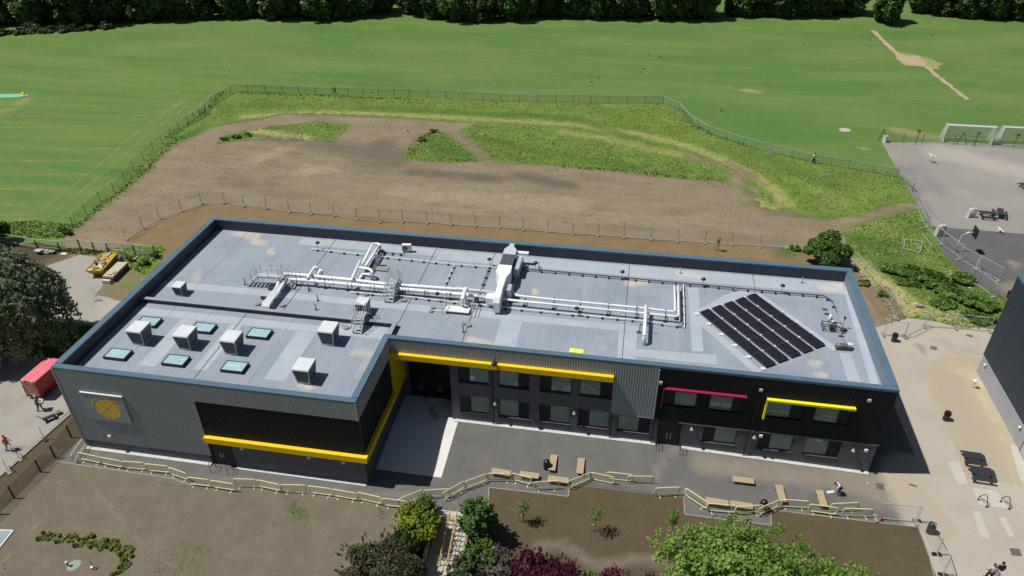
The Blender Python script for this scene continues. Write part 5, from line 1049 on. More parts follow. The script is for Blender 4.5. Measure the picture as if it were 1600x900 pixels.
for x, y in [(74.44,19.87)]:
    l = thing('lamp_bollard', 'small white-topped bollard at the end of the buff strip beside the right hall', 'bollard', (74.55,19.89)); MB().cyl((0, 0, 0), .05, .8, 8).build('post', galv_m, l); MB().dome((0, 0, .8), .2, .14, 10, 4, True).build('head', white_m, l, smooth=True)
sheet('threshold_slab', [(75.19,12.9),(76.16,12.63),(74.55,8.24),(74.54,9.22)], .028, concrete, grid=.6, step=.6)

# ================================================================== FENCES
def wire_mesh(n_v, n_h, w=.007):
    """unit panel: 1 m wide, 1 m high, thin flat wires crossing"""
    m = MB()
    for i in range(n_v):
        x = (i+.5)/n_v; a = w/2; m.quad((x-a, 0, 0), (x+a, 0, 0), (x+a, 0, 1), (x-a, 0, 1))
    for j in range(n_h):
        z = (j+.5)/n_h; a = w/2; m.quad((0, 0, z-a), (1, 0, z-a), (1, 0, z+a), (0, 0, z+a))
    return m
def mesh_data(m, name, mat): o = m.build(name, mat); d = o.data; bpy.data.objects.remove(o); return d
wm_green = mesh_data(wire_mesh(26, 9, .006), 'wire_panel', green_wire)
wm_black = mesh_data(wire_mesh(26, 12, .0085), 'wire_panel', frame_m)
wm_galv = mesh_data(wire_mesh(24, 12, .0022), 'wire_panel', galv_m)
post_green = mesh_data(MB().box(-.03, -.03, 0, .03, .03, 1), 'fence_post', M('fence post green', (.14,.23,.17)))
post_black = mesh_data(MB().box(-.045, -.045, 0, .045, .045, 1), 'fence_post', frame_m)
rail_pale = mesh_data(MB().bar((0, 0, 0), (1, 0, 0), .085), 'top_rail', pale_rail)
rail_galv = mesh_data(MB().bar((0, 0, 0), (1, 0, 0), .04), 'panel_rail', galv_m)
post_galv = mesh_data(MB().cyl((0, 0, 0), .025, 1, 6), 'panel_post', galv_m)
foot_me = mesh_data(MB().prism([(-.10, -.36), (.10, -.36), (.12, -.3), (.12, .3), (.10, .36), (-.10, .36), (-.12, .3), (-.12, -.3)], 0, .15), 'rubber_foot', conc_b)
foot_blk = mesh_data(MB().prism([(-.10, -.32), (.10, -.32), (.12, .3), (-.12, .3)], 0, .14), 'rubber_foot', rubber_m)
def fence(name, label, pts, h, gap, wire, post, top=None, cat='fence', base=0.):
    root = thing(name, label, cat, (*pts[0][:2], 0)); O0 = Vector((*pts[0][:2], 0))
    for a, b in zip(pts, pts[1:]):
        a, b = Vector((*a[:2], 0)), Vector((*b[:2], 0)); L = (b-a).length; n = max(1, round(L/gap)); ang = math.atan2((b-a).y, (b-a).x)
        for i in range(n):
            p = a.lerp(b, i/n)-O0; w = L/n
            put('fence_panel', wire, root, loc=(p.x, p.y, .05+base), rz=ang, scale=(w, 1, h-.05))
            put('fence_post', post, root, loc=(p.x, p.y, base), rz=ang, scale=(1, 1, h+.05))
            if top: put('top_rail', top, root, loc=(p.x, p.y, h+base), rz=ang, scale=(w, 1, 1))
    p = Vector((*pts[-1][:2], 0))-O0; put('fence_post', post, root, loc=(p.x, p.y, base), scale=(1, 1, h+.05))
    return root
fence('field_fence', 'long green mesh fence up the left side of the bare plot to its gate', [(-25.93,33.84),(-26.66,37.37),(-27.15,40.98),(-26.94,43.74),(-28.44,50.67),(-29.8,57.76),(-30.29,65.86),(-30.5,68.96)], 1.45, 3.1, wm_green, post_green)
fence('field_fence', 'green mesh fence with pale top rail along the far edge of the bare plot', [(-30.45,72.55),(-31.25,78.13),(-31.02,84.67),(-24.81,85.81),(-12.04,86.21),(1.91,87.69),(21.92,87.92),(46.78,90.81)], 1.35, 3.1, wm_green, post_green, rail_pale)
fence('field_fence', 'green mesh fence with pale rail curving away right behind the rough grass', [(46.78,90.81),(49.48,87.87),(51.05,82.38),(53.73,78.02),(58.9,73.85),(62.64,71.71),(68.36,68.84),(72.99,67.55),(79.07,65.48),(79.97,61.13)], 1.35, 3.0, wm_green, post_green, rail_pale)
g = fence('plot_gate', 'open mesh gate in the left corner of the far fence', [(-30.5,68.96),(-29.99,73.85)], 1.4, 1.6, wm_green, post_green, rail_pale, 'gate')
g.rotation_euler = (0, 0, .0)
MB().bar((0, .05, .1), (1.6, 1.0, 1.35), .05).build('gate_brace', galv_m, g)
for (x, y), w_, h_, l, nm in (((23.95,88.07), .85, .55, 'small white notice on the middle of the far fence', 'fence_notice'), ((62.56,70.98), .75, .95, 'upright white notice on the curving far fence', 'fence_notice'), ((-4.59,86.33), .5, .35, 'tiny pale notice on the far fence left of centre', 'fence_notice')):
    o = MB().box(-w_/2, -.02, 0, w_/2, .02, h_).build(nm, white_m if 'tiny' not in l else pale_rail); o.location = (x, y-.1, .75 if h_ < .9 else .35); tag(o, l, 'notice', 'notices on the far fence')
fr_ = thing('stray_panel', 'broken grey fence panel lying in the rough grass near the walker', 'fence panel', (69.86,64.64)); MB().box(-1.0, -.3, .05, 1.0, -.22, .12).box(-.8, .1, .05, 1.1, .18, .12).box(-.9, .4, .05, -.2, .46, .1).build('slat', pale_rail, fr_)
# heras fence panels
hn = [0]
def heras(pts, label, h=1.75, gap=2.9, foot=foot_me, group=None, galv=rail_galv, wire=wm_galv, rails=True, name='temporary_fence'):
    root = thing(name, label, 'temporary fence', (*pts[0][:2], 0), group=group); O0 = Vector((*pts[0][:2], 0)); last = None
    for a, b in zip(pts, pts[1:]):
        a, b = Vector((*a[:2], 0)), Vector((*b[:2], 0)); L = (b-a).length; n = max(1, round(L/gap)); ang = math.atan2((b-a).y, (b-a).x)
        for i in range(n):
            p = a.lerp(b, i/n)-O0; w = L/n-.06
            e = put('fence_panel', wire, root, loc=(p.x, p.y, .17), rz=ang, scale=(w, 1, h-.17)); 
            for z in (.17, h): put('panel_rail', rail_galv, root, loc=(p.x, p.y, z), rz=ang, scale=(w, 1, 1))
            q = p+(b-a).normalized()*w
            for s_ in (p, q): put('panel_post', post_galv, root, loc=(s_.x, s_.y, .05), scale=(1, 1, h-.03))
            put('rubber_foot', foot, root, loc=(p.x, p.y, 0), rz=ang)
    p = Vector((*pts[-1][:2], 0))-O0; put('rubber_foot', foot, root, loc=(p.x, p.y, 0), rz=ang)
    return root
heras([(-17.55,32.1),(-17.1,35.02),(-16.46,37.69),(-14.88,40.17),(-13.22,42.38),(-10.33,43.12),(-7.37,42.67),(-4.12,42.46),(-0.76,42.09),(2.24,42.04),(5.38,42.01),(8.58,41.48),(11.7,41.29),(14.55,41.84),(17.68,42.01),(20.73,42.08),(23.83,42.16),(26.89,42.32),(29.9,42.23),(32.94,42.15),(36.03,42.08),(39.14,42.34),(42.25,42.29),(45.47,42.34),(48.66,42.39),(51.83,42.51),(54.97,42.64),(58.23,42.71),(61.26,42.9)],
      'long run of wire panel fencing between the building and the bare plot', gap=4)
heras([(68.26,40.38),(68.77,37.86),(70.43,32.32),(70.33,29.75)], 'wire panel fencing along the brown track behind the right end of the building', gap=4)
heras([(70.41,30.11),(69.57,29.4)], 'short return panel where the brown track meets the pale paving', gap=2)
heras([(70.46,26.83),(72.87,28.95),(75.86,29.12),(79.01,29.09)], 'wire panels along the back edge of the pale paving', gap=3.4)
heras([(68.48,26.82),(70.46,26.83)], 'single wire panel beside the black bin near the building back corner', gap=4)
heras([(79.34,55.93),(78.93,52.35),(79.05,50.86),(79.47,46.62),(80.67,43.55)], 'wire panels bending along the left edge of the dark court', gap=3.2)
heras([(80.41,43.36),(81.88,41.36),(83.27,39.17)], 'wire panels beside the basketball post on the dark court', gap=3.2)
heras([(80.24,38.67),(81.59,35.72)], 'wire panel in the corner of the dark court by the bushes', gap=4)
heras([(80.24,38.67),(81.65,41.45)], 'cross panel joining two fence runs on the dark court', gap=4)
heras([(62.53,3.06),(65.32,3.18)], 'wire panel at the right end of the yellow barriers', gap=4)
heras([(65.45,3.32),(66.03,0.49)], 'wire panel beside the black domed bin at the lower right', gap=4, foot=foot_blk)
heras([(66.03,0.49),(65.96,-1.19),(65.79,-2.76)], 'wire panel at the bottom edge right of the garden', gap=4, foot=foot_blk)
# grey frame lying on the rough grass
fl = thing('fallen_frame', 'thin grey metal frame lying flat on the rough grass', 'metal frame', (76.2,45.03)); q = [(75.5,47.06),(77.44,46.75),(76.35,44.01),(74.75,44.64)]; m = MB()
for a, b in zip(q, q[1:]+q[:1]): m.bar((a[0]-fl.location.x, a[1]-fl.location.y, .25), (b[0]-fl.location.x, b[1]-fl.location.y, .25), .06)
a, b = [(77.93,48.88),(78.25,45.81)]; m.bar((a[0]-fl.location.x, a[1]-fl.location.y, .2), (b[0]-fl.location.x, b[1]-fl.location.y, .2), .06); m.build('frame', galv_m, fl)
# fence at the back left with black posts, heras boards with notices
bf = thing('site_fence', 'grey rail and black post fence behind the loaded skip', 'fence', (-21.52,28.37)); O0 = bf.location
pts = [(-36.32,29.53),(-29.29,28.47),(-26.46,28.16),(-23.5,28.19),(-21.38,28.99),(-19.33,28.72),(-17.49,28.72),(-14.24,28.96),(-11.6,28.94)]
for i, (a, b) in enumerate(zip(pts, pts[1:])):
    MB().bar((a[0], a[1], 1.5), (b[0], b[1], 1.5), .06).bar((a[0], a[1], .5), (b[0], b[1], .5), .05).build('fence_rail', galv_m, bf, world=True)
    ang = math.atan2(b[1]-a[1], b[0]-a[0]); put('fence_panel', wm_galv, bf, loc=(a[0]-O0.x, a[1]-O0.y, .1), rz=ang, scale=(math.dist(a, b), 1, 1.4))
    put('fence_post', post_black, bf, loc=(b[0]-O0.x, b[1]-O0.y, 0), scale=(1.2, 1.2, 1.5 if i > 2 else 1.3))
for pts, l in (([(-16.68,28.26),(-14.86,28.26)], 'upright grey fence panel with cross rail behind the skip'), ([(-13.74,28.3),(-11.72,28.34)], 'upright grey fence panel carrying two white notices')):
    t = heras(pts, l, h=1.9, gap=4); L_ = math.dist(*pts)
    if 'notices' in l:
        for k in (.25, .95): MB().box(k, -.05, .9, k+.5, -.02, 1.35).build('notice', white_m, t)
    else: MB().bar((0, 0, 1.0), (L_, 0, 1.0), .08).build('cross_rail', galv_m, t)
# black mesh fence beside the brown bank, front left
fence('boundary_fence', 'black mesh fence with dark posts between the brown bank and the left garden', [(-2.52,-10.5),(-2.03,-7.36),(-2.03,-5.82),(-1.88,-3.1),(-1.75,-1.54),(-1.99,0.77),(-2.19,1.96)], 1.35, 2.2, wm_black, post_black)
fence('court_fence', 'low dark mesh fence in front of the goals', [(80.32,78.78),(85.99,79.16),(90.65,79.39),(96.05,79.24),(100.98,79.03),(107.31,78.57)], 1.5, 3.4, wm_green, post_green)
for (x, y), s_, l in (((90.94,79.44), .9, 'pair of dark braces in the court fence inside the left goal'), ((80.48,79.06), -.5, 'leaning dark brace at the left end of the court fence')):
    t = thing('fence_brace', l, 'fence brace', (x, y, 0)); MB().bar((0, 0, 0), (s_*.8, .1, 2.0), .07).bar((s_*1.7, 0, 0), (s_*.8, .1, 2.0), .07).build('brace', frame_m, t)
for (x, y), c_, l in (((84.89,78.48), (.45,.08,.05), 'small red board on the court fence left of the goals'), ((93.47,79.08), (.03,.30,.12), 'small green board hanging inside the left goal'), ((99,79.21), (.40,.04,.06), 'small dark red board inside the right goal')):
    t = thing('fence_board', l, 'board', (x, y, 0)); MB().bar((0, 0, 0), (0, 0, 2.1), .06).build('post', frame_m, t); MB().box(-.25, -.06, 2.0, .25, .0, 2.35).build('board', M('board %s' % l[6:9], c_), t)

# ================================================================== YELLOW BARRIERS
bl = """129.8,683.8 111,710.5;121,706.6 153,713.6;154,713.8 187.6,720;189,720.4 224,723;226,724.5 261.5,728;263,730 290.5,739.5;292,745.5 326,749.4;329,750.5 364,756;365,748 399.5,749;401,749.4 435.6,757;438.4,757 477,758;481.4,759 517.5,763.6;518.8,764 555.6,770.6;558,769 595,777;597.5,778.4 635,782.8;623,780 660,764.4;662.4,766 701,763.6;692,770 725,751.6;726.4,752.4 760.6,740;762,739.6 799,739.6;800.5,739 830,746.8;835,753 874,751;888.5,751.6 923,738;924,738 960,745.6;948.4,737.4 988,741.6;982,743.8 1021.6,744.4;1025,762.6 1063,761;1072,762.4 1106,785;1106.5,786.5 1150,790;1151,791.4 1193,789;1187,794 1218,781;1223,780 1264,783;1266,787.4 1310,793.6;1300,787 1343,785;1320,794 1365,795.6"""
BARR = [(-0.12,0.13),(0.16,-1.76),(0.49,-1.43),(2.43,-1.59),(2.49,-1.6),(4.45,-1.7),(4.54,-1.71),(6.4,-1.58),(6.56,-1.66),(8.47,-1.58),(8.62,-1.69),(10.32,-2.04),(10.6,-2.39),(12.4,-2.34),(12.58,-2.38),(14.46,-2.43),(14.26,-1.94),(15.98,-1.72),(16.06,-1.73),(17.96,-1.9),(18.09,-1.88),(19.99,-1.63),(20.23,-1.65),(22.08,-1.64),(22.15,-1.65),(24.06,-1.74),(24.14,-1.63),(26.07,-1.81),(26.21,-1.87),(28.07,-1.83),(27.45,-1.76),(28.94,-0.54),(29.08,-0.61),(30.89,-0.16),(30.56,-0.62),(31.88,0.78),(31.96,0.74),(33.45,1.8),(33.52,1.84),(35.33,2.14),(35.4,2.19),(36.92,1.93),(37.22,1.58),(39.09,2.02),(39.8,2.1),(41.39,3.26),(41.44,3.27),(43.24,3.07),(42.64,3.51),(44.59,3.56),(44.3,3.37),(46.23,3.65),(46.41,2.51),(48.23,2.91),(48.65,2.89),(50.22,1.75),(50.23,1.67),(52.25,1.79),(52.29,1.72),(54.26,2.19),(53.95,1.84),(55.48,2.88),(55.73,2.98),(57.62,3.12),(57.67,2.86),(59.65,2.82),(59.26,3.15),(61.29,3.61),(60.11,2.87),(62.17,3.12)]
BL = ['yellow barrier turned end-on at the left corner of the building', 'yellow barrier meeting the end-on one at the far left of the front path']
near = {15: 'yellow barrier slanting up from the soil edge, first of the zigzag left of the steps', 16: 'yellow barrier across the path just above the top of the steps', 17: 'yellow barrier slanting up beside the broad green bush', 18: 'yellow barrier slanting up to the first timber bench',
 19: 'yellow barrier in front of the leftmost timber bench', 20: 'yellow barrier sloping down in front of the second timber bench', 21: 'yellow barrier in front of the third timber bench', 22: 'yellow barrier slanting up past the right end of the third bench', 23: 'yellow barrier sloping down right of the kerb peak near two upright benches',
 24: 'yellow barrier standing furthest back, right of the upright benches', 25: 'yellow barrier directly left of the path gap, overlapping the furthest back one', 26: 'yellow barrier alone right of the path gap', 27: 'yellow barrier steeply angled left of the two end-to-end benches', 28: 'yellow barrier in front of the left one of the end-to-end benches',
 29: 'yellow barrier in front of the right one of the end-to-end benches', 30: 'yellow barrier slanting up beside the domed black bin', 31: 'yellow barrier right of the domed bin, under the end of a bench', 32: 'yellow barrier under the end of the rightmost bench', 33: 'yellow barrier standing behind the last two at the right end', 34: 'yellow barrier furthest right of the whole row'}
def barrier_mesh():
    f = MB(); H = .95; z0 = .24
    f.tube([(.04, 0, z0+.05), (.0, 0, z0+.12), (0, 0, H-.10), (.03, 0, H-.03), (.10, 0, H), (.90, 0, H), (.97, 0, H-.03), (1, 0, H-.10), (1, 0, z0+.12), (.96, 0, z0+.05), (.9, 0, z0), (.1, 0, z0), (.04, 0, z0+.05)], .034, 6)
    b = MB()
    for i in range(15): x = .06+.88*i/14; b.bar((x, 0, z0), (x, 0, H), .008, .012)
    ft = MB().bar((0, -.24, .03), (0, .24, .03), .05, .035).bar((0, 0, .03), (0, 0, z0), .055)
    return [mesh_data(x, n, barrier_mesh_mat) for x, n in ((f, 'frame'), (b, 'bar'), (ft, 'foot'))]
barrier_mesh_mat = barrier_m
fme, bme, ftme = barrier_mesh()
for i in range(0, len(BARR), 2):
    a, b = BARR[i], BARR[i+1]; k = i//2; L = math.dist(a, b); ang = math.atan2(b[1]-a[1], b[0]-a[0])
    lab = BL[k] if k < 2 else near.get(k, 'yellow crowd barrier, %s from the left corner of the building along the soil edge' % ORD[k])
    t = thing('crowd_barrier', lab, 'barrier', (*a, 0), ang, 'yellow crowd barriers along the front path')
    put('frame', fme, t, scale=(L, 1, 1)); put('bars', bme, t, scale=(L, 1, 1))
    for x in (.18, .82): put('foot', ftme, t, loc=(x*L, 0, 0), rz=.15*(-1)**k)

# ================================================================== BENCHES, BINS, TABLES
def bench_parts():
    top = [mesh_data(MB().box(-.85, -.28+.14*j, .43, .85, -.28+.14*j+.128, .49), 'slat', wood_m) for j in range(4)]
    leg = mesh_data(MB().box(-.03, -.24, 0, .03, -.18, .43).box(-.03, .18, 0, .03, .24, .43).box(-.03, -.24, .38, .03, .24, .43), 'leg', frame_m)
    return top, leg
b_top, b_leg = bench_parts()
for (px_, l) in (([(33.66,2.62),(35.21,2.55)], 'timber bench furthest left behind the yellow barriers'), ([(35.9,2.66),(37.42,2.65)], 'timber bench second from left behind the yellow barriers'), ([(38.14,2.57),(39.74,2.58)], 'timber bench third from left, just past the domed bin'),
        ([(38.33,5.07),(38.33,3.41)], 'timber bench set end-on beside the domed black bin'), ([(40.53,5.08),(40.55,3.44)], 'timber bench set end-on, alone right of the domed bin'), ([(52.32,4.88),(53.91,4.89)], 'timber bench alone in the middle of the right path'),
        ([(50.17,2.42),(51.81,2.35)], 'left one of two end-to-end timber benches in the paved bay'), ([(51.95,2.38),(53.58,2.34)], 'right one of two end-to-end timber benches in the paved bay'), ([(55.76,4.81),(55.89,3.19)], 'angled timber bench between the domed bin and the stooping person'), ([(58.73,4.79),(58.84,3.26)], 'angled timber bench furthest right')):
    a, b = px_; L = math.dist(a, b); ang = math.atan2(b[1]-a[1], b[0]-a[0]); t = thing('bench', l, 'bench', ((a[0]+b[0])/2, (a[1]+b[1])/2, 0), ang, 'timber slat benches on the front path')
    for s_ in b_top: put('slat', s_, t, scale=(L/1.7, 1, 1))
    for x in (-.36, .36): put('leg', b_leg, t, loc=(x*L, 0, 0))
def bin_(p, l, dome=False, h=.85, r=.27):
    t = thing('litter_bin', l, 'bin', (*p, 0), group='black litter bins')
    MB().cyl((0, 0, 0), r*.92, h*.8, 16, r).build('body', blk_m, t, smooth=False)
    if dome: MB().cyl((0, 0, h*.8), r*1.04, .16, 16).dome((0, 0, h*.8+.16), r*1.04, .25, 16, 5).build('hood', blk_m, t, smooth=True); MB().box(-.16, -r*1.06, h*.8+.02, .16, -r*1.02, h*.8+.15).build('opening', rubber_m, t)
    else: MB().cyl((0, 0, h*.8), r*1.05, .06, 16).cyl((0, 0, h*.8+.12), r*1.05, .10, 16, r*.9).build('lid', blk_m, t); MB().cyl((0, 0, h*.8+.06), r*.7, .06, 12).build('opening', rubber_m, t)
    MB().cyl((0, 0, h*.55), r*1.0, .03, 16).build('band', dgrey_m, t)
bin_((37.88,3.83), 'domed black bin beside the end-on benches near the left bay', True); bin_((54.37,2.53), 'domed black bin between the end-to-end benches and the slanting barrier', True); bin_((66.09,2.44), 'domed black bin tilted against the wire panels at the lower right', True)
bin_((69.25,26), 'black round bin by the wire panels at the back corner'); bin_((70.84,15.08), 'black round bin alone on the buff paving'); bin_((83.2,35.99), 'black round bin at the edge of the dark court', h=.7)
tbl_m = M('black recycled plastic', (.030,.034,.044), (.04,.045,.055), rough=.5)
def table(p, rz, l, s=1.0):
    t = thing('picnic_table', l, 'picnic table', (*p, 0), rz, 'black picnic tables')
    for j in range(5): MB().box(-.95*s, (-.36+.145*j)*s, .70*s, .95*s, (-.36+.145*j+.13)*s, .75*s).build('top_plank', tbl_m, t)
    for y in (-.85, .62): 
        for j in range(2): MB().box(-.95*s, (y+.125*j)*s, .42*s, .95*s, (y+.125*j+.11)*s, .46*s).build('seat_plank', tbl_m, t)
    for x in (-.65, .65): MB().bar((x*s, -.8*s, .39*s), (x*s, .8*s, .39*s), .07*s).bar((x*s, -.62*s, 0), (x*s, -.2*s, .70*s), .07*s).bar((x*s, .62*s, 0), (x*s, .2*s, .70*s), .07*s).build('leg_frame', tbl_m, t)
table((71.44,10.34), R(-3), 'black picnic table upper of the pair on the buff paving', .85); table((71.51,8.65), R(-3), 'black picnic table lower of the pair nearest the cycle stands', .92)
table((87.21,54.89), R(-4), 'black picnic table on the court beside the white frame'); table((88.85,55.51), R(70), 'black picnic table turned sideways on the light court'); table((95.49,64.61), R(10), 'black picnic table cut off by the right edge of the court')
for p, l in (((70.78,5.96), 'left looped cycle stand on the pale pad'), ((72.37,6.04), 'right looped cycle stand on the pale pad')):
    t = thing('cycle_stand', l, 'cycle stand', (*p, 0), R(-62), 'looped cycle stands'); MB().tube([(-.32, 0, 0), (-.36, 0, .35), (-.12, .02, .85), (.05, 0, .95), (.2, 0, .8), (.4, 0, .3), (.42, 0, 0)], .032, 8).build('loop', frame_m, t, smooth=True); MB().tube([(-.3, 0, .4), (.34, 0, .42)], .02, 6).build('cross_bar', frame_m, t)
    for x in (-.32, .42): MB().cyl((x, 0, .022), .1, .02, 8).build('base_plate', dgrey_m, t)
# manhole and grating covers
def cover(px_, l, mat=None, z=.032, name='drain_cover', cat='drain cover'):
    t = thing(name, l, cat, (px_[0][0], px_[0][1], 0), group='covers set in the paving'); n = len(px_); mb = MB()
    zz = z; mb.prism([(p[0]-px_[0][0], p[1]-px_[0][1]) for p in px_], zz-.03, zz); mb.build('plate', mat or dgrey_m, t); 
    a, b, c, d = [Vector((p[0]-px_[0][0], p[1]-px_[0][1], zz)) for p in px_]
    m = MB()
    for k in range(1, 4): m.bar(a.lerp(b, k/4), d.lerp(c, k/4), .02, .008).bar(a.lerp(d, k/4), b.lerp(c, k/4), .02, .008)
    m.build('rib', rubber_m, t)
cov_m = M('worn grey cover', (.17,.16,.15), (.13,.12,.115), rough=.8, sc=5); cov2 = M('rusty cover', (.25,.20,.14), (.2,.16,.115), rough=.8, sc=5)
cover([(63.29,6.06),(63.89,6.07),(63.9,6.72),(63.33,6.69)], 'square grey cover on the path near the building right corner', cov_m); cover([(71.19,1.31),(71.91,1.35),(71.97,1.98),(71.29,1.95)], 'square grey cover at the bottom right on the tan paving', cov_m)
cover([(45.95,6.15),(46.41,6.16),(46.36,6.71),(45.89,6.67)], 'small grey cover on the path before the black door', cov_m, z=.03); cover([(72.35,25.28),(72.93,25.08),(73.2,25.63),(72.61,25.84)], 'brown cover on the pale paving in front of the buff curve', cov2); cover([(76.46,28.14),(76.94,27.8),(77.23,28.16),(76.71,28.39)], 'brown cover near the back edge of the pale paving', cov2)
cover([(26.29,6.79),(26.92,6.74),(26.84,7.43),(26.21,7.45)], 'faint cover outline in the shaded entrance slab', cov_m, z=.36)
cn = thing('traffic_cone', 'small orange cone at the right end of the yellow barriers', 'cone', (62.83,3)); MB().box(-.16, -.16, 0, .16, .16, .04).build('base', rubber_m, cn); MB().cyl((0, 0, .04), .12, .5, 12, .025).build('body', M('faded orange', (.50,.14,.04), (.45,.12,.04)), cn)
# inspection cover and markers on the left garden
sep = thing('round_cover', 'round pale green lid on the soil beside the L-shaped hedge', 'lid', (6.43,-10.45)); MB().cyl((0, 0, 0), .44, .06, 24).build('lid', M('sage lid', (.22,.28,.23), (.26,.32,.27), rough=.6), sep); MB().cyl((0, 0, -.02), .48, .05, 24).build('rim', conc_b, sep)
v1 = thing('vent_post', 'short white-topped post beside the round green lid', 'post', (6.06,-10.56)); MB().cyl((0, 0, 0), .05, .45, 8).build('post', dgrey_m, v1); MB().dome((0, 0, .45), .11, .10, 10, 4).build('cap', white_m, v1)
v2 = thing('red_marker', 'low red and white marker on the soil right of the round lid', 'marker', (7.97,-10.45)); MB().box(-.12, -.1, 0, .18, .1, .1).build('base', M('red plastic', (.35,.03,.03)), v2); MB().cyl((-.12, 0, .1), .11, .1, 10).build('cap', white_m, v2); MB().bar((0, 0, .1), (-.12, .1, .85), .035).build('rod', frame_m, v2)
po = [(-3.79,-9.08),(0.08,-8.54),(0.2,-10.21),(-0.75,-12.49)]; pn_ = sheet('pond_cover', po, .05, M('pale blue grey sheet', (.25,.31,.33), (.30,.36,.38), rough=.4), grid=1.0, step=1.5, kind=None); tag(pn_, 'pale blue-grey sheet with white border at the left edge of the garden', 'cover sheet')
m = MB()
for a, b in zip(po, po[1:]): m.bar((*a, .07), (*b, .07), .09, .05)
m.build('white_border', white_m, pn_)
# ------------------------------------------------------------------ skip, materials, truck
sk_m = M('yellow skip paint', (.52,.36,.03), (.42,.28,.03), rough=.6, sc=3); 
a, b = (-15.59,23.25), (-16.34,27.88)
st = thing('skip', 'yellow skip heaped with rubble and boards, left of the building', 'skip', ((a[0]+b[0])/2, (a[1]+b[1])/2, 0), math.atan2(b[1]-a[1], b[0]-a[0]))
MB().hexa([(-1.3,-.65,.05),(1.3,-.65,.05),(1.3,.65,.05),(-1.3,.65,.05)], [(-1.95,-.9,.95),(1.95,-.9,.95),(1.95,.9,.95),(-1.95,.9,.95)]).build('skip_body', sk_m, st)
m = MB()
for p, q in (((-1.95,-.9),(1.95,-.9)),((1.95,-.9),(1.95,.9)),((1.95,.9),(-1.95,.9)),((-1.95,.9),(-1.95,-.9))): m.bar((*p, .98), (*q, .98), .1)
m.build('skip_rim', sk_m, st)
for i in range(9): x = -1.2+.3*i; MB().bar((x, -.68, .08), (x*1.4, -.93, .93), .06).build('stiffener', sk_m, st)
rub = [M('rubble %s' % n, c, rough=.9, sc=5) for n, c in (('pale', (.55,.48,.38)), ('grey', (.28,.26,.24)), ('brown', (.22,.15,.09)), ('white', (.68,.66,.6)))]
for i in range(46):
    x, y = rnd.uniform(-1.7, 1.7), rnd.uniform(-.7, .7); z = .8+rnd.uniform(0, .3); L = rnd.uniform(.15, .9); an = rnd.uniform(0, 6.3)
    MB().bar((x-L/2*math.cos(an), y-L/3*math.sin(an), z), (x+L/2*math.cos(an), y+L/3*math.sin(an), z+rnd.uniform(-.1, .25)), rnd.uniform(.08, .3), rnd.uniform(.04, .15)).build('debris', rub[i % 4], st)
MB().quad((-1.8,-.8,.82), (1.8,-.8,.82), (1.8,.8,.82), (-1.8,.8,.82)).build('rubble_bed', rub[1], st)
a, b = (-13.97,22.85), (-14.19,26.5)
pl = thing('material_stack', 'stack of pale boards topped with a round of stone beside the skip', 'board stack', ((a[0]+b[0])/2+.2, (a[1]+b[1])/2, 0), math.atan2(b[1]-a[1], b[0]-a[0]))
for i in range(6): MB().box(-1.6+.03*i, -.65, .12*i+.03, 1.6, .65-.02*i, .12*i+.13).build('board', rub[0] if i > 3 else rub[2] if i % 2 else dgrey_m, pl)
MB().cyl((-.7, 0, .75), .5, .08, 14).build('round_slab', rub[0], pl); MB().box(-2.0, -.5, 0, -1.7, .4, .5).build('bag', rub[3], pl)
dp = thing('debris_pile', 'heap of bags and white sacks behind the skip', 'rubbish heap', (-15.89,27.95))
for i in range(12): x, y = rnd.uniform(-.7, .7), rnd.uniform(-.4, .4); MB().dome((x, y, .1), rnd.uniform(.15, .35), rnd.uniform(.2, .45), 7, 3).build('sack', [rub[3], rub[1], M('blue sack', (.10,.16,.28))][i % 3] if i else rub[3], dp)
dp = thing('debris_pile', 'pale sheeting and junk beside the fence behind the hanging tree', 'rubbish heap', (-24.28,27.77))
for i in range(9): x, y = rnd.uniform(-1.6, 1.6), rnd.uniform(-.4, .4); MB().box(x-.4, y-.25, .05*i, x+.4, y+.25, .05*i+.12).build('sheet', [rub[3], rub[1], galv_m][i % 3], dp)
for p, rz, l in (((-12.74,19.62), R(100), 'single fence post and foot standing on the concrete below the skip'), ((-4.07,0.19), R(60), 'lone black post in a weighted foot near the walking person'), ((-4.54,-2.15), R(60), 'small barrier post with round foot at the left kerb, upper'), ((-4.42,-3.52), R(60), 'small barrier post with round foot at the left kerb, lower')):
    t = thing('post_base', l, 'post and foot', (*p, 0), rz); put('panel_post', post_galv, t, scale=(1, 1, 1.5)); MB().prism([(-.12, -.4), (.12, -.4), (.15, .3), (-.15, .3)], 0, .12).build('rubber_foot', conc_b if 'lone' not in l else rubber_m, t)
    if 'barrier' in l: MB().bar((0, 0, 1.1), (-.1, 1.1, 1.1), .04).build('arm', galv_m, t)
ck = thing('site_barrow', 'black folded trolley with boards on the left road near the kerb', 'trolley', (*(-5.22,2.41), 0), R(50)); MB().box(-.5, -.2, .3, .5, .2, .36).box(-.4, -.3, .05, -.3, .3, .3).box(.3, -.3, .05, .4, .3, .3).build('deck', frame_m, ck); MB().bar((-.5, 0, .36), (-.8, 0, .95), .05).build('handle', frame_m, ck); MB().box(.55, .1, .1, .95, .5, .3).build('board', rub[2], ck)
red_p = M('red vehicle paint', (.52,.022,.035), (.50,.02,.03), rough=.35, sc=.5); pink_p = M('faded pink roof', (.78,.16,.22), (.80,.19,.25), rough=.5, sc=.7)
tk = thing('red_van', 'red high-sided van with striped rear, partly hidden by the left corner of the building', 'van', (-8.35, 4.55, 0), R(-3))
MB().hexa([(-.78,0,.35),(.78,0,.35),(.78,3.7,.35),(-.78,3.7,.35)], [(-.76,.04,2.08),(.76,.04,2.08),(.76,3.3,2.08),(-.76,3.3,2.08)]).build('body', red_p, tk)
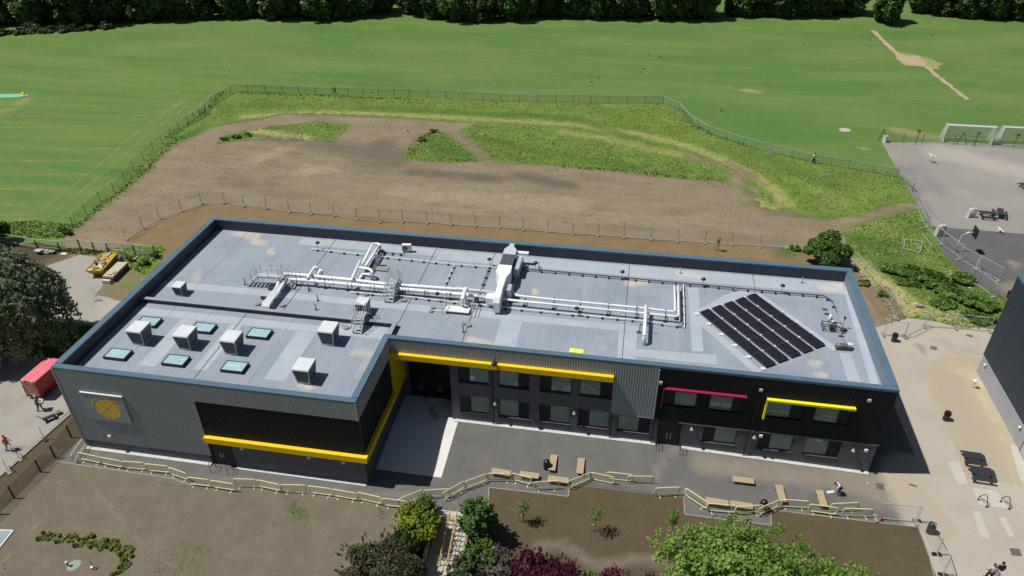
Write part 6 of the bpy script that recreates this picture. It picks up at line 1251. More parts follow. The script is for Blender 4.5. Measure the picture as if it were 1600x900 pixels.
MB().hexa([(-.77,.03,2.08),(.77,.03,2.08),(.77,3.31,2.08),(-.77,3.31,2.08)], [(-.72,.08,2.13),(.72,.08,2.13),(.72,3.25,2.13),(-.72,3.25,2.13)]).build('roof_panel', pink_p, tk)
for x in (-.5, 0, .5): MB().box(x-.03, .1, 2.13, x+.03, 3.2, 2.145).build('roof_rib', pink_p, tk)
MB().quad((-.70, -.012, .5), (.70, -.012, .5), (.68, .02, 1.95), (-.68, .02, 1.95)).build('rear_panel', M('chevron cream', (.62,.52,.30), (.58,.48,.27)), tk)
for s_ in (-1, 1):
    for i in range(5):
        z = .5+.3*i; m = MB(); m.quad((s_*.02, -.02, min(z+.32, 1.92)), (s_*.68, -.02, z-.02 if z > .5 else .52), (s_*.68, -.02, z+.11), (s_*.02, -.02, min(z+.46, 1.94))); m.build('chevron', red_p, tk)
for x in (-.72, .72): MB().box(x-.06, -.03, .6, x+.06, .02, 1.5).build('tail_light', red_p, tk)
MB().box(-.6, -.04, 2.0, -.3, .1, 2.16).box(.3, -.04, 2.0, .6, .1, 2.16).build('beacon', rub[0], tk)
for x, y in ((-.72, .75), (.72, .75), (-.72, 2.9), (.72, 2.9)):
    w = MB().tube([(x-.09, y, .32), (x+.09, y, .32)], .32, 16).build('wheel', rubber_m, tk); MB().tube([(x-.1, y, .32), (x+.1, y, .32)], .17, 10).build('rim', dgrey_m, w)
MB().box(-.74, -.1, .32, .74, 0, .45).build('bumper', frame_m, tk)

# ------------------------------------------------------------------ court things
def goal(p0, rz, l, W=7.2, H=2.75):
    t = thing('football_goal', l, 'goal', (*p0, 0), rz, 'white football goals at the court edge'); r = .13
    MB().tube([(0, 0, 0), (0, 0, H), (W, 0, H), (W, 0, 0)], r, 8).build('front_frame', white_m, t)
    for x in (0, W): MB().tube([(x, 0, H), (x, .8, H-.02), (x, 1.9, .05), (x, 0, .05)], .035, 6).build('side_frame', white_m, t)
    MB().tube([(0, 1.9, .05), (W, 1.9, .05)], .035, 6).build('rear_bar', white_m, t); MB().tube([(0, .02, .03), (W, .02, .03)], .05, 6).build('ground_bar', white_m, t)
    n = MB(); a = .035
    P = [(0, H), (.8, H-.02), (1.9, .05)]
    k = 30
    for i in range(k+1):
        x = W*i/k; q = [(x, *p) for p in P]
        for u, v in zip(q, q[1:]): n.quad((u[0]-a, u[1], u[2]), (u[0]+a, u[1], u[2]), (v[0]+a, v[1], v[2]), (v[0]-a, v[1], v[2]))
    for i in range(14):
        f = i/13; y, z = (.8*f/.3, H-.02*f/.3) if f < .3 else (.8+1.1*(f-.3)/.7, H-.02-(H-.07)*(f-.3)/.7)
        n.quad((0, y, z-a), (W, y, z-a), (W, y+.004, z+a), (0, y+.004, z+a))
    for x in (0, W):
        for i in range(1, 10): y = 1.9*i/10; zt = H if y < .8 else H*(1.9-y)/1.1; n.quad((x, y-a, 0), (x, y+a, 0), (x, y+a, zt), (x, y-a, zt))
        for i in range(1, 10): z = H*i/10; ye = 1.9-1.1*z/H; n.quad((x, 0, z-a), (x, ye, z-a), (x, ye, z+a), (x, 0, z+a))
    n.build('net', M('white net', (.7,.72,.72), (.66,.68,.68), rough=.8) if 'white net' not in bpy.data.materials else bpy.data.materials['white net'], t)
a, b = (89.33,80.21), (96.21,80.27); goal(a, math.atan2(b[1]-a[1], b[0]-a[0]), 'white football goal with net, the complete one on the left', math.dist(a, b))
a2 = (97.41,80.59); goal(a2, math.atan2(b[1]-a[1], b[0]-a[0]), 'white football goal cut off by the right edge of the photo')
bb = thing('basketball_hoop', 'grey angled post with black backboard on the dark court', 'basketball hoop', (80.74,45.17)); L = bb.location
MB().tube([(80.74,45.17,0),(80.7,45.25,0.9),(80.84,45.45,2),(81.37,45.46,2.55),(81.87,45.38,2.6)], .09, 8).build('post', galv_m, bb, world=True, smooth=True)
q = [(82.09,45.64,2.6)]; q = q[0]; MB().box(-.04, -.85, -.55, .04, .45, .65).build('backboard', blk_m, bb).location = (q[0]-L.x, q[1]-L.y, q[2]); MB().tube([(.05+.24+.22*math.cos(i*math.pi/6), .22*math.sin(i*math.pi/6)-.2, -.35) for i in range(13)], .015, 5).build('ring', M('hoop orange', (.5,.12,.03)), bb).location = (q[0]-L.x, q[1]-L.y, q[2])
def whitebox(p, l, s=1., black=False):
    t = thing('white_frame_box', l, 'white frame', (*p, 0), R(15), 'white frames on the courts')
    MB().tube([(-.42*s, 0, 0), (-.36*s, .0, 1.1*s), (-.25*s, 0, 1.25*s), (.25*s, 0, 1.25*s), (.36*s, 0, 1.1*s), (.42*s, 0, 0)], .12*s, 6).tube([(-.42*s, .35, 0), (-.34*s, .30, 1.1*s), (.34*s, .30, 1.1*s), (.42*s, .35, 0)], .09*s, 6).build('frame', white_m, t)
    MB().box(-.36*s, .05, .05, .36*s, .3, .75*s if black else .6).build('inner_panel', [galv_m, galv_m][black], t); MB().box(-.42*s, -.05, 0, .42*s, .4, .08).build('base', white_m, t)
whitebox((85.31,54.58), 'slim white arched frame on the light court beside the black tables'); whitebox((79.98,48.89), 'white boxed frame straddling the fence at the corner of the dark court', 1.15, True)
dr = thing('white_drum', 'white drum at the left end of the court fence', 'drum', (80.52,78.81)); MB().cyl((0, 0, .05), .33, .95, 12).build('drum', white_m, dr); MB().cyl((0, 0, 0), .36, .06, 12).cyl((0, 0, 1.0), .35, .05, 12).build('drum_rim', galv_m, dr); MB().box(.35, -.1, 0, .8, .1, .12).build('foot', rubber_m, dr)
fd = thing('field_cover', 'round pale disc set in the grass left of the court', 'disc', (75.44,82.82)); MB().cyl((0, 0, 0), .85, .12, 20).build('disc', M('sandy disc', (.50,.47,.36), (.45,.42,.32)), fd); MB().cyl((0, 0, -.02), .92, .1, 20).build('rim', conc_b, fd)
cm = MB().prism([(-77.16,76.44),(-68.06,78.21),(-66.86,77.68),(-67.85,76.31),(-75.55,74.59)], 0, .06).build('cricket_mat', M('mint artificial turf', (.16,.48,.30), (.18,.52,.33), rough=.8)); tag(cm, 'mint green artificial strip on the field at the left edge', 'mat')
yc = thing('yellow_marker', 'small yellow marker at the end of the mint green strip', 'marker', (-68.16,77.84)); MB().dome((0, 0, .1), .35, .4, 8, 3).build('cap', lemon_m, yc); MB().cyl((0, 0, 0), .4, .12, 8).build('base', lemon_m, yc)
# birds
for p, z, l, cm_, s_, rz in (((1456,244), 1.0, 'white gull with spread wings over the light court', white_m, 1.4, .6), ((1563,360), .3, 'white gull low over the seam between the two courts', white_m, 1.2, .2)):
    q = (85.13,71.75,1) if p[0] == 1456 else (87.43,51.01,0.3)
    t = thing('gull', l, 'bird', q, rz, 'white gulls'); MB().tube([(-.3, 0, 0), (-.15, 0, .03), (.1, 0, .05), (.25, 0, .05), (.33, 0, .03)], .05, 8, [.015, .06, .08, .05, .012]).build('body', cm_, t, smooth=True)
    for sg_ in (-1, 1): MB().quad((.12, sg_*.05, .06), (-.08, sg_*.05, .06), (-.05, sg_*.35, .16), (.10, sg_*.33, .17)).quad((.10, sg_*.33, .17), (-.05, sg_*.35, .16), (-.16, sg_*.68, .10)).build('wing', cm_, t)
    MB().quad((-.28, -.02, 0), (-.42, -.08, 0), (-.42, .08, 0), (-.28, .02, 0)).build('tail', galv_m, t); t.scale = (s_,)*3
for i, (p, l) in enumerate((((33.49,100.55), 'black crow standing furthest left on the mown field beyond the fence'), ((34.72,103.44), 'black crow on the mown field just behind the leftmost one'), ((43.01,109.95), 'black crow in the loose group on the mown field'), ((42.57,107.83), 'black crow nearest the fence in the loose group'), ((43.69,120.15), 'black crow behind the loose group'), ((46.18,118.69), 'black crow furthest back right of the group'),
        ((100.15,119.97), 'black crow right beside the sandy patch'), ((105.51,144.46), 'black crow near the tree line right of the sandy path'), ((76.58,133.35), 'black crow near the tree line left of the sandy path'), ((91.2,138.1), 'black crow close to the upper end of the sandy path'), ((45.79,90.17), 'black crow on the rough grass by the fence bend'), ((6.39,71.37), 'black crow on the bare soil of the plot'), ((56.55,88.66), 'black crow on the mown grass inside the fence curve'))):
    t = thing('crow', l, 'bird', (*p, .0), i*1.3, 'black crows'); s_ = .95
    MB().tube([(-.28, 0, .14), (-.12, 0, .18), (.05, 0, .22), (.16, 0, .30), (.22, 0, .33), (.32, 0, .31)], .05, 7, [.02, .07, .09, .06, .05, .008]).build('body', rubber_m, t, smooth=True); MB().bar((0, .03, 0), (0, .03, .16), .012).bar((0, -.03, 0), (0, -.03, .16), .012).build('legs', rubber_m, t); t.scale = (s_,)*3

# ------------------------------------------------------------------ people
skin_m = M('skin', (.48,.30,.22), (.44,.27,.19), rough=.6, sc=4)
def skinned(name, verts, edges, rad, mat, parent, sub=1):
    me = bpy.data.meshes.new(name); me.from_pydata(verts, edges, []); me.materials.append(mat); o = put(name, me, parent)
    md = o.modifiers.new('skin', 'SKIN'); md.use_smooth_shade = True
    for i, r in enumerate(rad): me.skin_vertices[0].data[i].radius = (r, r)
    me.skin_vertices[0].data[0].use_root = True
    s = o.modifiers.new('sub', 'SUBSURF'); s.levels = s.render_levels = sub
    return o
def person(p, rz, label, top, legs, hair, bend_=0., step=.18, h=1.65, arm=(.15, .35), stoop_arm=False, z=0., hat=None):
    t = thing('person', label, 'person', (*p, z), rz); k = h/1.7; bx = math.sin(bend_); bz = math.cos(bend_)
    P = lambda x, y, z_: (x*k, y*k, z_*k)
    pel = (0, 0, .92); che = (.42*bx, 0, .92+.42*bz); nk = (.58*bx+.02, 0, .92+.56*bz); hd0 = (.68*bx+.04, 0, .92+.66*bz); hd1 = (.80*bx+.05, 0, .92+.78*bz)
    V = [pel, che, nk, hd0, hd1]; E = [(0, 1), (1, 2), (2, 3), (3, 4)]; Rr = [.13, .14, .05, .085, .075]
    def add(v, r, par): V.append(v); Rr.append(r); E.append((par, len(V)-1)); return len(V)-1
    feet = []; hands = []
    for s_ in (-1, 1):
        hp = add((0, .09*s_, .88), .09, 0); kn = add((.06+step*.5*s_, .10*s_, .48), .06, hp); an = add((step*s_, .10*s_, .09), .04, kn); to = add((step*s_+.14, .11*s_, .04), .035, an); feet.append((V[an], V[to]))
        sh = add((che[0], .19*s_, che[2]+.05), .06, 1)
        if stoop_arm: el = add((che[0]+.12, .20*s_, che[2]-.22), .04, sh); wr = add((che[0]+.3, .14*s_, che[2]-.38), .028, el)
        else: el = add((che[0]+arm[0]*.5*s_, .25*s_, che[2]-.24), .04, sh); wr = add((che[0]+arm[0]+arm[1]*.3*s_, .24*s_, che[2]-.46), .028, el)
        hn_ = V[wr]; pa = add((hn_[0]+.05, hn_[1], hn_[2]-.05), .03, wr); hands.append(pa)
        for f_, dx in enumerate((-.03, -.015, 0, .015)): add((hn_[0]+.10+.01*f_ % .02, hn_[1]+dx, hn_[2]-.12-.01*(f_ % 2)), .008, pa)
        add((hn_[0]+.09, hn_[1]-.045*s_, hn_[2]-.04), .009, pa)
    skinned('body', [P(*v) for v in V], E, [r*k for r in Rr], skin_m, t)
    # top
    v = [P(*q) for q in (pel, che, (che[0]+.05, 0, che[2]+.08))]; e = [(0, 1), (1, 2)]; r = [.155, .165, .10]
    for s_ in (-1, 1):
        v.append(P(che[0], .2*s_, che[2]+.05)); e.append((1, len(v)-1)); r.append(.085); a_ = (che[0]+.12, .20*s_, che[2]-.2) if stoop_arm else (che[0]+arm[0]*.45*s_, .25*s_, che[2]-.22)
        v.append(P(*a_)); e.append((len(v)-2, len(v)-1)); r.append(.065)
    skinned('top', v, e, [q*k for q in r], top, t)
    v = [P(0, 0, .95)]; e = []; r = [.16]
    for s_ in (-1, 1):
        for q, rr in (((0, .09*s_, .86), .115), ((.06+step*.5*s_, .10*s_, .48), .085), ((step*s_, .10*s_, .12), .065)):
            v.append(P(*q)); e.append((0 if q[2] > .8 else len(v)-2, len(v)-1)); r.append(rr)
    skinned('trousers', v, e, [q*k for q in r], legs, t)
    for a_, b_ in feet: MB().hexa([P(a_[0]-.08, a_[1]-.05, 0), P(b_[0]+.04, b_[1]-.05, 0), P(b_[0]+.04, b_[1]+.05, 0), P(a_[0]-.08, a_[1]+.05, 0)], [P(a_[0]-.07, a_[1]-.04, .10), P(b_[0]+.02, b_[1]-.04, .06), P(b_[0]+.02, b_[1]+.04, .06), P(a_[0]-.07, a_[1]+.04, .10)]).build('shoe', rubber_m, t)
    MB().dome(P(hd1[0]-.02, 0, hd1[2]-.01), .105*k, .12*k, 10, 4, True).build('hair' if not hat else 'helmet', hat or hair, t, smooth=True)
    f = P(hd0[0]+.085, 0, hd0[2]+.03)
    MB().dome((f[0]+.012, 0, f[2]-.01), .014, .02, 6, 2, True).build('nose', skin_m, t, smooth=True)
    for s_ in (-1, 1): MB().dome((f[0]-.005, s_*.03, f[2]+.03), .012, .01, 6, 2, True).build('eye', rubber_m, t)
    return t
wh = M('white cloth', (.70,.70,.72), rough=.9); bk = M('black cloth', (.015,.015,.02), rough=.9); blu = M('royal blue cloth', (.03,.10,.42), (.02,.08,.36), rough=.9); pk = M('dusty pink cloth', (.42,.18,.22), rough=.9); hv = M('orange hi-vis', (.80,.18,.04), rough=.8); gy = M('grey cloth', (.30,.31,.33), rough=.9); hr_b = M('brown hair', (.08,.05,.03), rough=.8); hr_g = M('dark hair', (.02,.016,.014), rough=.8); lil = M('pale lilac cloth', (.62,.55,.66), rough=.9)
q = person((60.28,5.08), R(200), 'stooping person in white top and blue trousers on the right path', wh, blu, hr_b, bend_=.85, h=1.55, stoop_arm=True, step=.2)
MB().box(.25, -.35, .0, .85, -.1, .12).build('white_bag', wh, q)
q = person((-6.94,3.35), R(35), 'person in pink top and black trousers carrying a white sheet behind the red van', pk, bk, None, h=1.6, hat=wh); MB().hexa([(.2,-.35,.85),(.5,-.35,.8),(.5,.2,.8),(.2,.2,.85)], [(.2,-.35,1.15),(.5,-.35,1.0),(.5,.2,1.0),(.2,.2,1.15)]).build('white_sheet', wh, q)
q = person((-6.15,-1.34), R(20), 'worker in orange hi-vis vest at the left edge of the road', hv, gy, None, h=1.6, hat=hv)
person((68.36,68.84), R(-80), 'person in white top and black trousers walking in the rough grass by the fence', wh, bk, hr_g, h=1.55)
q = person((-11.83,86.95), R(150), 'person in black leaning at the far fence', bk, bk, hr_g, h=1.5, bend_=.5)
person((68.86,-1.05), R(100), 'person with white top walking at the bottom right, left of the pair', lil, bk, hr_b, h=1.6)
person((69.47,-0.8), R(100), 'person in black with a pale bag at the bottom right, right of the pair', bk, wh, hr_g, h=1.6, step=.1)
ds = thing('dark_scrap', 'small dark scrap on the paving near the shadow tip of the building', 'litter', (66.02,6.94)); MB().box(-.2, -.08, 0, .15, .1, .06).bar((-.1, 0, .03), (.3, -.15, .12), .08).build('scrap', rub[2], ds)
ds = thing('rubble_block', 'grey block lying on the stony ground by the green bushes', 'rubble', (73.33,32.56)); MB().box(-.35, -.2, 0, .35, .2, .3).build('block', conc_b, ds); MB().box(-.5, .3, 0, .1, .5, .12).build('slab', rub[0], ds)

# ------------------------------------------------------------------ steps down to the lower ground
st = thing('garden_steps', 'pale concrete steps with yellow handrails between the shrubs', 'steps', (31.6, -2.2, 0))
xs0, xs1 = 30.55, 33.0; nst = 9
stp = concrete
for i in range(nst):
    y = -2.2-.33*i; z = -.14*(i+1)
    MB().box(xs0-.02*i, y-.33, z-.4, xs1-.02*i, y, z+.005).build('step', stp, st, world=True); MB().box(xs0-.02*i+.02, y-.333, z-.01, xs1-.02*i-.02, y-.27, z+.012).build('nosing', conc_b, st, world=True)
zb = -.14*nst
MB().box(xs0-.25, -2.2, -.3, xs1+.14, -1.45, .036).build('top_landing', stp, st, world=True)
MB().box(29.4, -14.0, zb-.4, 33.0, -2.2-.33*nst, zb).build('landing', stp, st, world=True)
MB().box(xs0-.3, -2.2-.33*nst-.3, zb-.4, xs0-.19, -2.15, .0).build('side_wall', conc_b, st, world=True); MB().box(xs1+.02, -2.2-.33*nst-.3, zb-.4, xs1+.14, -2.15, .06).build('side_wall', conc_b, st, world=True)
yl = M('weathered yellow rail', (.62,.48,.16), (.55,.42,.14), rough=.5)
for x in (31.45, 32.0, 32.95):
    q = [(x, -1.9, .9), (x, -2.3, .9), (x, -2.3-.33*nst, .9+zb), (x, -2.8-.33*nst, .9+zb)]
    m = MB().tube(q, .03, 6)
    if x < 32.9: m.tube([(a_, b_, c_-.45) for a_, b_, c_ in q], .025, 6)
    m.build('handrail', yl, st, world=True)
    for k in range(6): f = k/5; y = -2.3-.33*nst*f; MB().bar((x, y, zb*f-.05), (x, y, .9+zb*f), .05).build('rail_post', yl, st, world=True)

# ================================================================== VEGETATION
def crown_points(n, R3, lobes=26, seed=0, thick=.35, floor=-.95):
    g = np.random.default_rng(seed); a = g.normal(size=(lobes, 3)); a /= np.linalg.norm(a, axis=1)[:, None]
    a = a[a[:, 2] > floor]; c = a*g.uniform(.45, .85, (len(a), 1)); rr = g.uniform(.20, .42, len(a))
    k = g.integers(0, len(a), n); d = g.normal(size=(n, 3)); d /= np.linalg.norm(d, axis=1)[:, None]
    Q = c[k]+d*(rr[k]*g.uniform(1-thick, 1.0, n))[:, None]; Q /= np.percentile(np.linalg.norm(Q, axis=1), 97)
    return Q*np.array(R3)
def branches(h, R3, z0, seed, n=9, r=.16):
    g = random.Random(seed); m = MB(); m.tube([(0, 0, -.2), (.05, 0, h*.25), (-.05, .05, h*.5), (0, 0, h*.75)], r, 8, [r*1.3, r, r*.7, r*.35])
    for i in range(n):
        a = g.uniform(0, 6.28); z = h*g.uniform(.2, .6); L = g.uniform(.5, .8)
        m.tube([(0, 0, z), (R3[0]*L*.5*math.cos(a), R3[1]*L*.5*math.sin(a), z+h*.14), (R3[0]*L*math.cos(a), R3[1]*L*math.sin(a), z+h*g.uniform(.1, .32))], r, 5, [r*.5, r*.28, r*.08])
    return m
def leaf_mesh(name, C, size, mat, upright=0., aspect=1.3):
    return cards(name, C, size, mat, world_loc='mesh', upright=upright, aspect=aspect)
tr_mats = [leafmat('dark green leaves', (.07,.14,.035), (.12,.20,.055), trans=.25, dark=.5), leafmat('mid green leaves', (.075,.15,.03), (.12,.215,.045), trans=.25, dark=.5), leafmat('olive green leaves', (.08,.12,.03), (.12,.17,.045), trans=.25, dark=.5)]
# the far tree belt: single trees, five crown meshes shared
crowns = []
for i in range(6):
    C = crown_points(7000, (4.9, 4.5, 5.4), 44, 100+i, .45); C[:, 2] += 5.6
    crowns.append((leaf_mesh('crown', C, nr.uniform(.35, .95, len(C)), tr_mats[i % 3]), mesh_data(branches(8, (4, 4, 4), 0, i, 8, .28), 'trunk', bark_m)))
far_px = [(-60,50),(-18,48),(18,47),(52,50),(88,45),(122,48),(155,47),(188,42),(222,40),(258,38),(292,36),(326,36),(360,34),(396,33),(432,35),(468,33),(505,36),(540,34),(572,30),(600,24),(650,28),(682,34),(716,37),(752,39),(788,37),(824,35),(858,32),(892,33),(928,35),(962,34),(996,33),(1030,34),(1064,35),(1098,33),(1150,30),(1184,31),(1220,32),(1256,33),(1292,31),(1328,29),(1440,26),(1475,30),(1512,34),(1550,36),(1590,38),(1630,38)]
FP = [(-118.59,120.03),(-113.04,122.06),(-108.37,123.99),(-102.23,123.67),(-99.19,127.84),(-91.45,125.28),(-86.76,126.59),(-83.55,130.16),(-78.61,131.52),(-73.69,133.52),(-69.04,135.5),(-63.68,136.29),(-58.95,138.29),(-53.25,139.13),(-46.73,138.16),(-41.63,140.2),(-35.09,139.24),(-30.1,141.26),(-25.96,144.47),(-22.58,148.3),(-14.03,147.55),(-7.99,144.53),(-2.27,143.48),(3.51,143.08),(8.78,145.11),(14.1,147.17),(19.09,149.82),(24.42,149.97),(30.08,149.53),(35.26,150.93),(40.45,152.34),(45.68,152.48),(50.88,152.61),(56.11,154.66),(64.52,157.83),(69.45,158.56),(74.91,158.72),(80.33,158.88),(86.04,161.01),(91.82,163.16),(109.76,168.45),(114.19,165.81),(119,163.96),(124.27,163.48),(129.78,163.05),(135.71,163.93)]
n_ = len(FP)
kinds = ('broad dark', 'dense mid-green', 'loose olive-green')
for i, p in enumerate(FP):
    c, tkm = crowns[i % 6]; s = .82+.36*rnd.random()
    t = thing('tree', '%s tree of the front row beyond the field, %s from the left' % (kinds[i % 3], ORD[i]), 'tree', (*p, -1.0), rnd.uniform(0, 6.28), 'trees of the far belt'); t.scale = (s, s, s*rnd.uniform(.95, 1.25))
    put('crown', c, t); put('trunk', tkm, t)
# second row behind closes the view above
for i, p in enumerate(FP[::2]):
    c, tkm = crowns[(i+2) % 6]
    if i in (9, 10, 17, 20): continue
    t = thing('tree', 'tall tree in the back row beyond the field, %s from the left' % ORD[i], 'tree', (p[0]+rnd.uniform(-2, 2), p[1]+8, -.5), rnd.uniform(0, 6.28), 'back row trees of the far belt'); t.scale = (1.15, 1.15, 1.35); put('crown', c, t); put('trunk', tkm, t)
# single tree at the right with open ground beside it
c, tkm = crowns[1]; t = thing('tree', 'single round tree standing forward beside the gap in the far belt', 'tree', (*(97.89,155.27), -.4), 1.0); t.scale = (.9, .9, .8); put('crown', c, t); put('trunk', tkm, t)
# low hedge plants in front of the belt at the left, with white blossom
hedge_m = leafmat('hedge leaves', (.05,.08,.02), (.07,.11,.03), trans=.2)
bc = crown_points(2200, (2.4, 1.6, 1.1), 16, 55, .5); bc[:, 2] = np.abs(bc[:, 2]); hb = leaf_mesh('foliage', bc, nr.uniform(.18, .4, len(bc)), hedge_m)
bst = mesh_data(MB().tube([(0, 0, -.1), (.1, 0, .5), (.3, .2, 1.0)], .06, 5, [.08, .05, .02]).tube([(0, 0, .2), (-.3, .1, .9)], .04, 5, [.05, .015]), 'stem', bark_m)
for i, p in enumerate([(-105.46,112.76),(-102.16,114.37),(-99.43,115.9),(-96.26,116.94),(-93.39,117.93),(-90.49,118.94),(-88.19,119.86),(-85.26,122.03),(-82.61,123.01)]):
    t = thing('hedge_bush', 'low bush in front of the far trees at the left, %s from the left' % ORD[i], 'bush', (*p, 0), i*1.1, 'low bushes before the far trees'); put('foliage', hb, t); put('stem', bst, t); t.scale = (1.1, 1, 1.0+.5*rnd.random())
bw_m = leafmat('white blossom', (.55,.57,.50), (.40,.45,.35), trans=.1)
t = thing('blossom_bush', 'white-flowering bush at the left end of the far trees', 'bush', (*(-98.47,118.89), .6)); C = crown_points(700, (2.6, 1.0, .9), 12, 77, .5); put('blossom', leaf_mesh('blossom', C, nr.uniform(.12, .3, len(C)), bw_m), t); put('foliage', hb, t); put('stem', bst, t)
# weeping tree, left
wl_m = leafmat('weeping leaves', (.24,.29,.15), (.35,.40,.25), trans=.5, dark=.6, spread=.9)
def weeping(name, label, loc, R3, h, n_str, seed, per=60, size=(.12, .26)):
    g = np.random.default_rng(seed); t = thing(name, label, 'tree', loc); P_ = []
    for i in range(n_str):
        a = g.uniform(0, 6.28); r = math.sqrt(g.uniform(0, 1))*.95; top = h*(1-.42*r**2)+g.normal(0, .25); x, y = R3[0]*r*math.cos(a), R3[1]*r*math.sin(a)
        L = g.uniform(.6, 3.6)*(.55+r)*h/9; f = g.uniform(0, 1, per)
        P_.append(np.column_stack([x+np.cos(a)*f*.6+g.normal(0, .13, per), y+np.sin(a)*f*.6+g.normal(0, .13, per), top-f*L+g.normal(0, .08, per)]))
    C = np.vstack(P_); C = C[C[:, 2] > .4]
    cards('crown', C, g.uniform(size[0], size[1], len(C)), wl_m, parent=t, aspect=1.9, upright=.4)
    branches(h*.95, (R3[0], R3[1], h), 0, seed, 16, .22).build('trunk', bark_m, t); return t
weeping('weeping_tree', 'large drooping grey-green tree filling the left edge beside the skip', (*(-14.45,10.94), 0), (5.6, 4.6, 7), 11.0, 760, 5, per=46)
weeping('weeping_tree', 'drooping tree cut off by the left edge below the field', (*(-19.5,8.59), 0), (5, 5, 7), 7.5, 500, 6)
# distant dark bush at the left edge above the drive
def bush(name, label, loc, R3, mat, n, size, seed, lobes=24, stem_h=None, group=None, cat='bush', extra=None, up=.2, aspect=1.4, thick=.4, floor=-.2):
    t = thing(name, label, cat, loc, 0, group); C = crown_points(n, R3, lobes, seed, thick, floor); C[:, 2] += R3[2]*.75; C = C[C[:, 2] > -.02]; g = np.random.default_rng(seed)
    if n > 4000 and cat != 'bush' or n > 4000 and 'purple' in name or n > 5000 and 'shrub' == name:
        q = 70; a = g.normal(size=(q, 3)); a /= np.linalg.norm(a, axis=1)[:, None]; a[:, 2] = np.abs(a[:, 2]); S = np.repeat(a*g.uniform(.9, 1.0, (q, 1)), 16, 0)*np.array(R3)
        tt = np.tile(np.linspace(0, 1, 16), q)[:, None]; dv = np.repeat(a*.6+np.array([0, 0, .5])+g.normal(0, .2, (q, 3)), 16, 0); S = S+dv*tt*np.repeat(g.uniform(.15, .45, (q, 1)), 16, 0)+g.normal(0, .03, S.shape); S[:, 2] += R3[2]*.75; C = np.vstack([C, S])
    cards('foliage', C, g.uniform(size[0], size[1], len(C)), mat, parent=t, aspect=aspect, upright=up)
    branches(stem_h or R3[2]*1.4, R3, 0, seed, 8, max(.03, R3[2]*.04)).build('stem', bark_m, t)
    if extra:
        em, en, es = extra; C2 = crown_points(en, tuple(x*1.04 for x in R3), lobes, seed, .12, floor); C2[:, 2] += R3[2]*.75
        cards('blossom', C2, es, em, parent=t)
    return t
dk = leafmat('dense bush leaves', (.08,.17,.03), (.13,.235,.05), trans=.3, dark=.5)
bush('tree', 'dark tree poking in at the left edge above the road', (*(-32.84,28.05), 0), (2.4, 2.4, 2.2), dk, 3000, (.2, .4), 31, cat='tree')
bush('round_bush', 'dense round dark green bush behind the right end of the building', (*(64.83,39.97), 0), (2.55, 2.4, 2.2), dk, 15000, (.13, .3), 32, 60, thick=.3)
br_m = leafmat('bramble leaves', (.12,.22,.045), (.19,.30,.07), trans=.3, dark=.5)
for i, (x, y, rx, ry, rz_) in enumerate(((1405,428,2.0,1.5,.9), (1430,432,2.2,1.6,1.0), (1452,440,2.2,1.5,1.0), (1472,452,1.8,1.4,.9), (1500,440,1.6,1.2,1.0), (1490,462,1.7,1.3,.9), (1520,475,1.8,1.3,.9), (1545,485,1.8,1.2,.8), (1515,497,1.9,1.0,.7), (1475,478,1.4,1.0,.6), (1420,443,1.6,1.0,.6), (1545,505,1.6,.8,.6))):
    bush('bramble_bush', 'low leafy bush near the dark court, %s of the clump' % ORD[i], (*[(72.97,39.08),(74.58,38.8),(75.81,37.95),(76.73,36.55),(79.13,38.49),(77.56,35.43),(79.05,34.09),(80.28,33.11),(77.87,31.34),(75.97,33.23),(73.5,37.18),(79.48,30.7)][i], 0), (rx, ry, rz_*.55), br_m, 1100, (.14, .32), 40+i, 18, group='low green bushes beside the dark court')
for i, (p, l) in enumerate((((10.53,71.75), 'dark weed clump at the top of the small triangular grass island'), ((9.74,68.12), 'dark weed clump at the left side of the triangular grass island'), ((-19.61,64.54), 'dark weed clump at the left tip of the long grass island'), ((-18.09,65.86), 'dark weed clump on the left part of the long grass island'), ((-26.71,32.72), 'weed clump at the lower left corner of the bare plot'), ((-25.27,31.97), 'second weed clump at the lower left corner of the bare plot'),
      ((-11.67,28.93), 'green shrub beside the panel with notices, against the building'), ((-13.99,27.68), 'scrubby green plant behind the material stack'), ((-11.94,27.01), 'scrubby green plant between the stack and the building'), ((62.11,42.73), 'small green weed at the fence before the round bush'), ((69.83,34.16), 'straggly green plant beside the building\'s right rear edge'), ((68.61,36.12), 'straggly weed on the track behind the building'), ((-21.04,63.51), 'flat weed at the very tip of the long grass island'))):
    bush('weed_clump', l, (*p, 0), (.8, .6, .32) if i not in (6, 7, 8) else (.8, .6, .45), br_m, 600, (.10, .22), 70+i, 10, cat='weeds')
# foreground shrubs
sz = (.07, .15)
y_m = leafmat('yellow green leaves', (.27,.36,.03), (.36,.42,.035), trans=.3, dark=.4, spread=1.5); gold = leafmat('golden leaves', (.75,.60,.03), (.80,.68,.06), trans=.3, dark=.6)
fg_m = leafmat('fresh green leaves', (.13,.25,.04), (.20,.33,.065), trans=.35, dark=.45, spread=1.2); brn = leafmat('bronze leaves', (.15,.105,.08), (.11,.14,.06), trans=.3, dark=.35, spread=1.2)
pur = leafmat('purple leaves', (.15,.036,.062), (.24,.065,.11), trans=.25, dark=.35, spread=1.4); mau = leafmat('mauve grey leaves', (.20,.14,.17), (.14,.16,.08), trans=.25, dark=.4, spread=1.5); mpl = leafmat('bright maple leaves', (.20,.36,.065), (.33,.48,.11), trans=.45, dark=.55, spread=1.0)
olv = leafmat('grey green leaves', (.065,.10,.035), (.10,.14,.05), trans=.25, dark=.4, spread=1.4)
bush('shrub', 'yellow-green shrub flecked with gold, left of the steps', (29.3, -3.6, 0), (1.65, 1.7, 1.15), y_m, 13000, sz, 201, 34, extra=(gold, 900, .10))
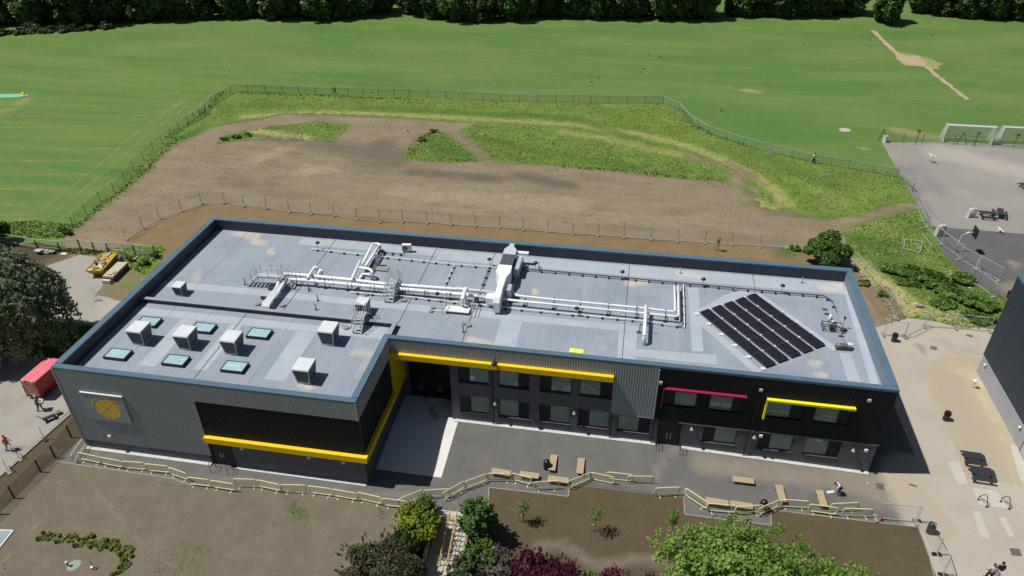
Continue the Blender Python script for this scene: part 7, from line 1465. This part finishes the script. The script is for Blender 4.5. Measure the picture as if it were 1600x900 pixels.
bush('shrub', 'bright green leafy shrub between the golden shrub and the steps', (29.7, -3.0, 0), (.7, 1.6, 1.25), fg_m, 7500, sz, 202, 24)
bush('shrub', 'large dark bronze shrub at the bottom edge, left of the steps', (28.0, -7.7, -.2), (3.1, 2.2, 1.75), brn, 21000, sz, 203, 40, extra=(fg_m, 1500, .11))
bush('shrub', 'dark shrub at the bottom edge between the bronze shrub and the steps', (28.9, -6.4, -.4), (1.1, 1.9, 1.5), leafmat('dark shrub leaves', (.06,.10,.03), (.08,.13,.035)), 8000, sz, 204, 30)
bush('garden_tree', 'broad bushy green tree right of the steps casting a dark shadow', (33.9, -3.6, 0), (1.3, 1.3, 2.35), leafmat('bushy green leaves', (.09,.20,.035), (.15,.28,.055), trans=.22, dark=.35, spread=1.2), 14000, (.08, .18), 205, 44, cat='tree')
bush('shrub', 'grey-green shrub at the bottom edge just right of the steps', (33.9, -7.3, -.3), (1.3, 1.6, 1.5), olv, 9500, sz, 206, 28)
bush('shrub', 'light green shrub between the grey-green and mauve shrubs', (34.6, -6.0, -.1), (1.1, 1.2, 1.4), fg_m, 7500, sz, 207, 22)
bush('shrub', 'mauve-grey shrub left of the purple hedge', (35.9, -6.5, -.1), (1.2, 1.4, 1.5), mau, 9000, sz, 208, 26)
bush('purple_shrub', 'broad purple barberry shrub at the bottom, nearest the broad green tree', (38.2, -6.2, -.1), (1.8, 1.5, 1.35), pur, 16000, (.06, .13), 209, 36, up=.8)
bush('purple_shrub', 'purple barberry shrub in the middle of the bottom edge', (40.2, -6.5, -.1), (1.7, 1.5, 1.3), pur, 14500, (.06, .13), 210, 32, up=.8)
bush('purple_shrub', 'low purple shrub right of the small green plant', (44.0, -6.3, -.1), (1.3, 1.1, 1.05), pur, 9000, (.06, .13), 211, 26, up=.8)
bush('purple_shrub', 'rightmost low purple shrub beside the bright green tree', (46.1, -6.3, -.1), (1.2, 1.0, .95), pur, 8000, (.06, .13), 212, 24, up=.8)
bush('shrub', 'small leafy green plant between the purple shrubs', (42.2, -6.1, -.1), (.75, .7, .95), fg_m, 3400, (.09, .18), 213, 16)
bush('shrub', 'small purple sprig beside the mauve shrub by the steps', (*(33.76,-4.99), 0), (.45, .45, .6), pur, 1200, sz, 214, 10)
def maple(label, loc, R3, h, n, seed, lobes=46):
    t = thing('maple_tree', label, 'tree', loc); C = crown_points(n, R3, lobes, seed, .55, -.3); g = np.random.default_rng(seed+9); a = g.normal(size=(110, 3)); a /= np.linalg.norm(a, axis=1)[:, None]; a[:, 2] = np.abs(a[:, 2])
    S = np.repeat(a*g.uniform(.92, 1.22, (110, 1)), 34, 0)*np.array(R3)+g.normal(0, .17, (110*34, 3)); C = np.vstack([C, S]); C = C[np.sin(C[:, 0]*2.3+C[:, 2]*3)+np.sin(C[:, 1]*2.7+C[:, 0]*1.1)+g.normal(0, .35, len(C)) > -1.15]; C[:, 2] += h
    g = np.random.default_rng(seed); cards('crown', C, g.uniform(.09, .24, len(C)), mpl, parent=t, aspect=1.2); branches(h*1.2, R3, 0, seed, 18, .11).build('trunk', bark_m, t); return t
maple('wide bright green maple at the bottom, right of the purple shrubs', (51.5, -6.4, 0), (4.9, 2.9, 2.1), 4.6, 20000, 301, 140)
maple('smaller bright green maple at the bottom edge right of the wide one', (57.4, -7.2, 0), (2.9, 2.2, 1.7), 3.5, 10000, 302, 50)
# saplings held by stakes
sap_m = leafmat('sapling leaves', (.13,.20,.04), (.2,.27,.07), trans=.3, dark=.5)
for i, (p, hh, rr, n, l) in enumerate((((36.83,-1.55), 2.5, .75, 330, 'thin staked sapling in the dark soil below the leftmost bench, nearest the broad tree'), ((42.12,-1.53), 2.8, .8, 330, 'thin staked sapling in the middle of the dark soil'), ((47.55,-1.13), 3.1, .42, 620, 'narrow dark-leaved sapling just above the wide maple'), ((51.58,-1.45), 3.0, .40, 620, 'slim sapling behind the top of the wide maple'), ((53.17,40.98), 2.0, .35, 120, 'bare staked sapling behind the building by the panel fence'))):
    t = thing('staked_sapling', l, 'sapling', (*p, 0), .1*i, 'young saplings'); g = np.random.default_rng(400+i); z = g.uniform(.45, 1.0, n)
    C = np.column_stack([g.normal(0, rr*.45, n), g.normal(0, rr*.45, n), hh*z]); k = g.integers(0, n, n); C = C*.7+C[k]*.3*np.array([1, 1, 1]); cards('crown', C, g.uniform(.07, .15, n), sap_m if i < 2 else fg_m, parent=t)
    m = MB().tube([(0, 0, 0), (.03, 0, hh*.5), (0, .02, hh)], .02, 5, [.03, .02, .008])
    for _ in range(9): a = g.uniform(0, 6.28); z0 = hh*g.uniform(.4, .85); m.tube([(0, 0, z0), (rr*.8*math.cos(a), rr*.8*math.sin(a), z0+.35)], .01, 4, [.012, .005])
    m.build('stem', bark_m, t)
    for dx, dy in ((-.27, 0), (.02, .16), (.27, 0)): MB().cyl((dx, dy, 0), .028, .78, 6).build('stake', pole_m, t)
    MB().bar((-.3, -.01, .74), (.3, -.01, .74), .05).bar((.02, .16, .70), (.0, 0, .70), .03).build('cross_rail', pole_m, t)
# L-shaped hedge plants, front left
hm = leafmat('young hedge leaves', (.26,.33,.08), (.34,.40,.11), trans=.5, dark=.45, spread=1.5); C = crown_points(420, (.42, .36, .24), 8, 501, .6, -.1); C[:, 2] = np.abs(C[:, 2]); hp_me = leaf_mesh('foliage', C, nr.uniform(.06, .13, len(C)), hm); hs_me = mesh_data(MB().tube([(0, 0, 0), (.03, 0, .3)], .015, 4), 'stem', bark_m)
HL = [(2.3,-8.63),(5.23,-8.53),(7.31,-8.57),(9.68,-8.72)]; HL2 = [(9.68,-8.72),(9.85,-9.66),(9.76,-10.56),(9.79,-11.47)]
k = 0
for Lst in (HL, HL2):
    for a, b in zip(Lst, Lst[1:]):
        n = max(1, int(math.dist(a, b)/.42))
        for i in range(n):
            p = mid(a, b, (i+.5)/n); k += 1; s = 1.35*rnd.uniform(.75, 1.3)
            t = thing('hedge_plant', 'young hedge plant of the L-shaped row, %s from its left end' % ORD[k-1], 'plant', (p[0]+rnd.uniform(-.12, .12), p[1]+rnd.uniform(-.15, .15), 0), rnd.uniform(0, 6), 'plants of the L-shaped hedge row'); put('foliage', hp_me, t); put('stem', hs_me, t); t.scale = (s, s, s)
blades('garden_weeds', np.vstack([scatter([(18.21,-2.36),(20.16,-2.03),(21.74,-4.61),(19.88,-4.92)], 160), scatter([(0.73,-10.66),(1.56,-11.06),(2.28,-11.93),(1.84,-12)], 60), scatter([(8.41,-2.52),(11.87,-2.4),(11.57,-2.83),(8.59,-2.81)], 50), scatter([(25.92,-2.12),(26.63,-2.31),(26.61,-3.03),(26.01,-2.71)], 50), scatter([(11.66,-8.28),(15,-7.17),(15.86,-9.64),(12.36,-10.23)], 140)]), .05, rg2_m, .018, lean=.9, w=.025)
blades('kerb_weeds', np.vstack([scatter([(-27.1,28.98),(-17.65,29.45),(-17.29,28.31),(-26.04,27.63)], 500)]), .3, rg2_m, .01, lean=.6, w=.05)
